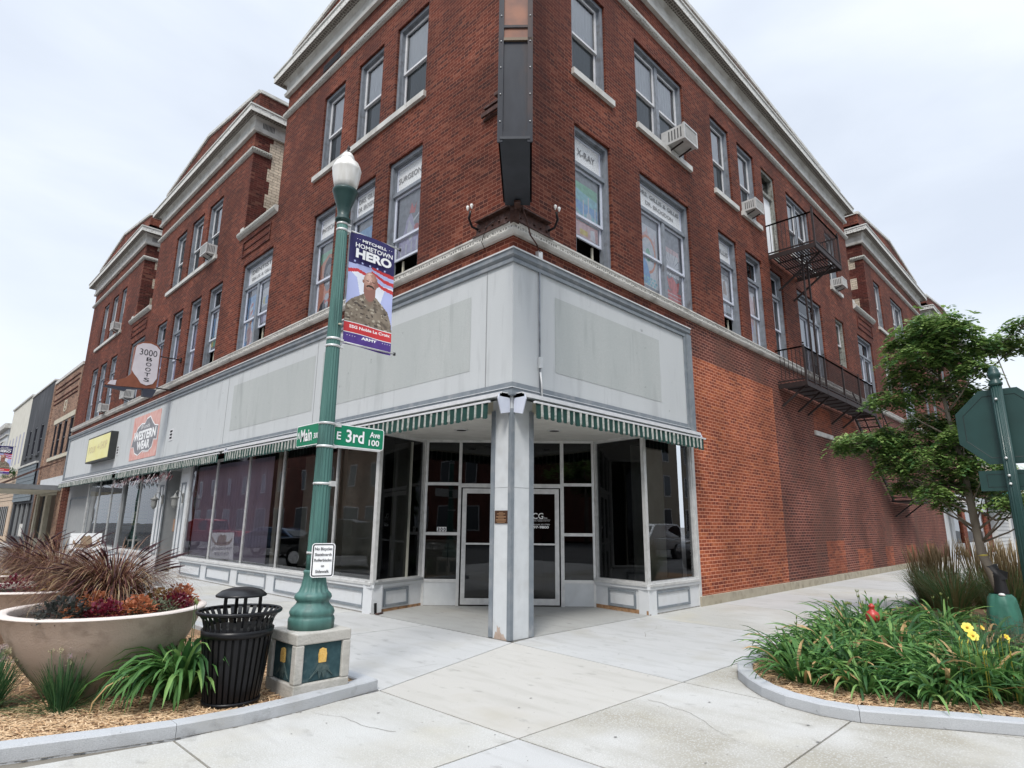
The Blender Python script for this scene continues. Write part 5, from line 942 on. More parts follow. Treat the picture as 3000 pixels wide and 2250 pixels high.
# ---- banner
def banner(lx, ly, x0, x1, z0, z1, lab, full=True):
    bn = thing("pole_banner", lab, "banner", (x0, ly, z0)); W_, H_ = x1-x0, z1-z0
    NV = M("banner_navy", (.018, .014, .095), .6, var=(.03, .022, .13), vs=6); PU = M("banner_purple", (.075, .03, .22), .6, var=(.10, .05, .28), vs=8); RD = M("banner_red", (.55, .035, .04), .6); WT = M("banner_white", (.72, .74, .80), .6); BL_ = M("banner_paleblue", (.42, .46, .72), .6); SK = M("portrait_skin", (.46, .25, .185), .6, var=(.52, .30, .23), vs=5); SKd = M("portrait_skin_shade", (.26, .12, .09), .6); SKh = M("portrait_skin_light", (.62, .40, .32), .6); SKm = M("portrait_skin_mid", (.36, .18, .13), .6); CM = M("camo_tan", (.19, .15, .11), .8, var=(.30, .25, .19), vs=14, dirt=(.07, .055, .045), ds=11); CM2 = M("camo_dark", (.07, .055, .045), .8); CM3 = M("camo_light", (.42, .37, .29), .8); CM4 = M("camo_mid", (.13, .10, .075), .8)
    nu, nv = (84, 168) if full else (40, 80); f = lambda s, t: (x0+W_*s+.02*(1-t)*s, ly+.018*math.sin(3.1*t+1.1)*math.sin(math.pi*s)+.006*math.sin(9*t+4*s), z0+H_*t+.018*math.sin(5*s)*(1-t)*.6)
    SH = []; pg = lambda pts, mt, k=0: SH.append((mt, pts, min(p[0] for p in pts), max(p[0] for p in pts), min(p[1] for p in pts), max(p[1] for p in pts)))
    pg([(0, .19), (1, .19), (1, .72), (0, .72)], WT)
    pg([(0, .21), (.22, .27), (.3, .42), (.2, .60), (.0, .66)], BL_); pg([(1, .21), (.8, .3), (.74, .44), (.84, .6), (1, .56)], BL_)
    pg([(0, .72), (1, .74), (1, .60), (.75, .60), (.5, .64), (.25, .68), (0, .66)], BL_); pg([(.45, .75), (1, .75), (1, .69), (.8, .70), (.6, .715)], NV)
    pg([(0, .665), (.2, .685), (.45, .66), (.75, .60), (1, .585), (1, .55), (.75, .572), (.45, .635), (.2, .655), (0, .63)], RD); pg([(.5, .705), (.8, .66), (1, .655), (1, .62), (.8, .63), (.5, .685)], RD); pg([(.5, .74), (.8, .725), (1, .722), (1, .69), (.8, .695), (.5, .72)], RD)
    pg([(0, .20), (.0, .345), (.1, .40), (.28, .45), (.38, .48), (.64, .475), (.74, .44), (.90, .38), (.98, .28), (1, .20)], CM)
    camo = SH[-1][1]
    for k in range(90):
        a, b = random.uniform(.02, .97), random.uniform(.20, .46)
        if inside((a, b), camo): pg(circ(a, b, random.uniform(.015, .05), random.uniform(.004, .012), 7, random.random()), random.choice([CM2, CM3, CM4]))
    pg([(.36, .49), (.36, .56), (.62, .56), (.62, .48), (.55, .42), (.49, .40), (.42, .43)], SKd); pg([(.38, .45), (.49, .415), (.61, .45), (.56, .405), (.5, .375), (.42, .40)], M("undershirt", (.20, .15, .11), .8))
    pg([(.5+.155*math.cos(a), .597+(.092 if math.sin(a) > 0 else .088)*math.sin(a)) for a in [k*math.pi/12 for k in range(24)]], SK); pg([(.60, .56), (.655, .60), (.64, .65), (.60, .62), (.585, .57)], SKd); pg(circ(.343, .587, .022, .017), SKd); pg(circ(.66, .587, .02, .016), SKd)
    pg([(.37, .555), (.41, .53), (.5, .518), (.6, .53), (.635, .56), (.6, .522), (.5, .502), (.4, .522)], M("beard_shadow", (.26, .13, .10), .8))
    pg([(.405, .551), (.44, .568), (.5, .572), (.56, .568), (.60, .551), (.57, .545), (.54, .551), (.5, .553), (.46, .551), (.43, .545)], M("moustache", (.035, .02, .015), .8)); pg([(.45, .545), (.5, .541), (.55, .545), (.5, .535)], M("lip", (.42, .13, .11), .6))
    for sx in (.435, .565): pg(circ(sx, .604, .026, .0048), M("moustache")); pg([(sx-.042, .614), (sx, .622), (sx+.042, .614), (sx, .6175)], SKd); pg(circ(sx, .596, .028, .003), SKd)
    pg([(.49, .605), (.515, .605), (.53, .578), (.5, .574), (.475, .578)], SKd); pg([(.495, .605), (.508, .605), (.51, .582), (.495, .582)], SK)
    pg([(.4, .66), (.46, .68), (.54, .68), (.5, .665)], M("skin_light", (.75, .52, .44), .6))
    pg([(0, .11), (1, .11), (1, .203), (0, .203)], RD); pg([(0, .106), (1, .106), (1, .113), (0, .113)], WHITE); pg([(0, .199), (1, .199), (1, .205), (0, .205)], WHITE)
    mb = MB(); g_ = {}
    for mt, pts, a0, a1, b0_, b1_ in SH:
        for i in range(max(0, int(a0*nu)-1), min(nu, int(a1*nu)+1)):
            for j in range(max(0, int(b0_*nv)-1), min(nv, int(b1_*nv)+1)):
                if inside(((i+.5)/nu, (j+.5)/nv), pts):
                    a_, c_2 = (i+.5)/nu-.455, (j+.5)/nv-.625; e2 = a_*a_+c_2*c_2*3.2+random.uniform(-.002, .002); g_[i, j] = (SKh if e2 < .0045 else (SK if e2 < .017 else (SKm if e2 < .031 else SKd))) if mt is SK else mt
    V_ = [f(i/nu, j/nv) for j in range(nv+1) for i in range(nu+1)]; base = len(mb.v); mb.v += V_
    for j in range(nv):
        for i in range(nu): q = j*(nu+1)+i; mb.f.append((q, q+1, q+nu+2, q+nu+1)); mb.m.append(mb.mi(g_.get((i, j), PU if j < nv*.12 else NV))); mb.sm.append(True)
    mb.build("printed_cloth", bn)
    lt = MB(); rr_, U = Vector((1, 0, 0)), Vector((0, 0, 1)); yl = ly-.030; cx = x0+W_/2+.005; zz = lambda t: z0+H_*t
    text(lt, "MITCHELL", (cx, yl, zz(.925)), rr_, U, .034, WHITE, width=.33, align='C', bold=.03)
    text(lt, "HOMETOWN", (cx, yl, zz(.865)), rr_, U, .055, WHITE, width=.50, align='C', bold=.02); text(lt, "HERO", (cx, yl, zz(.775)), rr_, U, .105, WHITE, width=.48, align='C', bold=.05)
    text(lt, "SSG Noble La Croix" if full else "SSG", (cx, yl-.012, zz(.14)), rr_, U, .034, WHITE, width=.53 if full else .2, align='C', bold=.03); text(lt, "ARMY", (cx, yl-.004, zz(.062)), rr_, U, .032, WHITE, width=.20, align='C', bold=.04)
    for t_, sx, k_ in ((.94, .20, 2), (.075, .24, 4)):
        for k in range(k_):
            for s_ in (-1, 1): p = (cx+s_*(sx-(0 if t_ < .5 else 0)+.032*k*(1 if t_ < .5 else 1)-(.06 if t_ < .5 else 0)), yl-.002, zz(t_)); lt.face([(p[0]+.005*math.cos(a), p[1], p[2]+.005*math.sin(a)) for a in [i*1.2566 for i in range(5)]], WHITE)
    for k in range(5): p = (x0+.06+k*.10, yl, zz(.735)-k*.002); lt.face([(p[0]+(.018 if i % 2 == 0 else .008)*math.sin(i*.6283), p[1], p[2]+(.018 if i % 2 == 0 else .008)*math.cos(i*.6283)) for i in range(10)], BL_)
    lt.build("lettering", bn)
    for z in (z1+.0, z0+.02): mb = MB(); mb.tube([(lx, ly, z), (x1+.07, ly, z-.0)], .010, ALU, 8); mb.lathe([(.016, -.016), (.016, .016)], (x1+.075, ly, z), INK, 8); mb.box((lx+.03, ly-.03, z-.05), (lx+.09, ly+.03, z+.05), ALU); mb.build("rod", bn)
    return bn
banner(LX, LY, -3.20, -2.60, 3.50, 4.84, "navy and purple Hometown Hero banner on the near green lamp post")
# ---- street name signs
SG = M("sign_green", (.0, .19, .095), .4, var=(.005, .22, .11), vs=4)
def rrect(w_, h_, r_, n=5):
    pts = []
    for cx, cy, a0 in ((w_/2-r_, h_/2-r_, 0), (-w_/2+r_, h_/2-r_, 90), (-w_/2+r_, -h_/2+r_, 180), (w_/2-r_, -h_/2+r_, 270)):
        for k in range(n+1): a = R(a0+90*k/n); pts.append((cx+r_*math.cos(a), cy+r_*math.sin(a)))
    return pts
def plate(par, name, O, r_, u_, w_, h_, rad, face, rim, th=.004, rw=.009, back=ALU):
    r_, u_, O = Vector(r_), Vector(u_), Vector(O); n_ = r_.cross(u_); m = MB()
    m.slab([O+r_*a+u_*b for a, b in rrect(w_, h_, rad)], -n_*th, back); m.face([O+r_*a+u_*b+n_*.001 for a, b in rrect(w_, h_, rad)], rim); m.face([O+r_*a+u_*b+n_*.0022 for a, b in rrect(w_-2*rw, h_-2*rw, max(rad-rw, .003))], face); return m.build(name, par)
s3 = thing("street_name_sign", "green E 3rd Ave 100 street name sign to the right of the lamp post", "street sign", (-2.92, LY, 2.49)); O = Vector((-2.92, LY-.01, 2.495))
plate(s3, "sign_blade", O, (1, 0, 0), (0, 0, 1), .62, .235, .03, SG, WHITE); m = MB()
for tx, a, z, h, w_ in (("E", -.275, -.045, .085, .05), ("3rd", -.165, -.062, .135, .22), ("Ave", .125, .015, .065, .13), ("100", .115, -.075, .065, .135)): text(m, tx, O+Vector((a, -.004, z)), (1, 0, 0), (0, 0, 1), h, WHITE, width=w_, bold=.02)
m.build("lettering", s3); m = MB(); m.box((LX+.05, LY-.02, 2.58), (-3.15, LY+.01, 2.62), ALU); m.box((LX+.05, LY-.02, 2.36), (-2.65, LY+.005, 2.378), ALU); m.build("bracket", s3)
s4 = thing("street_name_sign", "green N Main street name sign to the left behind the lamp post", "street sign", (LX, -.15, 2.52)); O = Vector((LX-.01, -.22, 2.515))
plate(s4, "sign_blade", O, (0, -1, 0), (0, 0, 1), .62, .235, .03, SG, WHITE); m = MB()
for tx, a, z, h, w_ in (("N", -.275, -.03, .08, .05), ("Main", -.20, -.062, .135, .25), ("300", .09, -.05, .06, .11)): text(m, tx, O+Vector((-.004, -a, z)), (0, -1, 0), (0, 0, 1), h, WHITE, width=w_, bold=.02)
m.build("lettering", s4); m = MB(); m.box((LX-.02, LY+.04, 2.58), (LX+.01, LY+.12, 2.62), ALU); m.build("bracket", s4)
s5 = thing("regulatory_sign", "white No Bicycles Skateboards Rollerblades sign strapped low on the lamp post", "sign", (LX, LY, 1.24)); r5 = Vector((.94, -.34, 0)).normalized(); O = Vector((LX-.005, LY-.142, 1.235))
plate(s5, "sign_plate", O, r5, (0, 0, 1), .205, .305, .022, WHITE, INK, rw=.012); m = MB(); n5 = r5.cross(Vector((0, 0, 1)))
m2_ = MB(); m2_.face([O+r5*a+Vector((0, 0, b))+n5*.0005 for a, b in rrect(.222, .322, .03)], WHITE); m2_.build("sign_rim", s5)
for k, (tx, w_) in enumerate((("No Bicycles", .165), ("Skateboards", .16), ("Rollerblades", .165), ("on", .03), ("Sidewalk", .13))): text(m, tx, O+r5*0+Vector((0, 0, .095-.053*k))+n5*.004, r5, (0, 0, 1), .027, INK, width=w_, align='C', bold=.02)
m.build("lettering", s5)
# ================================================================== LITTER BIN
CX, CY = -3.98, -.47
tb_ = thing("litter_bin", "black slatted steel litter bin with flared rim and domed lid beside the lamp pedestal", "litter bin", (CX, CY, .03))
m = MB(); m.lathe([(.21, .06), (.272, .60), (.25, .68)], (CX, CY, 0), M("bin_liner", (.004, .004, .004), .8), 32); m.build("liner", tb_)
m = MB(); n_ = 32
for k in range(n_):
    a = 2*math.pi*k/n_; ca, sa_ = math.cos(a), math.sin(a); t_ = Vector((-sa_, ca, 0))
    pr_ = [(.225, .05), (.262, .32), (.290, .58), (.292, .64), (.288, .69), (.305, .75), (.345, .80), (.352, .81)]
    for (r0, z0), (r1, z1) in zip(pr_[:-1], pr_[1:]):
        p, q = Vector((CX+r0*ca, CY+r0*sa_, z0)), Vector((CX+r1*ca, CY+r1*sa_, z1)); w0, w1 = .015+.004*(r0-.2)/.15, .015+.004*(r1-.2)/.15; nr = Vector((ca, sa_, 0))*.006
        m.mesh([p-t_*w0, p+t_*w0, q+t_*w1, q-t_*w1, p-t_*w0-nr, p+t_*w0-nr, q+t_*w1-nr, q-t_*w1-nr], [(0, 1, 2, 3), (7, 6, 5, 4), (1, 5, 6, 2), (0, 3, 7, 4)], CANB)
m.build("slats", tb_)
for r_, z, h in ((.296, .635, .06), (.232, .07, .03)): m = MB(); m.lathe([(r_, -h/2), (r_+.006, -h/2), (r_+.010, h/2), (r_+.002, h/2)], (CX, CY, z), CANB, 48); m.build("band", tb_)
m = MB(); m.lathe([(.340, .80), (.350, .79), (.362, .80), (.364, .815), (.352, .826), (.340, .815)], (CX, CY, 0), CANB, 56, caps=False); m.build("rim", tb_)
m = MB(); m.lathe([(.19, .932), (.215, .935), (.218, .945), (.21, .955), (.17, .985), (.10, 1.005), (0, 1.012)], (CX, CY, 0), CANB, 48); m.build("lid", tb_)
for a in (200, 320, 260, 80):
    m = MB(); a = R(a); m.bar((CX+.17*math.cos(a), CY+.17*math.sin(a), .66), (CX+.17*math.cos(a), CY+.17*math.sin(a), .94), .028, .012, CANB); m.build("lid_support", tb_)
# ================================================================== PLANTERS AND PLANTS
def blade(mb, b, az, el, L, w_, droop, mt, seg=7, tw=0., fold=.25):
    p = Vector(b); e = el; h = Vector((math.cos(az), math.sin(az), 0)); sd0 = Vector((-math.sin(az), math.cos(az), 0)); st = L/seg; vs = []
    for i in range(seg+1):
        t = i/seg; ww = w_*(.55+1.6*t*(1-t)+.35*(1-t))*(1 if t < .999 else .06); d = h*math.cos(e)+Vector((0, 0, math.sin(e)))
        sd = (sd0*math.cos(tw*t)+Vector((0, 0, 1))*math.sin(tw*t)); nn = d.cross(sd)
        vs += [p-sd*ww/2, p+nn*(-ww*fold), p+sd*ww/2]; p = p+d*st; e -= droop*st/L*(.4+1.3*t)
    mb.mesh(vs, [f for i in range(seg) for f in ((3*i, 3*i+1, 3*i+4, 3*i+3), (3*i+1, 3*i+2, 3*i+5, 3*i+4))], mt, True)
def leafm(n, a, b, rough=.45, vs=6, sss=0):
    m, t, bs = NM(n); t.links.new(mixc(t, noise_fac(t, vs, 3, .3, .7), tuple(a), tuple(b)), bs.inputs['Base Color']); bs.inputs['Roughness'].default_value = rough; bs.inputs['Specular IOR Level'].default_value = .35
    tr = t.nodes.new("ShaderNodeBsdfTranslucent"); tr.inputs[0].default_value = c4([min(1, v*1.5) for v in b]); mx_ = t.nodes.new("ShaderNodeMixShader"); mx_.inputs[0].default_value = .22
    o = [n_ for n_ in t.nodes if n_.type == 'OUTPUT_MATERIAL'][0]; t.links.new(bs.outputs[0], mx_.inputs[1]); t.links.new(tr.outputs[0], mx_.inputs[2]); t.links.new(mx_.outputs[0], o.inputs[0]); _M[n] = m; return m
LG = [leafm("daylily_mid", (.055, .150, .035), (.095, .215, .055), .6), leafm("daylily_deep", (.022, .075, .022), (.045, .125, .035), .6), leafm("daylily_light", (.14, .27, .07), (.20, .34, .10), .6)]
DRY = leafm("dry_leaf", (.38, .24, .10), (.5, .34, .17))
def clump(rs, mb, c, n, L=(.4, .7), w_=(.014, .022), spread=.12, z0=.03, el=(55, 86), droop=(1.0, 2.2), azb=None):
    for i in range(n):
        a = rs.random()*6.283 if azb is None else azb+rs.gauss(0, .7); r_ = spread*math.sqrt(rs.random()); k = LG[0 if rs.random() < .5 else (1 if rs.random() < .6 else 2)]
        if rs.random() < .03: k = DRY
        blade(mb, (c[0]+r_*math.cos(a), c[1]+r_*math.sin(a), z0), a+rs.gauss(0, .5), R(rs.uniform(*el)), rs.uniform(*L), rs.uniform(*w_), rs.uniform(*droop), k, tw=rs.uniform(-.6, .6))
BUD = leafm("flower_bud", (.16, .22, .07), (.3, .34, .12))
def scapes(rs, mb, c, n, H=(.5, .8)):
    for i in range(n):
        a = rs.random()*6.283; h = rs.uniform(*H); r_ = rs.uniform(.02, .15); p = [(c[0]+r_*math.cos(a)*(1+t*.8), c[1]+r_*math.sin(a)*(1+t*.8), .03+h*t) for t in (0, .35, .7, 1)]
        mb.tube(p, [.004, .0035, .003, .0028], LG[1], 5)
        for q in range(3): b = rs.random()*6.283; x, y, z = p[-1]; mb.tube([(x, y, z-.01), (x+.014*math.cos(b), y+.014*math.sin(b), z+.02), (x+.02*math.cos(b), y+.02*math.sin(b), z+.045)], [.003, .0065, .002], BUD, 5)
protos = []
for v in range(4):
    rs = random.Random(40+v); t = thing("daylily", "x", "plant", (0, 0, 0)); m = MB(); clump(rs, m, (0, 0), 100, L=(.5, .92), w_=(.026, .042), spread=.2, el=(45, 84), droop=(1.4, 2.9)); m.build("leaves", t)
    m = MB(); scapes(rs, m, (0, 0), 4); m.build("flower_stalks", t); protos.append(t)
spots = [(.55, -3.72), (.50, -4.30), (1.05, -3.45), (1.10, -4.05), (1.05, -4.70), (1.75, -3.55), (1.70, -4.30), (2.45, -3.60), (2.40, -4.25), (3.15, -3.65), (3.20, -4.30), (3.9, -3.7), (4.0, -4.4), (4.7, -3.75), (2.9, -4.85), (1.2, -5.12), (1.75, -4.9), (.62, -4.88), (2.3, -5.0), (5.3, -4.1), (.95, -5.0), (1.35, -4.4), (.8, -4.0), (2.1, -3.9), (1.45, -3.8), (2.9, -3.4), (3.6, -3.35), (4.4, -3.4)]
rs = random.Random(9)
for i, (x, y) in enumerate(spots):
    o = protos[i] if i < 4 else copy_tree(protos[i % 4]); o.location = (x, y, .0); o.rotation_euler = (0, 0, rs.random()*6.28); s_ = rs.uniform(.78, 1.05); o.scale = (s_, s_, s_*rs.uniform(.85, 1.0)); o['label'] = "arching strap leaved green daylily clump massed in the right mulch bed"; o['group'] = "daylily clumps in the right planting bed"
# yellow flowering daylily
yd = thing("daylily", "daylily clump with open yellow flowers nearest the green sign post", "plant", (1.2, -5.4, 0)); rs = random.Random(77); m = MB(); clump(rs, m, (1.2, -5.4), 150, spread=.22); m.build("leaves", yd)
YF = leafm("petal_yellow", (.85, .66, .07), (.92, .80, .16), .5); OF = leafm("petal_gold", (.80, .38, .05), (.85, .5, .08), .5)
for (x, y, z, a_, op) in ((1.05, -5.11, .665, 200, 1), (1.01, -5.15, .60, 215, 1), (1.12, -5.20, .66, 250, .4), (1.04, -5.39, .61, 240, .55)):
    m = MB(); m.tube([(x+.06, y-.05, .03), (x+.03, y-.02, z-.15), (x, y, z-.03)], .004, LG[1], 5); ax = Vector((math.cos(R(a_))*.85, math.sin(R(a_))*.85, .55)).normalized(); s1 = ax.cross(Vector((0, 0, 1))).normalized(); s2 = s1.cross(ax); c = Vector((x, y, z))
    for k in range(6):
        t_ = k*math.pi/3; rd = s1*math.cos(t_)+s2*math.sin(t_); tn = ax.cross(rd); l = .05; o1 = op
        vs = []
        for q, (u, w_, f_) in enumerate(((0, .004, 0), (.3, .012, .3), (.65, .020, .5), (.9, .016, .5), (1.0, .004, .42))): b = c+rd*l*u*o1+ax*(l*f_*(1.4-o1*.8)); vs += [b-tn*w_, b+ax*(-.004), b+tn*w_]
        m.mesh(vs, [f for i in range(4) for f in ((3*i, 3*i+1, 3*i+4, 3*i+3), (3*i+1, 3*i+2, 3*i+5, 3*i+4))], YF if op > .5 or k % 2 else OF, True)
    m.lathe([(.012, 0), (.006, .01)], tuple(c+ax*.012), OF, 8); m.build("flower", yd)
m = MB()
for k in range(11): a = rs.random()*6.28; r_ = rs.uniform(.05, .3); x, y, z = .95+r_*math.cos(a), -5.28+r_*math.sin(a), rs.uniform(.46, .62); m.tube([(x, y, .1), (x, y, z), (x+.01, y, z+.02), (x+.02, y-.01, z+.05)], [.003, .003, .008, .002], leafm("bud_yellow", (.35, .38, .08), (.6, .52, .1)) if "bud_yellow" not in _M else _M["bud_yellow"], 5)
m.build("buds", yd)
# left bed plants
ld = thing("daylily", "big drooping daylily clump between the nearest planter and the black bin", "plant", (-4.3, -.35, 0)); rs = random.Random(21); m = MB()
clump(rs, m, (-4.22, .02), 110, L=(.6, .98), w_=(.022, .036), spread=.12, el=(60, 88), droop=(2.3, 3.8)); clump(rs, m, (-4.24, -.02), 80, L=(.6, 1.0), w_=(.022, .036), spread=.12, el=(48, 82), droop=(2.2, 3.6), azb=R(220)); m.build("leaves", ld); m = MB(); scapes(rs, m, (-4.2, -.05), 2, (.75, .85)); m.build("flower_stalks", ld)
CHV = [leafm("chive_leaf", (.02, .07, .03), (.045, .12, .05)), leafm("chive_leaf_light", (.06, .15, .06), (.10, .20, .08))]; PUF = leafm("allium_head", (.34, .24, .30), (.48, .40, .36), .8); PUF2 = leafm("allium_seed", (.42, .40, .24), (.55, .52, .34), .8)
def chive(x, y, lab, n=260, seed=3, H=.50):
    t = thing("chives", lab, "plant", (x, y, 0)); rs = random.Random(seed); m = MB()
    for i in range(n):
        a = rs.random()*6.28; r_ = .09*math.sqrt(rs.random()); blade(m, (x+r_*math.cos(a), y+r_*math.sin(a), .03), a, R(rs.uniform(58, 88)) if i > n*.25 else R(rs.uniform(5, 40)), rs.uniform(.26, H), .007, rs.uniform(.1, .8), rs.choice(CHV), seg=4)
    m.build("leaves", t); m = MB()
    for i in range(32):
        a = rs.random()*6.28; r_ = rs.uniform(.03, .14); h = rs.uniform(.42, .56); p = Vector((x+r_*1.3*math.cos(a), y+r_*math.sin(a), h)); m.tube([(x+r_*.5*math.cos(a), y+r_*.5*math.sin(a), .03), tuple(p)], .002, CHV[1], 4); pm = rs.choice([PUF, PUF2])
        for q in range(46):
            d = Vector((rs.gauss(0, 1), rs.gauss(0, 1), rs.gauss(0, 1))).normalized(); s1 = d.orthogonal().normalized()*.005; b = p+d*rs.uniform(.012, .026); m.face([b-s1, b+s1, b+d*.006+d.cross(s1)], pm)
    m.build("flower_heads", t); return t
chive(-5.08, .26, "clump of chives with faded lilac heads in front of the nearest planter"); chive(-5.52, .72, "clump of chives cut by the left edge of the view", seed=8)
# planters
GR = [leafm("grass_maroon", (.085, .030, .030), (.15, .06, .052), .6), leafm("grass_bronze", (.20, .10, .06), (.32, .18, .105), .6), leafm("grass_tan", (.30, .22, .12), (.42, .32, .19), .6), leafm("grass_plum", (.045, .018, .026), (.09, .04, .045), .6)]
COL1 = leafm("coleus_orange", (.26, .065, .028), (.48, .19, .09), .5, 30); COL2 = leafm("coleus_crimson", (.085, .008, .018), (.17, .015, .035), .45, 20); COL3 = leafm("vine_black", (.022, .022, .026), (.05, .055, .045), .45, 20); COL4 = leafm("coleus_gold", (.38, .24, .06), (.5, .34, .12), .5, 20); COL5 = leafm("foliage_dusty", (.10, .12, .075), (.17, .19, .12), .6, 20); COLW = leafm("petals_white", (.6, .58, .58), (.75, .74, .72), .6, 20)
def mound(rs, mb, c, rx, rz, n, mt, ls=.045, w_=.5):
    for i in range(n):
        a = rs.random()*6.283; e = math.asin(rs.random()); d = Vector((math.cos(a)*math.cos(e), math.sin(a)*math.cos(e), math.sin(e))); k = rs.uniform(.6, 1.05); p = Vector(c)+Vector((d.x*rx, d.y*rx, d.z*rz))*k
        o_ = (d+Vector((rs.gauss(0, .5), rs.gauss(0, .5), rs.gauss(0, .3)))).normalized(); l = ls*rs.uniform(.6, 1.2); s1 = o_.cross(Vector((0, 0, 1)))
        if s1.length < .1: s1 = Vector((1, 0, 0))
        s1 = s1.normalized()*l*w_*.5; up_ = o_.cross(s1).normalized()*l*.12; q = p+o_*l
        mb.mesh([p, p+o_*l*.35-s1+up_, p+o_*l*.35+s1+up_, p+o_*l*.72-s1*.75, p+o_*l*.72+s1*.75, q-Vector((0, 0, l*.25)), p+o_*l*.5], [(0, 1, 6), (0, 6, 2), (1, 3, 6), (2, 6, 4), (3, 5, 6), (6, 5, 4)], mt, True)
def planter(cx, cy, lab, r_=.86, h=.78, seed=1):
    t = thing("planter", lab, "planter", (cx, cy, 0), "cast stone bowl planters in the left bed"); m = MB(); m.lathe([(.30, .0), (.36, .03), (.47, .14), (.60, .30), (.70, .45), (.775, .60), (.825, .72), (r_-.012, h-.03), (r_, h-.012)], (cx, cy, 0), BOWL, 64, caps=False); m.build("bowl", t)
    m = MB(); m.lathe([(r_, h-.014), (r_-.004, h), (r_-.085, h+.002), (r_-.10, h-.01), (r_-.11, h-.10)], (cx, cy, 0), BOWLR, 64, caps=False); m.build("rim", t); m = MB(); m.lathe([(r_-.10, -.075), (r_-.3, -.05), (0, -.03)], (cx, cy, h), SOIL, 32, caps=False); m.build("soil", t); return t
PC = [(-4.72, .82), (-4.78, 3.52), (-4.72, 6.4)]
planter(*PC[0], "nearest large cast stone bowl planter beside the black bin"); planter(*PC[1], "middle cast stone bowl planter behind the nearest one"); planter(*PC[2], "farthest cast stone bowl planter half hidden by grass")
def fgrass(x, y, lab, seed, n=900, z0=.74, lean=R(200)):
    t = thing("fountain_grass", lab, "grass", (x, y, z0), "purple fountain grasses in the planters"); rs = random.Random(seed); m = MB()
    for i in range(n):
        a = rs.random()*6.283; r_ = .14*math.sqrt(rs.random())
        if rs.random() < .45: a = lean+rs.gauss(0, .8)
        k = GR[rs.choice([0, 0, 1, 1, 2, 3])]; blade(m, (x+r_*math.cos(a), y+r_*math.sin(a), z0-.03), a, R(rs.uniform(42, 86)), rs.uniform(.42, .95), rs.uniform(.005, .008), rs.uniform(1.2, 3.3), k, seg=7, fold=.1)
    m.build("leaves", t); m = MB()
    for i in range(46):
        a = rs.random()*6.283; L = rs.uniform(.6, .95); e = R(rs.uniform(55, 82)); p = Vector((x, y, z0)); pts = []
        for q in range(8): pts.append(tuple(p)); p += (Vector((math.cos(a), math.sin(a), 0))*math.cos(e)+Vector((0, 0, math.sin(e))))*L/7; e -= .14
        m.tube(pts[:6], .0022, GR[0], 4); m.tube(pts[5:8], [.004, .009, .002], GR[3], 5)
    m.build("seed_plumes", t)
fgrass(PC[0][0]+.08, PC[0][1]+.28, "large purple brown fountain grass in the nearest planter", 11, 2300); fgrass(PC[1][0]+.1, PC[1][1]+.15, "purple fountain grass in the middle planter", 12, 1000); fgrass(PC[2][0]+.1, PC[2][1]+.1, "purple fountain grass in the farthest planter", 13, 1100)
rs = random.Random(31)
fill = [(0, -.42, -.40, .24, .20, COL3, "coleus", "dark spiky vine at the left front of the nearest planter", .07, .45), (0, -.20, -.30, .22, .24, COL1, "coleus", "orange coleus at the left of the nearest planter", .055, .7), (0, -.16, -.55, .17, .17, COL2, "coleus", "crimson coleus at the front of the nearest planter", .05, .55), (0, .10, -.52, .17, .19, COL1, "coleus", "coral orange coleus front centre of the nearest planter", .05, .75),
    (0, .30, -.40, .22, .13, COL5, "coleus", "dusty green foliage right of the coral coleus", .05, .5), (0, .48, -.30, .20, .17, COL2, "coleus", "dark crimson coleus at the right of the nearest planter", .05, .55), (0, .62, -.05, .17, .23, COL1, "coleus", "orange coleus at the right end of the nearest planter", .055, .7), (0, .42, .02, .2, .2, COL4, "coleus", "gold brown coleus behind the crimson coleus", .05, .7), (0, .1, -.1, .2, .22, COLW, "flower_clump", "small white flowers in the nearest planter", .03, .9),
    (1, -.35, -.35, .22, .22, COL2, "coleus", "crimson coleus in the middle planter", .05, .55), (1, -.0, -.40, .18, .19, COL4, "coleus", "gold coleus in the middle planter", .05, .7), (1, .0, .3, .22, .25, COL2, "coleus", "dark coleus behind the gold one in the middle planter", .05, .55), (1, -.6, .1, .2, .15, COL5, "coleus", "dusty foliage at the left of the middle planter", .05, .5),
    (2, -.4, -.3, .24, .16, COL4, "coleus", "gold coleus in the farthest planter", .05, .7), (2, -.7, -.1, .2, .2, COL2, "coleus", "crimson coleus in the farthest planter", .05, .6)]
for pi, dx, dy, rx, rz, mt, nm, lab, ls, w_ in fill:
    x, y = PC[pi][0]+dx, PC[pi][1]+dy; m = MB(); mound(rs, m, (x, y, .72), rx, rz, 300 if pi == 0 else 170, mt, ls, w_)
    if mt is COLW: mound(rs, m, (x, y, .72), rx, rz*.8, 150, COL3, .05, .5)
    solo(m, nm, lab, "plant", "bedding plants in the planters")
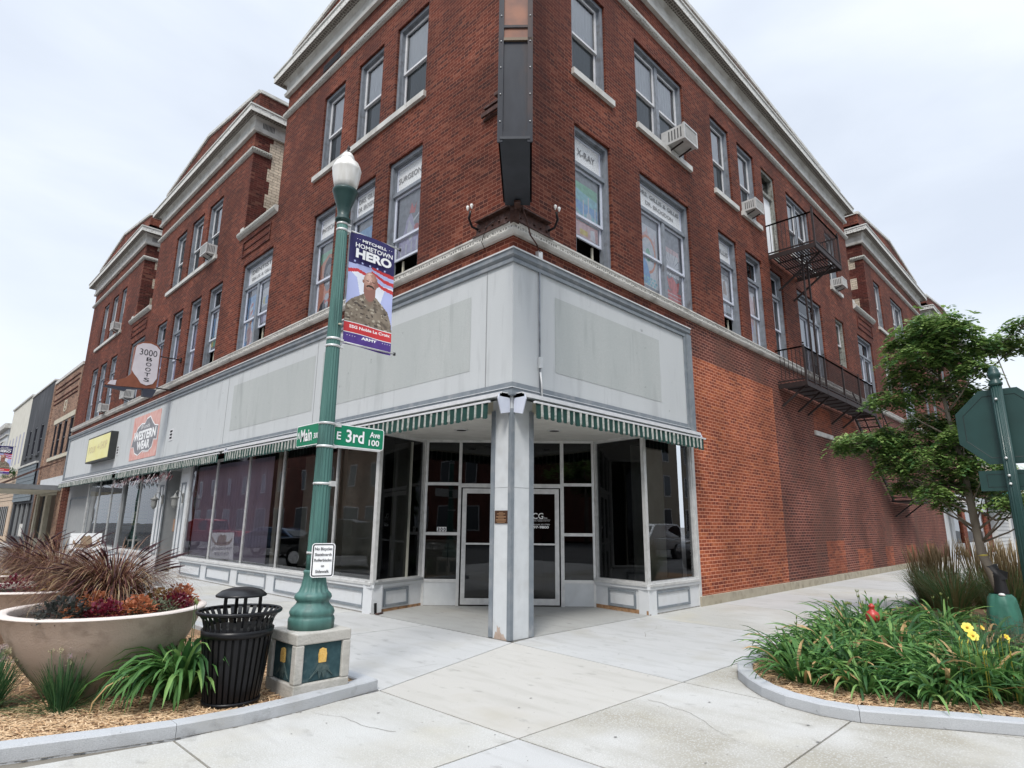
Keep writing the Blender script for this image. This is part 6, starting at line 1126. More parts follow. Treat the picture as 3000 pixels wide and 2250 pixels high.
# sedum with brown heads, feather reed grass
sd_ = thing("sedum", "dusky brown headed sedum in front of the tree watering bag", "plant", (2.6, -5.3, 0)); m = MB(); rs = random.Random(55); SH_ = leafm("sedum_head", (.14, .085, .075), (.24, .16, .13), .8, 40); SL = leafm("sedum_leaf", (.05, .10, .05), (.09, .15, .08))
for i in range(130):
    x, y = 2.55+rs.gauss(0, .42), -5.3+rs.gauss(0, .33); h = .50+rs.uniform(-.12, .1); m.tube([(x*.9+.25, y, .05), (x, y, h)], .003, SL, 4)
    for q in range(26): a = rs.random()*6.28; r_ = .045*math.sqrt(rs.random()); b = Vector((x+r_*math.cos(a), y+r_*math.sin(a), h+rs.uniform(-.012, .014))); s_ = .006; m.face([b+Vector((s_, 0, 0)), b+Vector((-s_*.5, s_, 0)), b+Vector((-s_*.5, -s_, s_))], SH_)
m.build("flower_heads", sd_); m = MB(); mound(rs, m, (2.6, -5.3, .05), .75, .40, 900, SL, .05, .5); m.build("leaves", sd_)
RG = [leafm("reed_green", (.05, .12, .04), (.09, .18, .065), .6), leafm("reed_olive", (.12, .12, .05), (.19, .18, .08), .6)]; PLM = leafm("reed_plume", (.20, .15, .075), (.34, .26, .15), .8, 20)
def reed(name, lab, x, y, seed, H=1.25, n=420, np_=120):
    t = thing(name, lab, "grass", (x, y, 0), "feather reed grasses in the right bed"); rs = random.Random(seed); m = MB()
    for i in range(n): a = rs.random()*6.28; r_ = .2*math.sqrt(rs.random()); blade(m, (x+r_*math.cos(a), y+r_*math.sin(a), .03), a, R(rs.uniform(62, 88)), rs.uniform(.5, 1.05), .009, rs.uniform(.3, 1.9), rs.choice(RG), seg=6, fold=.1)
    m.build("leaves", t); m = MB()
    for i in range(np_):
        a = rs.random()*6.28; r_ = .2*math.sqrt(rs.random()); k = rs.uniform(.04, .22); h = H*rs.uniform(.5, 1.04); b = Vector((x+r_*math.cos(a), y+r_*math.sin(a), .03)); d = Vector((math.cos(a)*k, math.sin(a)*k, 1)); m.tube([tuple(b), tuple(b+d*h*.72)], .0025, RG[1], 4); m.tube([tuple(b+d*h*.70), tuple(b+d*h*.85), tuple(b+d*h)], [.004, .009, .002], PLM, 5)
    m.build("plumes", t)
for i, (x, y, H, lab) in enumerate(((8.4, -3.65, 1.3, "tall tan feather reed grass nearest the brick wall"), (9.3, -4.2, 1.35, "tan feather reed grass behind the tree trunk on its left"), (7.6, -4.75, 1.2, "feather reed grass right of the green watering bag"), (9.4, -5.1, 1.35, "dense feather reed grass at the right edge of the bed"), (8.1, -5.45, 1.25, "feather reed grass by the sign post at the right edge"), (10.4, -4.6, 1.35, "farthest feather reed grass near the parked car"), (7.2, -4.0, .85, "low arching green grass beside the daylilies"), (9.0, -3.3, 1.2, "thin feather reed grass by the bed kerb"))):
    reed("reed_grass", lab, x, y, 60+i, H, 420 if i != 6 else 500, 150 if i != 6 else 20)
# small red urn among the leaves
m = MB(); m.lathe([(.0, .28), (.05, .29), (.072, .32), (.076, .36), (.065, .40), (.035, .42), (.025, .45), (.035, .46), (.034, .48), (.02, .485), (.018, .50), (0, .50)], (2.2, -4.0, .19), M("red_lantern", (.42, .03, .025), .35, var=(.5, .06, .045), vs=10), 20); m.lathe([(.02, .0), (.02, .3)], (2.2, -4.0, .1), IRON, 8); solo(m, "garden_lantern", "small round red garden lantern half buried in the daylilies", "lantern")
# ================================================================== YOUNG TREE
TX, TY = 6.1, -4.5
nv = Vector((TX+6.4022, TY+6.2953, 0)).normalized(); lv = Vector((nv.y, -nv.x, 0))
tr = thing("young_tree", "young street tree with layered feathery green leaves in the right bed", "tree", (TX, TY, 0))
BARK = M("bark_grey", (.17, .145, .115), .85, var=(.27, .235, .195), vs=10, stretch=(1, 1, .3), bs=50, bstr=.5, dirt=(.1, .085, .07), ds=5)
pt = lambda l, z, dd=0: Vector((TX, TY, z))+lv*l+nv*dd
m = MB(); tk = [pt(.34, .0), pt(.33, .5), pt(.24, .9), pt(.15, 1.2), pt(.12, 1.85), pt(.10, 2.3), pt(.06, 2.8), pt(0, 3.4), pt(-.05, 4.0), pt(-.02, 4.6), pt(0, 5.0)]
m.tube(tk, [.085, .075, .07, .066, .060, .050, .042, .032, .024, .015, .006], BARK, 12); m.build("trunk", tr)
BLB = [(-0.04, 4.9, 0.50, 0.30), (-.05, 5.1, .36, .16), (.25, 4.75, .3, .2), (0.80, 4.72, 0.34, 0.14), (.62, 4.55, .22, .12), (1.0, 4.55, .2, .12), (-0.27, 4.43, 0.50, 0.2), (0.42, 4.12, 0.26, 0.12), (-0.78, 3.78, 0.36, 0.16), (-.55, 4.15, .3, .13), (-0.05, 3.95, 0.42, 0.2), (.5, 3.85, .25, .1), (-1.28, 3.08, 0.48, 0.16), (-.95, 3.2, .3, .13), (-0.6, 3.05, 0.44, 0.2), (-0.40, 2.65, 0.6, 0.24), (.05, 3.3, .35, .16), (.05, 2.9, .3, .14), (-0.04, 2.36, 0.41, 0.18), (.35, 2.55, .35, .14), (-0.35, 2.15, 0.22, 0.14), (0.55, 1.95, 0.30, 0.10), (.95, 1.85, .25, .10), (-0.48, 4.78, 0.25, 0.13), (-0.95, 2.6, 0.22, 0.14), (.2, 4.4, .35, .15), (.85, 2.3, .25, .09), (.3, 3.55, .3, .16), (-.35, 3.45, .3, .14), (-.75, 2.3, .25, .14), (.3, 2.2, .3, .12), (.75, 2.05, .3, .12), (1.15, 4.85, .2, .1), (-.2, 2.0, .2, .12), (-1.55, 3.0, .22, .1), (.15, 3.05, .35, .14), (-.9, 2.85, .3, .13)]
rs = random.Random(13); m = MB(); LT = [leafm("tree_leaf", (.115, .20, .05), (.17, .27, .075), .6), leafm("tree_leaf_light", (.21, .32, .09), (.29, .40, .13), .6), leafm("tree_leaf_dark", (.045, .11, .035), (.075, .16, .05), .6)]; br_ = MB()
for (l, z, a, b) in BLB:
    dd = rs.uniform(-.55, .55) if abs(l) < 1 else rs.uniform(-.2, .2); c = pt(l, z, dd); zt = max(1.35, min(4.6, z-.45-abs(l)*.35)); k = 0
    for i in range(len(tk)-1):
        if tk[i].z <= zt <= tk[i+1].z: s_ = tk[i].lerp(tk[i+1], (zt-tk[i].z)/(tk[i+1].z-tk[i].z))
    mid = s_.lerp(c, .5)+Vector((0, 0, -.06)); br_.tube([s_, mid, c-Vector((0, 0, .05))], [.020, .012, .005], BARK, 6)
    for q in range(int(5+a*10)):
        e = c+lv*rs.uniform(-a, a)*.8+nv*rs.uniform(-a, a)*.8+Vector((0, 0, rs.uniform(-b, b)*.5)); br_.tube([c-Vector((0, 0, .05)), c.lerp(e, .5)+Vector((0, 0, .02)), e], [.006, .004, .002], BARK, 4, False)
    nl = int(430*a*(b+.14)*4.6)
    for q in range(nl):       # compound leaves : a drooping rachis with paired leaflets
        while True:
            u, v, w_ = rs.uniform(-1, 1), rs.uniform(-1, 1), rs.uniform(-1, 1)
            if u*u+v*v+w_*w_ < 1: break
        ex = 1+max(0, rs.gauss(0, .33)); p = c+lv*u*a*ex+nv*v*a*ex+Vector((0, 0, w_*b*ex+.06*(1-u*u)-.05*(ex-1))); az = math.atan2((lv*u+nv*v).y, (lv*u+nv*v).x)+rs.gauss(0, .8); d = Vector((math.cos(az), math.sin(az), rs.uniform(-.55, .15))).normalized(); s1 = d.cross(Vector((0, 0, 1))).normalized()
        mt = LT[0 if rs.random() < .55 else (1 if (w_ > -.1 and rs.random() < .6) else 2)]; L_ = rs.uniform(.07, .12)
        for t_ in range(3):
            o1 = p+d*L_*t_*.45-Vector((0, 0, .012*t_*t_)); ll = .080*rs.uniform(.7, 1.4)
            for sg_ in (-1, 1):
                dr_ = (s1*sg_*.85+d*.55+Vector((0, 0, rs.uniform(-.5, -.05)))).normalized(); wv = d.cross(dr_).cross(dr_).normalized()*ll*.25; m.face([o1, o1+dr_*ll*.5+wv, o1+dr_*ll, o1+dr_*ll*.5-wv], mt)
m.build("crown", tr); br_.build("branches", tr)
m = MB(); m.tube([pt(.30, 2.05), pt(.62, 2.2), pt(1.0, 2.3)], [.02, .014, .008], BARK, 7); m.tube([pt(.1, 1.95), pt(.4, 1.72), pt(.8, 1.82), pt(1.05, 1.95)], [.022, .016, .011, .006], BARK, 7); m.tube([pt(.78, 4.4), pt(.86, 3.9), pt(.98, 3.4)][::-1], [.012, .010, .006], BARK, 6); m.tube([pt(.0, 2.9), pt(.5, 3.1), pt(.98, 3.4)], [.02, .014, .012], BARK, 6); m.build("limb", tr)
m = MB(); m.lathe([(.068, 1.16), (.068, 1.185)], tuple(pt(.16, 0)), M("yellow_tie", (.5, .42, .08), .7), 12); m.build("tie", tr)
m = MB(); m.tube([pt(.37, .35), pt(.32, .62), pt(.30, .85), pt(.24, 1.02)], [.10, .095, .09, .088], M("trunk_guard", (.01, .01, .012), .55), 16); m.mesh([pt(.3, .98, -.06), pt(.44, .93, -.1), pt(.42, .82, -.09), pt(.32, .80, -.08)], [(0, 1, 2, 3)], M("trunk_guard")); solo(m, "trunk_guard", "black plastic sleeve round the foot of the young tree", "tree guard")
BAG = M("bag_green", (.03, .13, .095), .5, var=(.05, .19, .14), vs=5, bs=9, bstr=.6); m = MB(); cb = pt(.30, 0, -.12); n_ = 40; vs = []; prf = [(.20, .03), (.225, .12), (.215, .3), (.19, .45), (.17, .55), (.13, .60)]
for (r_, z) in prf:
    for k in range(n_): a = 2*math.pi*k/n_; q = r_*(1+.05*math.sin(5*a+z*6)+.03*math.sin(11*a)); vs.append((cb.x+q*math.cos(a), cb.y+q*math.sin(a), z))
m.mesh(vs, [(i*n_+k, i*n_+(k+1) % n_, (i+1)*n_+(k+1) % n_, (i+1)*n_+k) for i in range(len(prf)-1) for k in range(n_)], BAG, True); m.lathe([(.03, 0), (.05, .01), (.03, .035), (0, .04)], (cb.x-.12, cb.y-.03, .58), WHITE, 12); solo(m, "watering_bag", "green zipped watering bag wrapped round the young tree", "watering bag")
# ================================================================== STOP SIGN (seen from behind)
SX, SY = 1.27, -5.62
ss = thing("stop_sign", "dark green back of an octagonal road sign at the right edge", "road sign", (SX, SY, 0))
def spost(prof, nm, n=48, fl=None): m = MB(); m.lathe(prof, (SX, SY, 0), GREEND, n, fl); return m.build(nm, ss)
spost([(.14, .0), (.14, .25), (.11, .35), (.07, .5), (.06, .6)], "base"); spost([(.051, .55), (.050, 3.02)], "post", 96, (.5, 3.1, 14, .14)); spost([(.05, 3.0), (.06, 3.01), (.06, 3.03), (.048, 3.04), (.05, 3.055), (.035, 3.065), (.052, 3.09), (.057, 3.115), (.052, 3.135), (.047, 3.14), (.046, 3.16), (.03, 3.195), (.012, 3.21), (0, 3.215)], "finial", 28)
def octo(r_, x, zc=2.60, k_=.94): return [(x, SY+r_*k_*math.cos(R(22.5+45*k)), zc+r_*k_*math.sin(R(22.5+45*k))) for k in range(8)]
m = MB(); m.slab(octo(.435, SX+.055), (.028, 0, 0), GREEND); m.build("back_frame", ss)
m = MB(); a, b = octo(.415, SX+.054), octo(.36, SX+.054)
for k in range(8): j = (k+1) % 8; m.face([a[k], a[j], tuple(Vector(b[j])), tuple(Vector(b[k]))], GREEND)
for r0, r1, x in ((.365, .352, SX+.0525),): p, q = octo(r0, x), octo(r1, x+.004); [m.face([p[k], p[(k+1) % 8], q[(k+1) % 8], q[k]], M("sign_groove", (.002, .012, .011), .6)) for k in range(8)]
m.build("frame_groove", ss); m = MB(); m.slab(octo(.41, SX+.084), (.003, 0, 0), M("stop_red", (.5, .02, .03), .4)); text(m, "STOP", (SX+.09, SY, 2.49), (0, 1, 0), (0, 0, 1), .26, WHITE, width=.62, align='C', bold=.03); m.build("sign_face", ss)
m = MB(); m.box((SX+.055, SY-.26, 1.96), (SX+.08, SY+.26, 2.16), GREEND); gv = M("sign_groove")
for y0, y1, z0, z1 in ((SY-.2, SY+.2, 1.995, 2.0), (SY-.2, SY+.2, 2.12, 2.125), (SY-.2, SY-.195, 2.0, 2.12), (SY+.195, SY+.2, 2.0, 2.12)): m.box((SX+.053, y0, z0), (SX+.056, y1, z1), gv)
o = m.build("plaque_frame", ss); m = MB(); m.box((SX+.081, SY-.23, 1.98), (SX+.083, SY+.23, 2.14), M("stop_red")); text(m, "ALL WAY", (SX+.086, SY, 2.02), (0, 1, 0), (0, 0, 1), .09, WHITE, width=.38, align='C', bold=.02); m.build("plaque_face", ss)
for z in (2.86, 2.27, 2.10, 2.02): m = MB(); m.tube([(SX-.062, SY+.012, z), (SX-.045, SY+.01, z)], .012, ALU, 12); m.build("bolt", ss)
# ================================================================== NEIGHBOURS ON MAIN
def windows_into(par, side, lst, d, fmt, gmt=GLD, rev=.12, fw_=.07):
    for (a, b, z0, z1) in lst:
        f = MB(); frame_box(f, side, a, b, z0, z1, fw_, d-rev, d-.02, fmt); fbox(f, side, a, b, (z0+z1)/2-.03, (z0+z1)/2+.03, d-rev, d-.05, fmt); o = f.build("window", par)
        g = MB(); fquad(g, side, a+fw_, b-fw_, z0+fw_, z1-fw_, d-rev+.04, gmt); fquad(g, side, a+fw_, b-fw_, z0+fw_, z1-fw_, d-rev-.1, BLACK); g.build("pane", o)
BLK = M("black_trim", (.02, .02, .03), .4)
nb = thing("shop_building", "two storey tan brick shop building with four narrow dark upper windows", "building", (0, 37, 0))
wt = [(37.85, 38.6, 5.15, 7.12), (36.4, 37.45, 5.15, 7.12), (34.85, 35.75, 5.15, 7.12), (33.2, 34.1, 5.15, 7.12)]; m = MB()
facade(m, 'L', 33.02, 40.6, 3.3, 9.95, wt, BR_T, .02); m.face([(-.02, 33.02, 3.2), (9, 33.02, 3.2), (9, 33.02, 9.9), (-.02, 33.02, 9.9)], BR_T); m.box((.2, 33.1, 9.7), (9, 40.5, 9.8), SOIL); fbox(m, 'L', 33.02, 34.3, 0, 3.3, -.1, .02, BR_T); fbox(m, 'L', 40.0, 40.6, 0, 3.3, -.1, .02, BEIGE); m.build("wall", nb)
m = MB(); fbox(m, 'L', 33.02, 40.7, 9.95, 10.12, -.2, .08, STONE_S); fbox(m, 'L', 40.5, 41.0, 0, 10.1, -.1, .06, BR_T)
for z in (9.2, 9.5, 8.5, 8.75): fbox(m, 'L', 33.5, 40.2, z, z+.06, .02, .06, BR_D)
fbox(m, 'L', 33.05, 38.85, 7.14, 7.42, .0, .05, BEIGE); fbox(m, 'L', 33.05, 38.85, 4.93, 5.12, .0, .09, BEIGE)
for a in (35.9, 36.5): fbox(m, 'L', a, a+.12, 7.75, 8.3, .02, .045, BEIGE)
fbox(m, 'L', 35.9, 36.6, 8.28, 8.36, .02, .045, BEIGE); fbox(m, 'L', 35.95, 36.55, 7.9, 7.97, .02, .045, BEIGE); fbox(m, 'L', 36.1, 36.4, 7.7, 7.76, .02, .045, BEIGE); m.build("trim", nb)
windows_into(nb, 'L', wt, .02, BLK)
m = MB(); fbox(m, 'L', 33.3, 40, 3.3, 3.9, -.05, .03, WPAINT); fbox(m, 'L', 34.3, 35.0, 0, 3.3, -.3, -.1, WPAINT); fbox(m, 'L', 35.1, 37.6, 0, 2.9, -.6, -.55, BLACK); fbox(m, 'L', 37.6, 38.2, 0, 3.1, -.3, -.08, BEIGE); fbox(m, 'L', 38.2, 39.8, .5, 3.0, -.3, -.2, BLACK); fbox(m, 'L', 34.3, 40, 2.95, 3.3, -.3, -.05, BEIGE); fbox(m, 'L', 38.2, 39.9, 0, .5, -.3, -.1, BEIGE); m.build("shopfront", nb)
cn = thing("canopy", "flat grey metal canopy hung on rods over the sidewalk past the striped awnings", "canopy", (-1.3, 37, 3.2)); m = MB(); m.box((-2.75, 33.2, 3.10), (-.03, 40.6, 3.34), M("canopy_grey", (.20, .205, .21), .5, .3, var=(.26, .265, .27), vs=3)); m.box((-2.7, 33.3, 3.06), (-.05, 40.5, 3.1), BEIGE); m.build("deck", cn)
m = MB()
for y in (33.8, 35.4, 38.2, 39.9): m.tube([(-2.4, y, 3.34), (-.02, y+.1, 4.75)], .018, RUST, 6)
m.build("hanger_rods", cn)
CHR = M("charcoal_stucco", (.035, .038, .045), .85, var=(.06, .064, .072), vs=1.6, stretch=(1, 1, .4), dirt=(.11, .115, .125), ds=.9)
nb = thing("shop_building", "dark charcoal stucco building with three tall narrow windows", "building", (0, 45, 0)); wt = [(47.2, 48.0, 5.8, 7.7), (44.9, 45.75, 5.8, 7.7), (42.45, 43.45, 5.8, 7.7)]; m = MB()
facade(m, 'L', 41, 49.6, 0, 10.3, wt+[(41.8, 48.8, .5, 2.6)], CHR, .04); m.box((.2, 41, 9.9), (8, 49.6, 10.0), SOIL); m.face([(-.04, 41, 9), (8, 41, 9), (8, 41, 10.3), (-.04, 41, 10.3)], CHR); m.build("wall", nb)
m = MB(); fbox(m, 'L', 41, 49.6, 10.3, 10.4, -.2, .1, STONE_S)
for a, b, z, z1 in wt: fbox(m, 'L', a-.15, b+.15, z-.2, z-.03, .04, .14, CHR)
m.build("trim", nb); windows_into(nb, 'L', wt, .04, BLK); m = MB(); SLATE = M("slate_siding", (.13, .16, .18), .7, var=(.17, .20, .22), vs=5)
for k in range(9): m.slab([P('L', 41.9, 2.75+k*.26, .12), P('L', 49.4, 2.75+k*.26, .12), P('L', 49.4, 3.0+k*.26, .10), P('L', 41.9, 3.0+k*.26, .10)], (-.03, 0, 0), SLATE)
fbox(m, 'L', 41.85, 49.5, 5.08, 5.2, .0, .2, STONE); fbox(m, 'L', 41.05, 41.85, 2.6, 5.1, .0, .06, BLK); m.build("siding_fascia", nb)
m = MB(); fbox(m, 'L', 41.8, 48.8, .5, 2.6, -.2, -.15, BLACK)
for y in (42, 44, 46, 48): fbox(m, 'L', y, y+.1, .5, 2.6, -.15, -.02, GPAINT)
fbox(m, 'L', 44.2, 45.6, .5, 1.3, -.14, -.05, STONE_S); m.build("shopfront", nb)
CRM = M("cream_stucco", (.62, .60, .52), .85, var=(.70, .68, .60), vs=1.5)
nb = thing("shop_building", "cream rendered building with thin vertical window strips", "building", (0, 54, 0)); m = MB(); fbox(m, 'L', 49.65, 59.2, 5.0, 10.5, -8, .03, CRM); fbox(m, 'L', 49.65, 59.2, 0, 5.0, -8, .1, M("peach_wood", (.50, .38, .28), .8, var=(.58, .46, .35), vs=3)); fbox(m, 'L', 49.6, 59.3, 10.5, 10.62, -.3, .12, STONE); m.build("wall", nb)
m = MB(); LAV = M("lavender_strip", (.34, .34, .42), .6)
for k in range(5): fbox(m, 'L', 50.6+k*1.75, 51.1+k*1.75, 5.6, 7.9, .0, .045, LAV)
m.build("window_strips", nb); m = MB()
for k in range(8): fbox(m, 'L', 49.7, 59.1, 2.9+k*.26, 2.915+k*.26, .1, .115, DARKW)
fbox(m, 'L', 51, 57, .4, 2.5, .0, .12, BLACK)
for k in range(6): fbox(m, 'L', 51.3+k, 51.38+k, .4, 2.5, .1, .14, ALU)
m.build("shopfront", nb)
m = MB(); rs = random.Random(4); mound(rs, m, (-.35, 50.8, 4.5), .5, .7, 500, LG[1], .12, .6); mound(rs, m, (-.4, 50.8, 5.0), .45, .35, 150, COLW, .08, .8); solo(m, "hanging_basket", "flower basket hanging on the cream building", "flower basket")
nb = thing("house_building", "distant white building with a cornice and a pale blue window", "building", (0, 66, 0)); m = MB(); fbox(m, 'L', 60.5, 73, 0, 9.4, -9, .02, WPAINT); fbox(m, 'L', 60.3, 73, 9.2, 9.6, -.5, .35, STONE); fbox(m, 'L', 60.4, 73, 8.6, 8.7, 0, .15, STONE); m.build("wall", nb); windows_into(nb, 'L', [(61.5, 63.6, 5.4, 8.2), (65, 67, 5.4, 8.2)], .15, STONE, GLW)
nb = thing("far_building", "low grey building closing the far end of Main Street", "building", (-6, 96, 0)); m = MB(); m.box((-14, 95, 0), (4, 105, 6), M("far_wall", (.36, .35, .33), .8)); m.build("wall", nb)
lp2 = copy_tree(lp); lp2.location = (-3.18, 32, 0); lp2['label'] = "distant street lamp at the left edge carrying the second banner"; lp['group'] = lp2['group'] = "green acorn street lamps"
banner(-3.18, 32, -3.06, -2.44, 3.72, 5.08, "distant Hometown Hero banner at the left edge of the view", False)
# ================================================================== 3RD AVENUE: ground floor shops beyond the brick wall
WSID = M("white_siding", (.62, .62, .61), .6, var=(.7, .7, .69), vs=5)
sh = thing("shopfront", "white shopfront with brick piers at the far end of the 3rd Avenue wall", "shop", (36, 0, 0)); m = MB()
for a, b, mt in ((31.5, 32.6, WPAINT), (33.2, 34.0, WPAINT), (36.6, 37.7, BR_P), (41.2, 41.9, WPAINT), (45.4, 46.2, BR_P)): fbox(m, 'R', a, b, 0, 3.5, -.2, .0, mt)
fbox(m, 'R', 34, 36.6, 0, .75, -.15, -.05, WPAINT); fbox(m, 'R', 37.7, 45.4, 0, .75, -.15, -.05, WPAINT); fbox(m, 'R', 31.5, 46.2, 2.6, 3.5, -.15, .02, WPAINT); m.build("piers", sh)
m = MB(); fbox(m, 'R', 34, 46, .7, 2.7, -1.2, -1.1, DARKW); fbox(m, 'R', 35.1, 35.6, .9, 1.8, -.5, -.4, M("magenta_display", (.45, .05, .2), .7)); fbox(m, 'R', 39.5, 40.1, .9, 1.9, -.5, -.4, PS); fbox(m, 'R', 32.6, 33.2, 0, 2.6, -.3, -.25, GPAINT); m.build("display", sh); m = MB(); fquad(m, 'R', 34, 36.6, .75, 2.6, -.1, GL); fquad(m, 'R', 37.7, 45.4, .75, 2.6, -.1, GL); m.build("pane", sh)
m = MB(); m.box((31.8, -1.1, 2.85), (36.5, 0, 3.0), M("white_awning", (.6, .6, .58), .6)); solo(m, "small_canopy", "small white canopy at the end of the long brick wall", "canopy")
h2 = thing("house_building", "white clapboard sided shop at the end of 3rd Avenue", "building", (51, 0, 0)); m = MB(); m.box((47.3, -.3, 0), (58, 8, 3.6), WSID)
for k in range(14): m.box((47.28, -.33, k*.25+.2), (54, -.3, k*.25+.215), GPAINT)
m.box((54, -.42, 0), (54.5, -.3, 3.4), WSID); m.box((47.2, -.5, 3.4), (58, 0, 3.62), WSID); m.build("wall", h2); m = MB(); m.box((54.8, -.4, .8), (57, -.31, 2.9), GPAINT); m.build("window", h2)
m = MB(); m.box((45.9, -1.0, 3.3), (51, -.35, 4.6), M("teal_sign", (.05, .42, .45), .6)); m.box((51, -.8, 3.4), (52.2, -.4, 4.7), INK); solo(m, "fascia_sign", "teal fascia board over the white sided shop", "sign")
h3 = thing("shop_building", "tan vertical sided building above the white clapboard shop", "building", (56, 0, 0)); m = MB(); m.box((52.4, -.2, 3.65), (66, 9, 6.2), M("tan_siding", (.50, .42, .34), .8))
for k in range(24): m.box((52.5+k*.5, -.23, 3.7), (52.54+k*.5, -.2, 6.1), BEIGE)
m.build("wall", h3)
for i, (x, w2, h, mt, lab) in enumerate(((72, 12, 7, CRM, "cream building far along 3rd Avenue"), (90, 14, 6, BR_T, "tan brick building far along 3rd Avenue"))): m = MB(); m.box((x-w2/2, 0, 0), (x+w2/2, 9, h), mt); m.box((x-w2/2-.2, -.2, h), (x+w2/2+.2, 9, h+.3), STONE_S); solo(m, "far_building", lab, "building")
# utility wires
for i, (za, zb, y) in enumerate(((9.2, 8.6, -1), (8.75, 8.2, -1.4), (8.6, 8.0, -1.7), (7.5, 7.2, -2.1))):
    m = MB(); m.tube([(47.5, y+1, za), (56, y-8, (za+zb)/2-.1), (66, y-26, zb+.4)], .022, INK, 5); solo(m, "utility_wire", "thin black overhead wires crossing the sky at the right", "wire", "overhead wires at the right")
# ================================================================== ACROSS THE STREETS (seen in the shop glass)
def block(name, lab, x0, x1, y0, y1, h, mt, face, rows, n, wm=WSASH):
    t = thing(name, lab, "building", ((x0+x1)/2, (y0+y1)/2, 0)); m = MB(); m.box((x0, y0, 0), (x1, y1, h), mt); m.box((x0-.15, y0-.15, h), (x1+.15, y1+.15, h+.35), STONE_S); m.build("wall", t); m = MB(); g = MB()
    for (z0, z1, wd) in rows:
        for k in range(n):
            if face == 'E': c = y0+(y1-y0)*(k+.5)/n; m.box((x1, c-wd/2-.08, z0-.08), (x1+.05, c+wd/2+.08, z1+.08), wm); g.box((x1+.04, c-wd/2, z0), (x1+.06, c+wd/2, z1), M("far_pane", (.04, .05, .06), .15))
            else: c = x0+(x1-x0)*(k+.5)/n; m.box((c-wd/2-.08, y1, z0-.08), (c+wd/2+.08, y1+.05, z1+.08), wm); g.box((c-wd/2, y1+.04, z0), (c+wd/2, y1+.06, z1), M("far_pane"))
    m.build("window_frames", t); g.build("panes", t); return t
LIME = M("limestone", (.55, .49, .39), .85, var=(.62, .56, .46), vs=1)
block("opposite_building", "long tan stone building across Main Street", -42, -25, -4, 26, 9, LIME, 'E', ((5.2, 7.2, 1.0), (.6, 3, 2.2)), 9); block("opposite_building", "brick building farther along across Main Street", -42, -25, 26.5, 48, 12, BR_T, 'E', ((5, 7, 1.1), (.6, 3, 2.4)), 6); block("opposite_building", "grey building at the far end across Main Street", -42, -25, 48.5, 90, 15, BR_B, 'E', ((5, 7, 1.1), (.6, 3, 2.4)), 8)
block("opposite_building", "tan brick building across 3rd Avenue", 22, 78, -40, -23, 11.5, M("dull_tan", (.30, .25, .19), .9), 'N', ((1, 3, 1.2), (4.2, 6, 1.0), (7.4, 9, 1.0)), 14); block("opposite_building", "red brick building across 3rd Avenue corner", -4, 12, -44, -24, 8, BR_B, 'N', ((1, 3, 2), (5, 7, 1.2)), 5); block("opposite_building", "brick building diagonally across the crossing", -44, -26, -44, -22, 10, BR_B, 'N', ((1, 3, 2), (5, 7, 1.2)), 5)
for i, (x, y, h) in enumerate(((16, -27, 9), (19.5, -30, 11), (50, -27, 9), (-22, -30, 8))):
    t = thing("street_tree", "leafy tree across 3rd Avenue beside the tan brick building" if i < 3 else "leafy tree by the building diagonally across", "tree", (x, y, 0), "trees across the streets" if i < 3 else None); m = MB(); m.tube([(x, y, 0), (x+.1, y, h*.4), (x, y, h*.8)], [.22, .16, .06], BARK, 8); m.build("trunk", t); m = MB(); rs = random.Random(i)
    for q in range(9): mound(rs, m, (x+rs.uniform(-1.8, 1.8), y+rs.uniform(-1.8, 1.8), h*.45+rs.random()*h*.4), 1.4, 1.1, 160, LT[rs.choice([0, 1, 2])], .45, .8)
    m.build("crown", t)
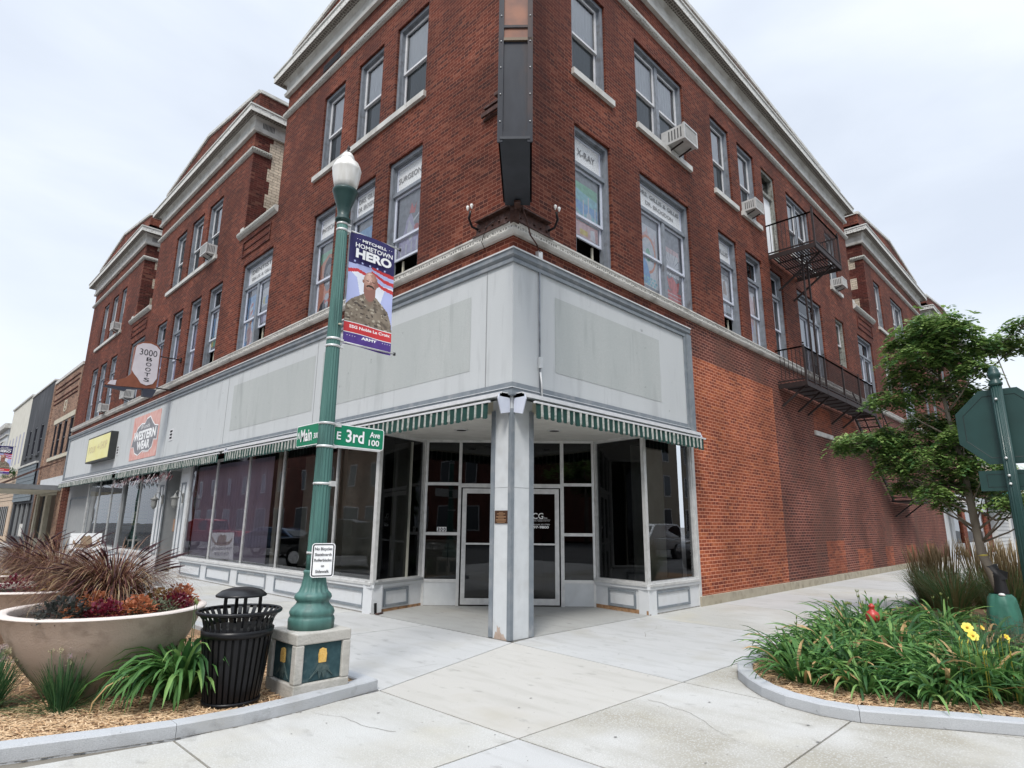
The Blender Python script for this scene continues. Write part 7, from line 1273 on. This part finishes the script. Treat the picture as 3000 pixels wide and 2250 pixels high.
# vehicles
def paintm(n, c): return M(n, c, .25, .2, var=tuple(v*1.1 for v in c), vs=3, coat=.8)
TYRE = M("tyre", (.015, .015, .016), .85); CARG = M("car_glass", (.015, .018, .02), .05); CHRM = M("chrome", (.55, .55, .56), .2, .9); RL_ = M("tail_lamp", (.35, .01, .01), .2)
def vehicle(lab, kind, col, loc, rz):
    t = thing("parked_"+kind, lab, kind.replace('_', ' '), (0, 0, 0)); L = {'pickup': 5.6, 'suv': 4.8, 'car': 4.6}[kind]; W_ = 1.9
    prof = {'pickup': [(-2.8, .55), (-2.8, 1.12), (-.75, 1.14), (1.15, 1.16), (2.55, 1.08), (2.8, .95), (2.8, .5), (-2.7, .45)], 'suv': [(-2.4, .5), (-2.42, 1.05), (1.2, 1.08), (2.25, .98), (2.4, .8), (2.4, .45)], 'car': [(-2.25, .45), (-2.3, .95), (-1.6, 1.0), (1.2, .98), (2.15, .85), (2.3, .65), (2.25, .4)]}[kind]
    cab = {'pickup': [(-.8, 1.12), (-.7, 1.75), (-.4, 1.84), (.75, 1.84), (1.5, 1.14)], 'suv': [(-2.38, 1.03), (-2.1, 1.68), (-1.8, 1.78), (.2, 1.78), (1.25, 1.06)], 'car': [(-1.75, .97), (-1.1, 1.38), (-.7, 1.45), (.3, 1.44), (1.25, .97)]}[kind]
    pm = paintm("paint_"+lab.split()[0]+"_"+kind, col); m = MB()
    def ext(pts, w0, w1, mt, shoulder=None):
        n_ = len(pts); vs = []
        for s_ in (-1, 1):
            for x, z in pts: k = (w1 if z > min(p[1] for p in pts)+.3 else w0); vs.append((x, s_*k/2, z))
        m.mesh(vs, [tuple(range(n_)), tuple(reversed(range(n_, 2*n_)))]+[(i, (i+1) % n_, n_+(i+1) % n_, n_+i) for i in range(n_)], mt)
    ext(prof, W_-.08, W_, pm); ext(cab, W_-.06, W_-.42, pm); ob = m.build("body", t, True); bv = ob.modifiers.new("b", 'BEVEL'); bv.width = .06; bv.segments = 3; bv.limit_method = 'ANGLE'
    for p_ in ob.data.polygons: p_.use_smooth = True
    m = MB(); c2 = [(x*(.93)+(.0), z) for x, z in cab]; zb, zt = min(z for _, z in cab)+.06, max(z for _, z in cab)-.09
    for s_ in (-1, 1):
        xs_ = sorted(x for x, z in cab); a0, a1 = cab[0][0]+.22, cab[-1][0]-.28; b0, b1 = cab[1][0]+.2, cab[-2][0]+.0
        for f0, f1 in ((0, .46), (.5, 1)): m.face([(a0+(a1-a0)*f0, s_*(W_/2-.045), zb), (a0+(a1-a0)*f1, s_*(W_/2-.045), zb), (b0+(b1-b0)*f1, s_*(W_/2-.20), zt), (b0+(b1-b0)*f0, s_*(W_/2-.20), zt)], CARG)
    for (p, q, o_) in ((cab[-1], cab[-2], .012), (cab[0], cab[1], -.012)): m.face([(p[0]+o_, -.78, p[1]+.05), (p[0]+o_, .78, p[1]+.05), (q[0]+o_+.02*(1 if o_ > 0 else -1), .66, q[1]-.03), (q[0]+o_+.02*(1 if o_ > 0 else -1), -.66, q[1]-.03)], CARG)
    m.build("windows", t)
    for x in (-L*.31, L*.31):
        for s_ in (-1, 1):
            c = (x, s_*(W_/2-.12), .36); a, b = MB(), MB(); rr2 = .38 if kind != 'car' else .33
            def disc(mb, r_, w2, mt):
                n_ = 24; vs = [(c[0]+r_*math.cos(2*math.pi*k/n_), c[1]+q*w2, c[2]-.36+rr2+r_*math.sin(2*math.pi*k/n_)) for q in (-1, 1) for k in range(n_)]; mb.mesh(vs, [tuple(range(n_)), tuple(reversed(range(n_, 2*n_)))]+[(k, (k+1) % n_, n_+(k+1) % n_, n_+k) for k in range(n_)], mt)
            disc(a, rr2, .13, TYRE); w_ = a.build("wheel", t); disc(b, rr2*.6, .137, CHRM); b.build("rim", w_)
    m = MB(); m.box((-L/2-.03, -.85, .5), (-L/2+.1, .85, .66), CHRM); m.box((L/2-.1, -.85, .45), (L/2+.04, .85, .62), CHRM if kind == 'pickup' else TYRE); m.build("bumpers", t)
    for s_ in (-1, 1): a = MB(); a.box((-L/2-.02, s_*.9, .78), (-L/2+.06, s_*.72, 1.02), RL_); a.build("tail_light", t); a = MB(); a.box((L/2-.1, s_*.9, .72), (L/2+.012, s_*.6, .88), CHRM); a.build("headlight", t)
    t.location = loc; t.rotation_euler = (0, 0, rz); return t
vehicle("dark blue pickup parked across Main Street", "pickup", (.02, .03, .05), (-14.8, 28.5, -.12), R(190)); vehicle("black pickup parked on the near side of Main Street", "pickup", (.012, .012, .014), (-6.6, 15.6, -.12), R(60)); vehicle("red pickup parked farther along Main Street", "pickup", (.35, .015, .015), (-8.2, 35, -.12), R(60))
vehicle("white suv parked across 3rd Avenue", "suv", (.6, .6, .6), (21.5, -11.2, -.12), R(180)); vehicle("silver car parked beyond the white suv across 3rd Avenue", "car", (.4, .4, .42), (28, -11.2, -.12), R(180)); vehicle("charcoal suv parked at the right edge beyond the reed grasses", "suv", (.025, .025, .03), (18.2, -5.35, -.12), R(180))
vehicle("blue car parked on Main Street seen in the far glass", "car", (.05, .09, .16), (-7.6, 24.5, -.12), R(60))
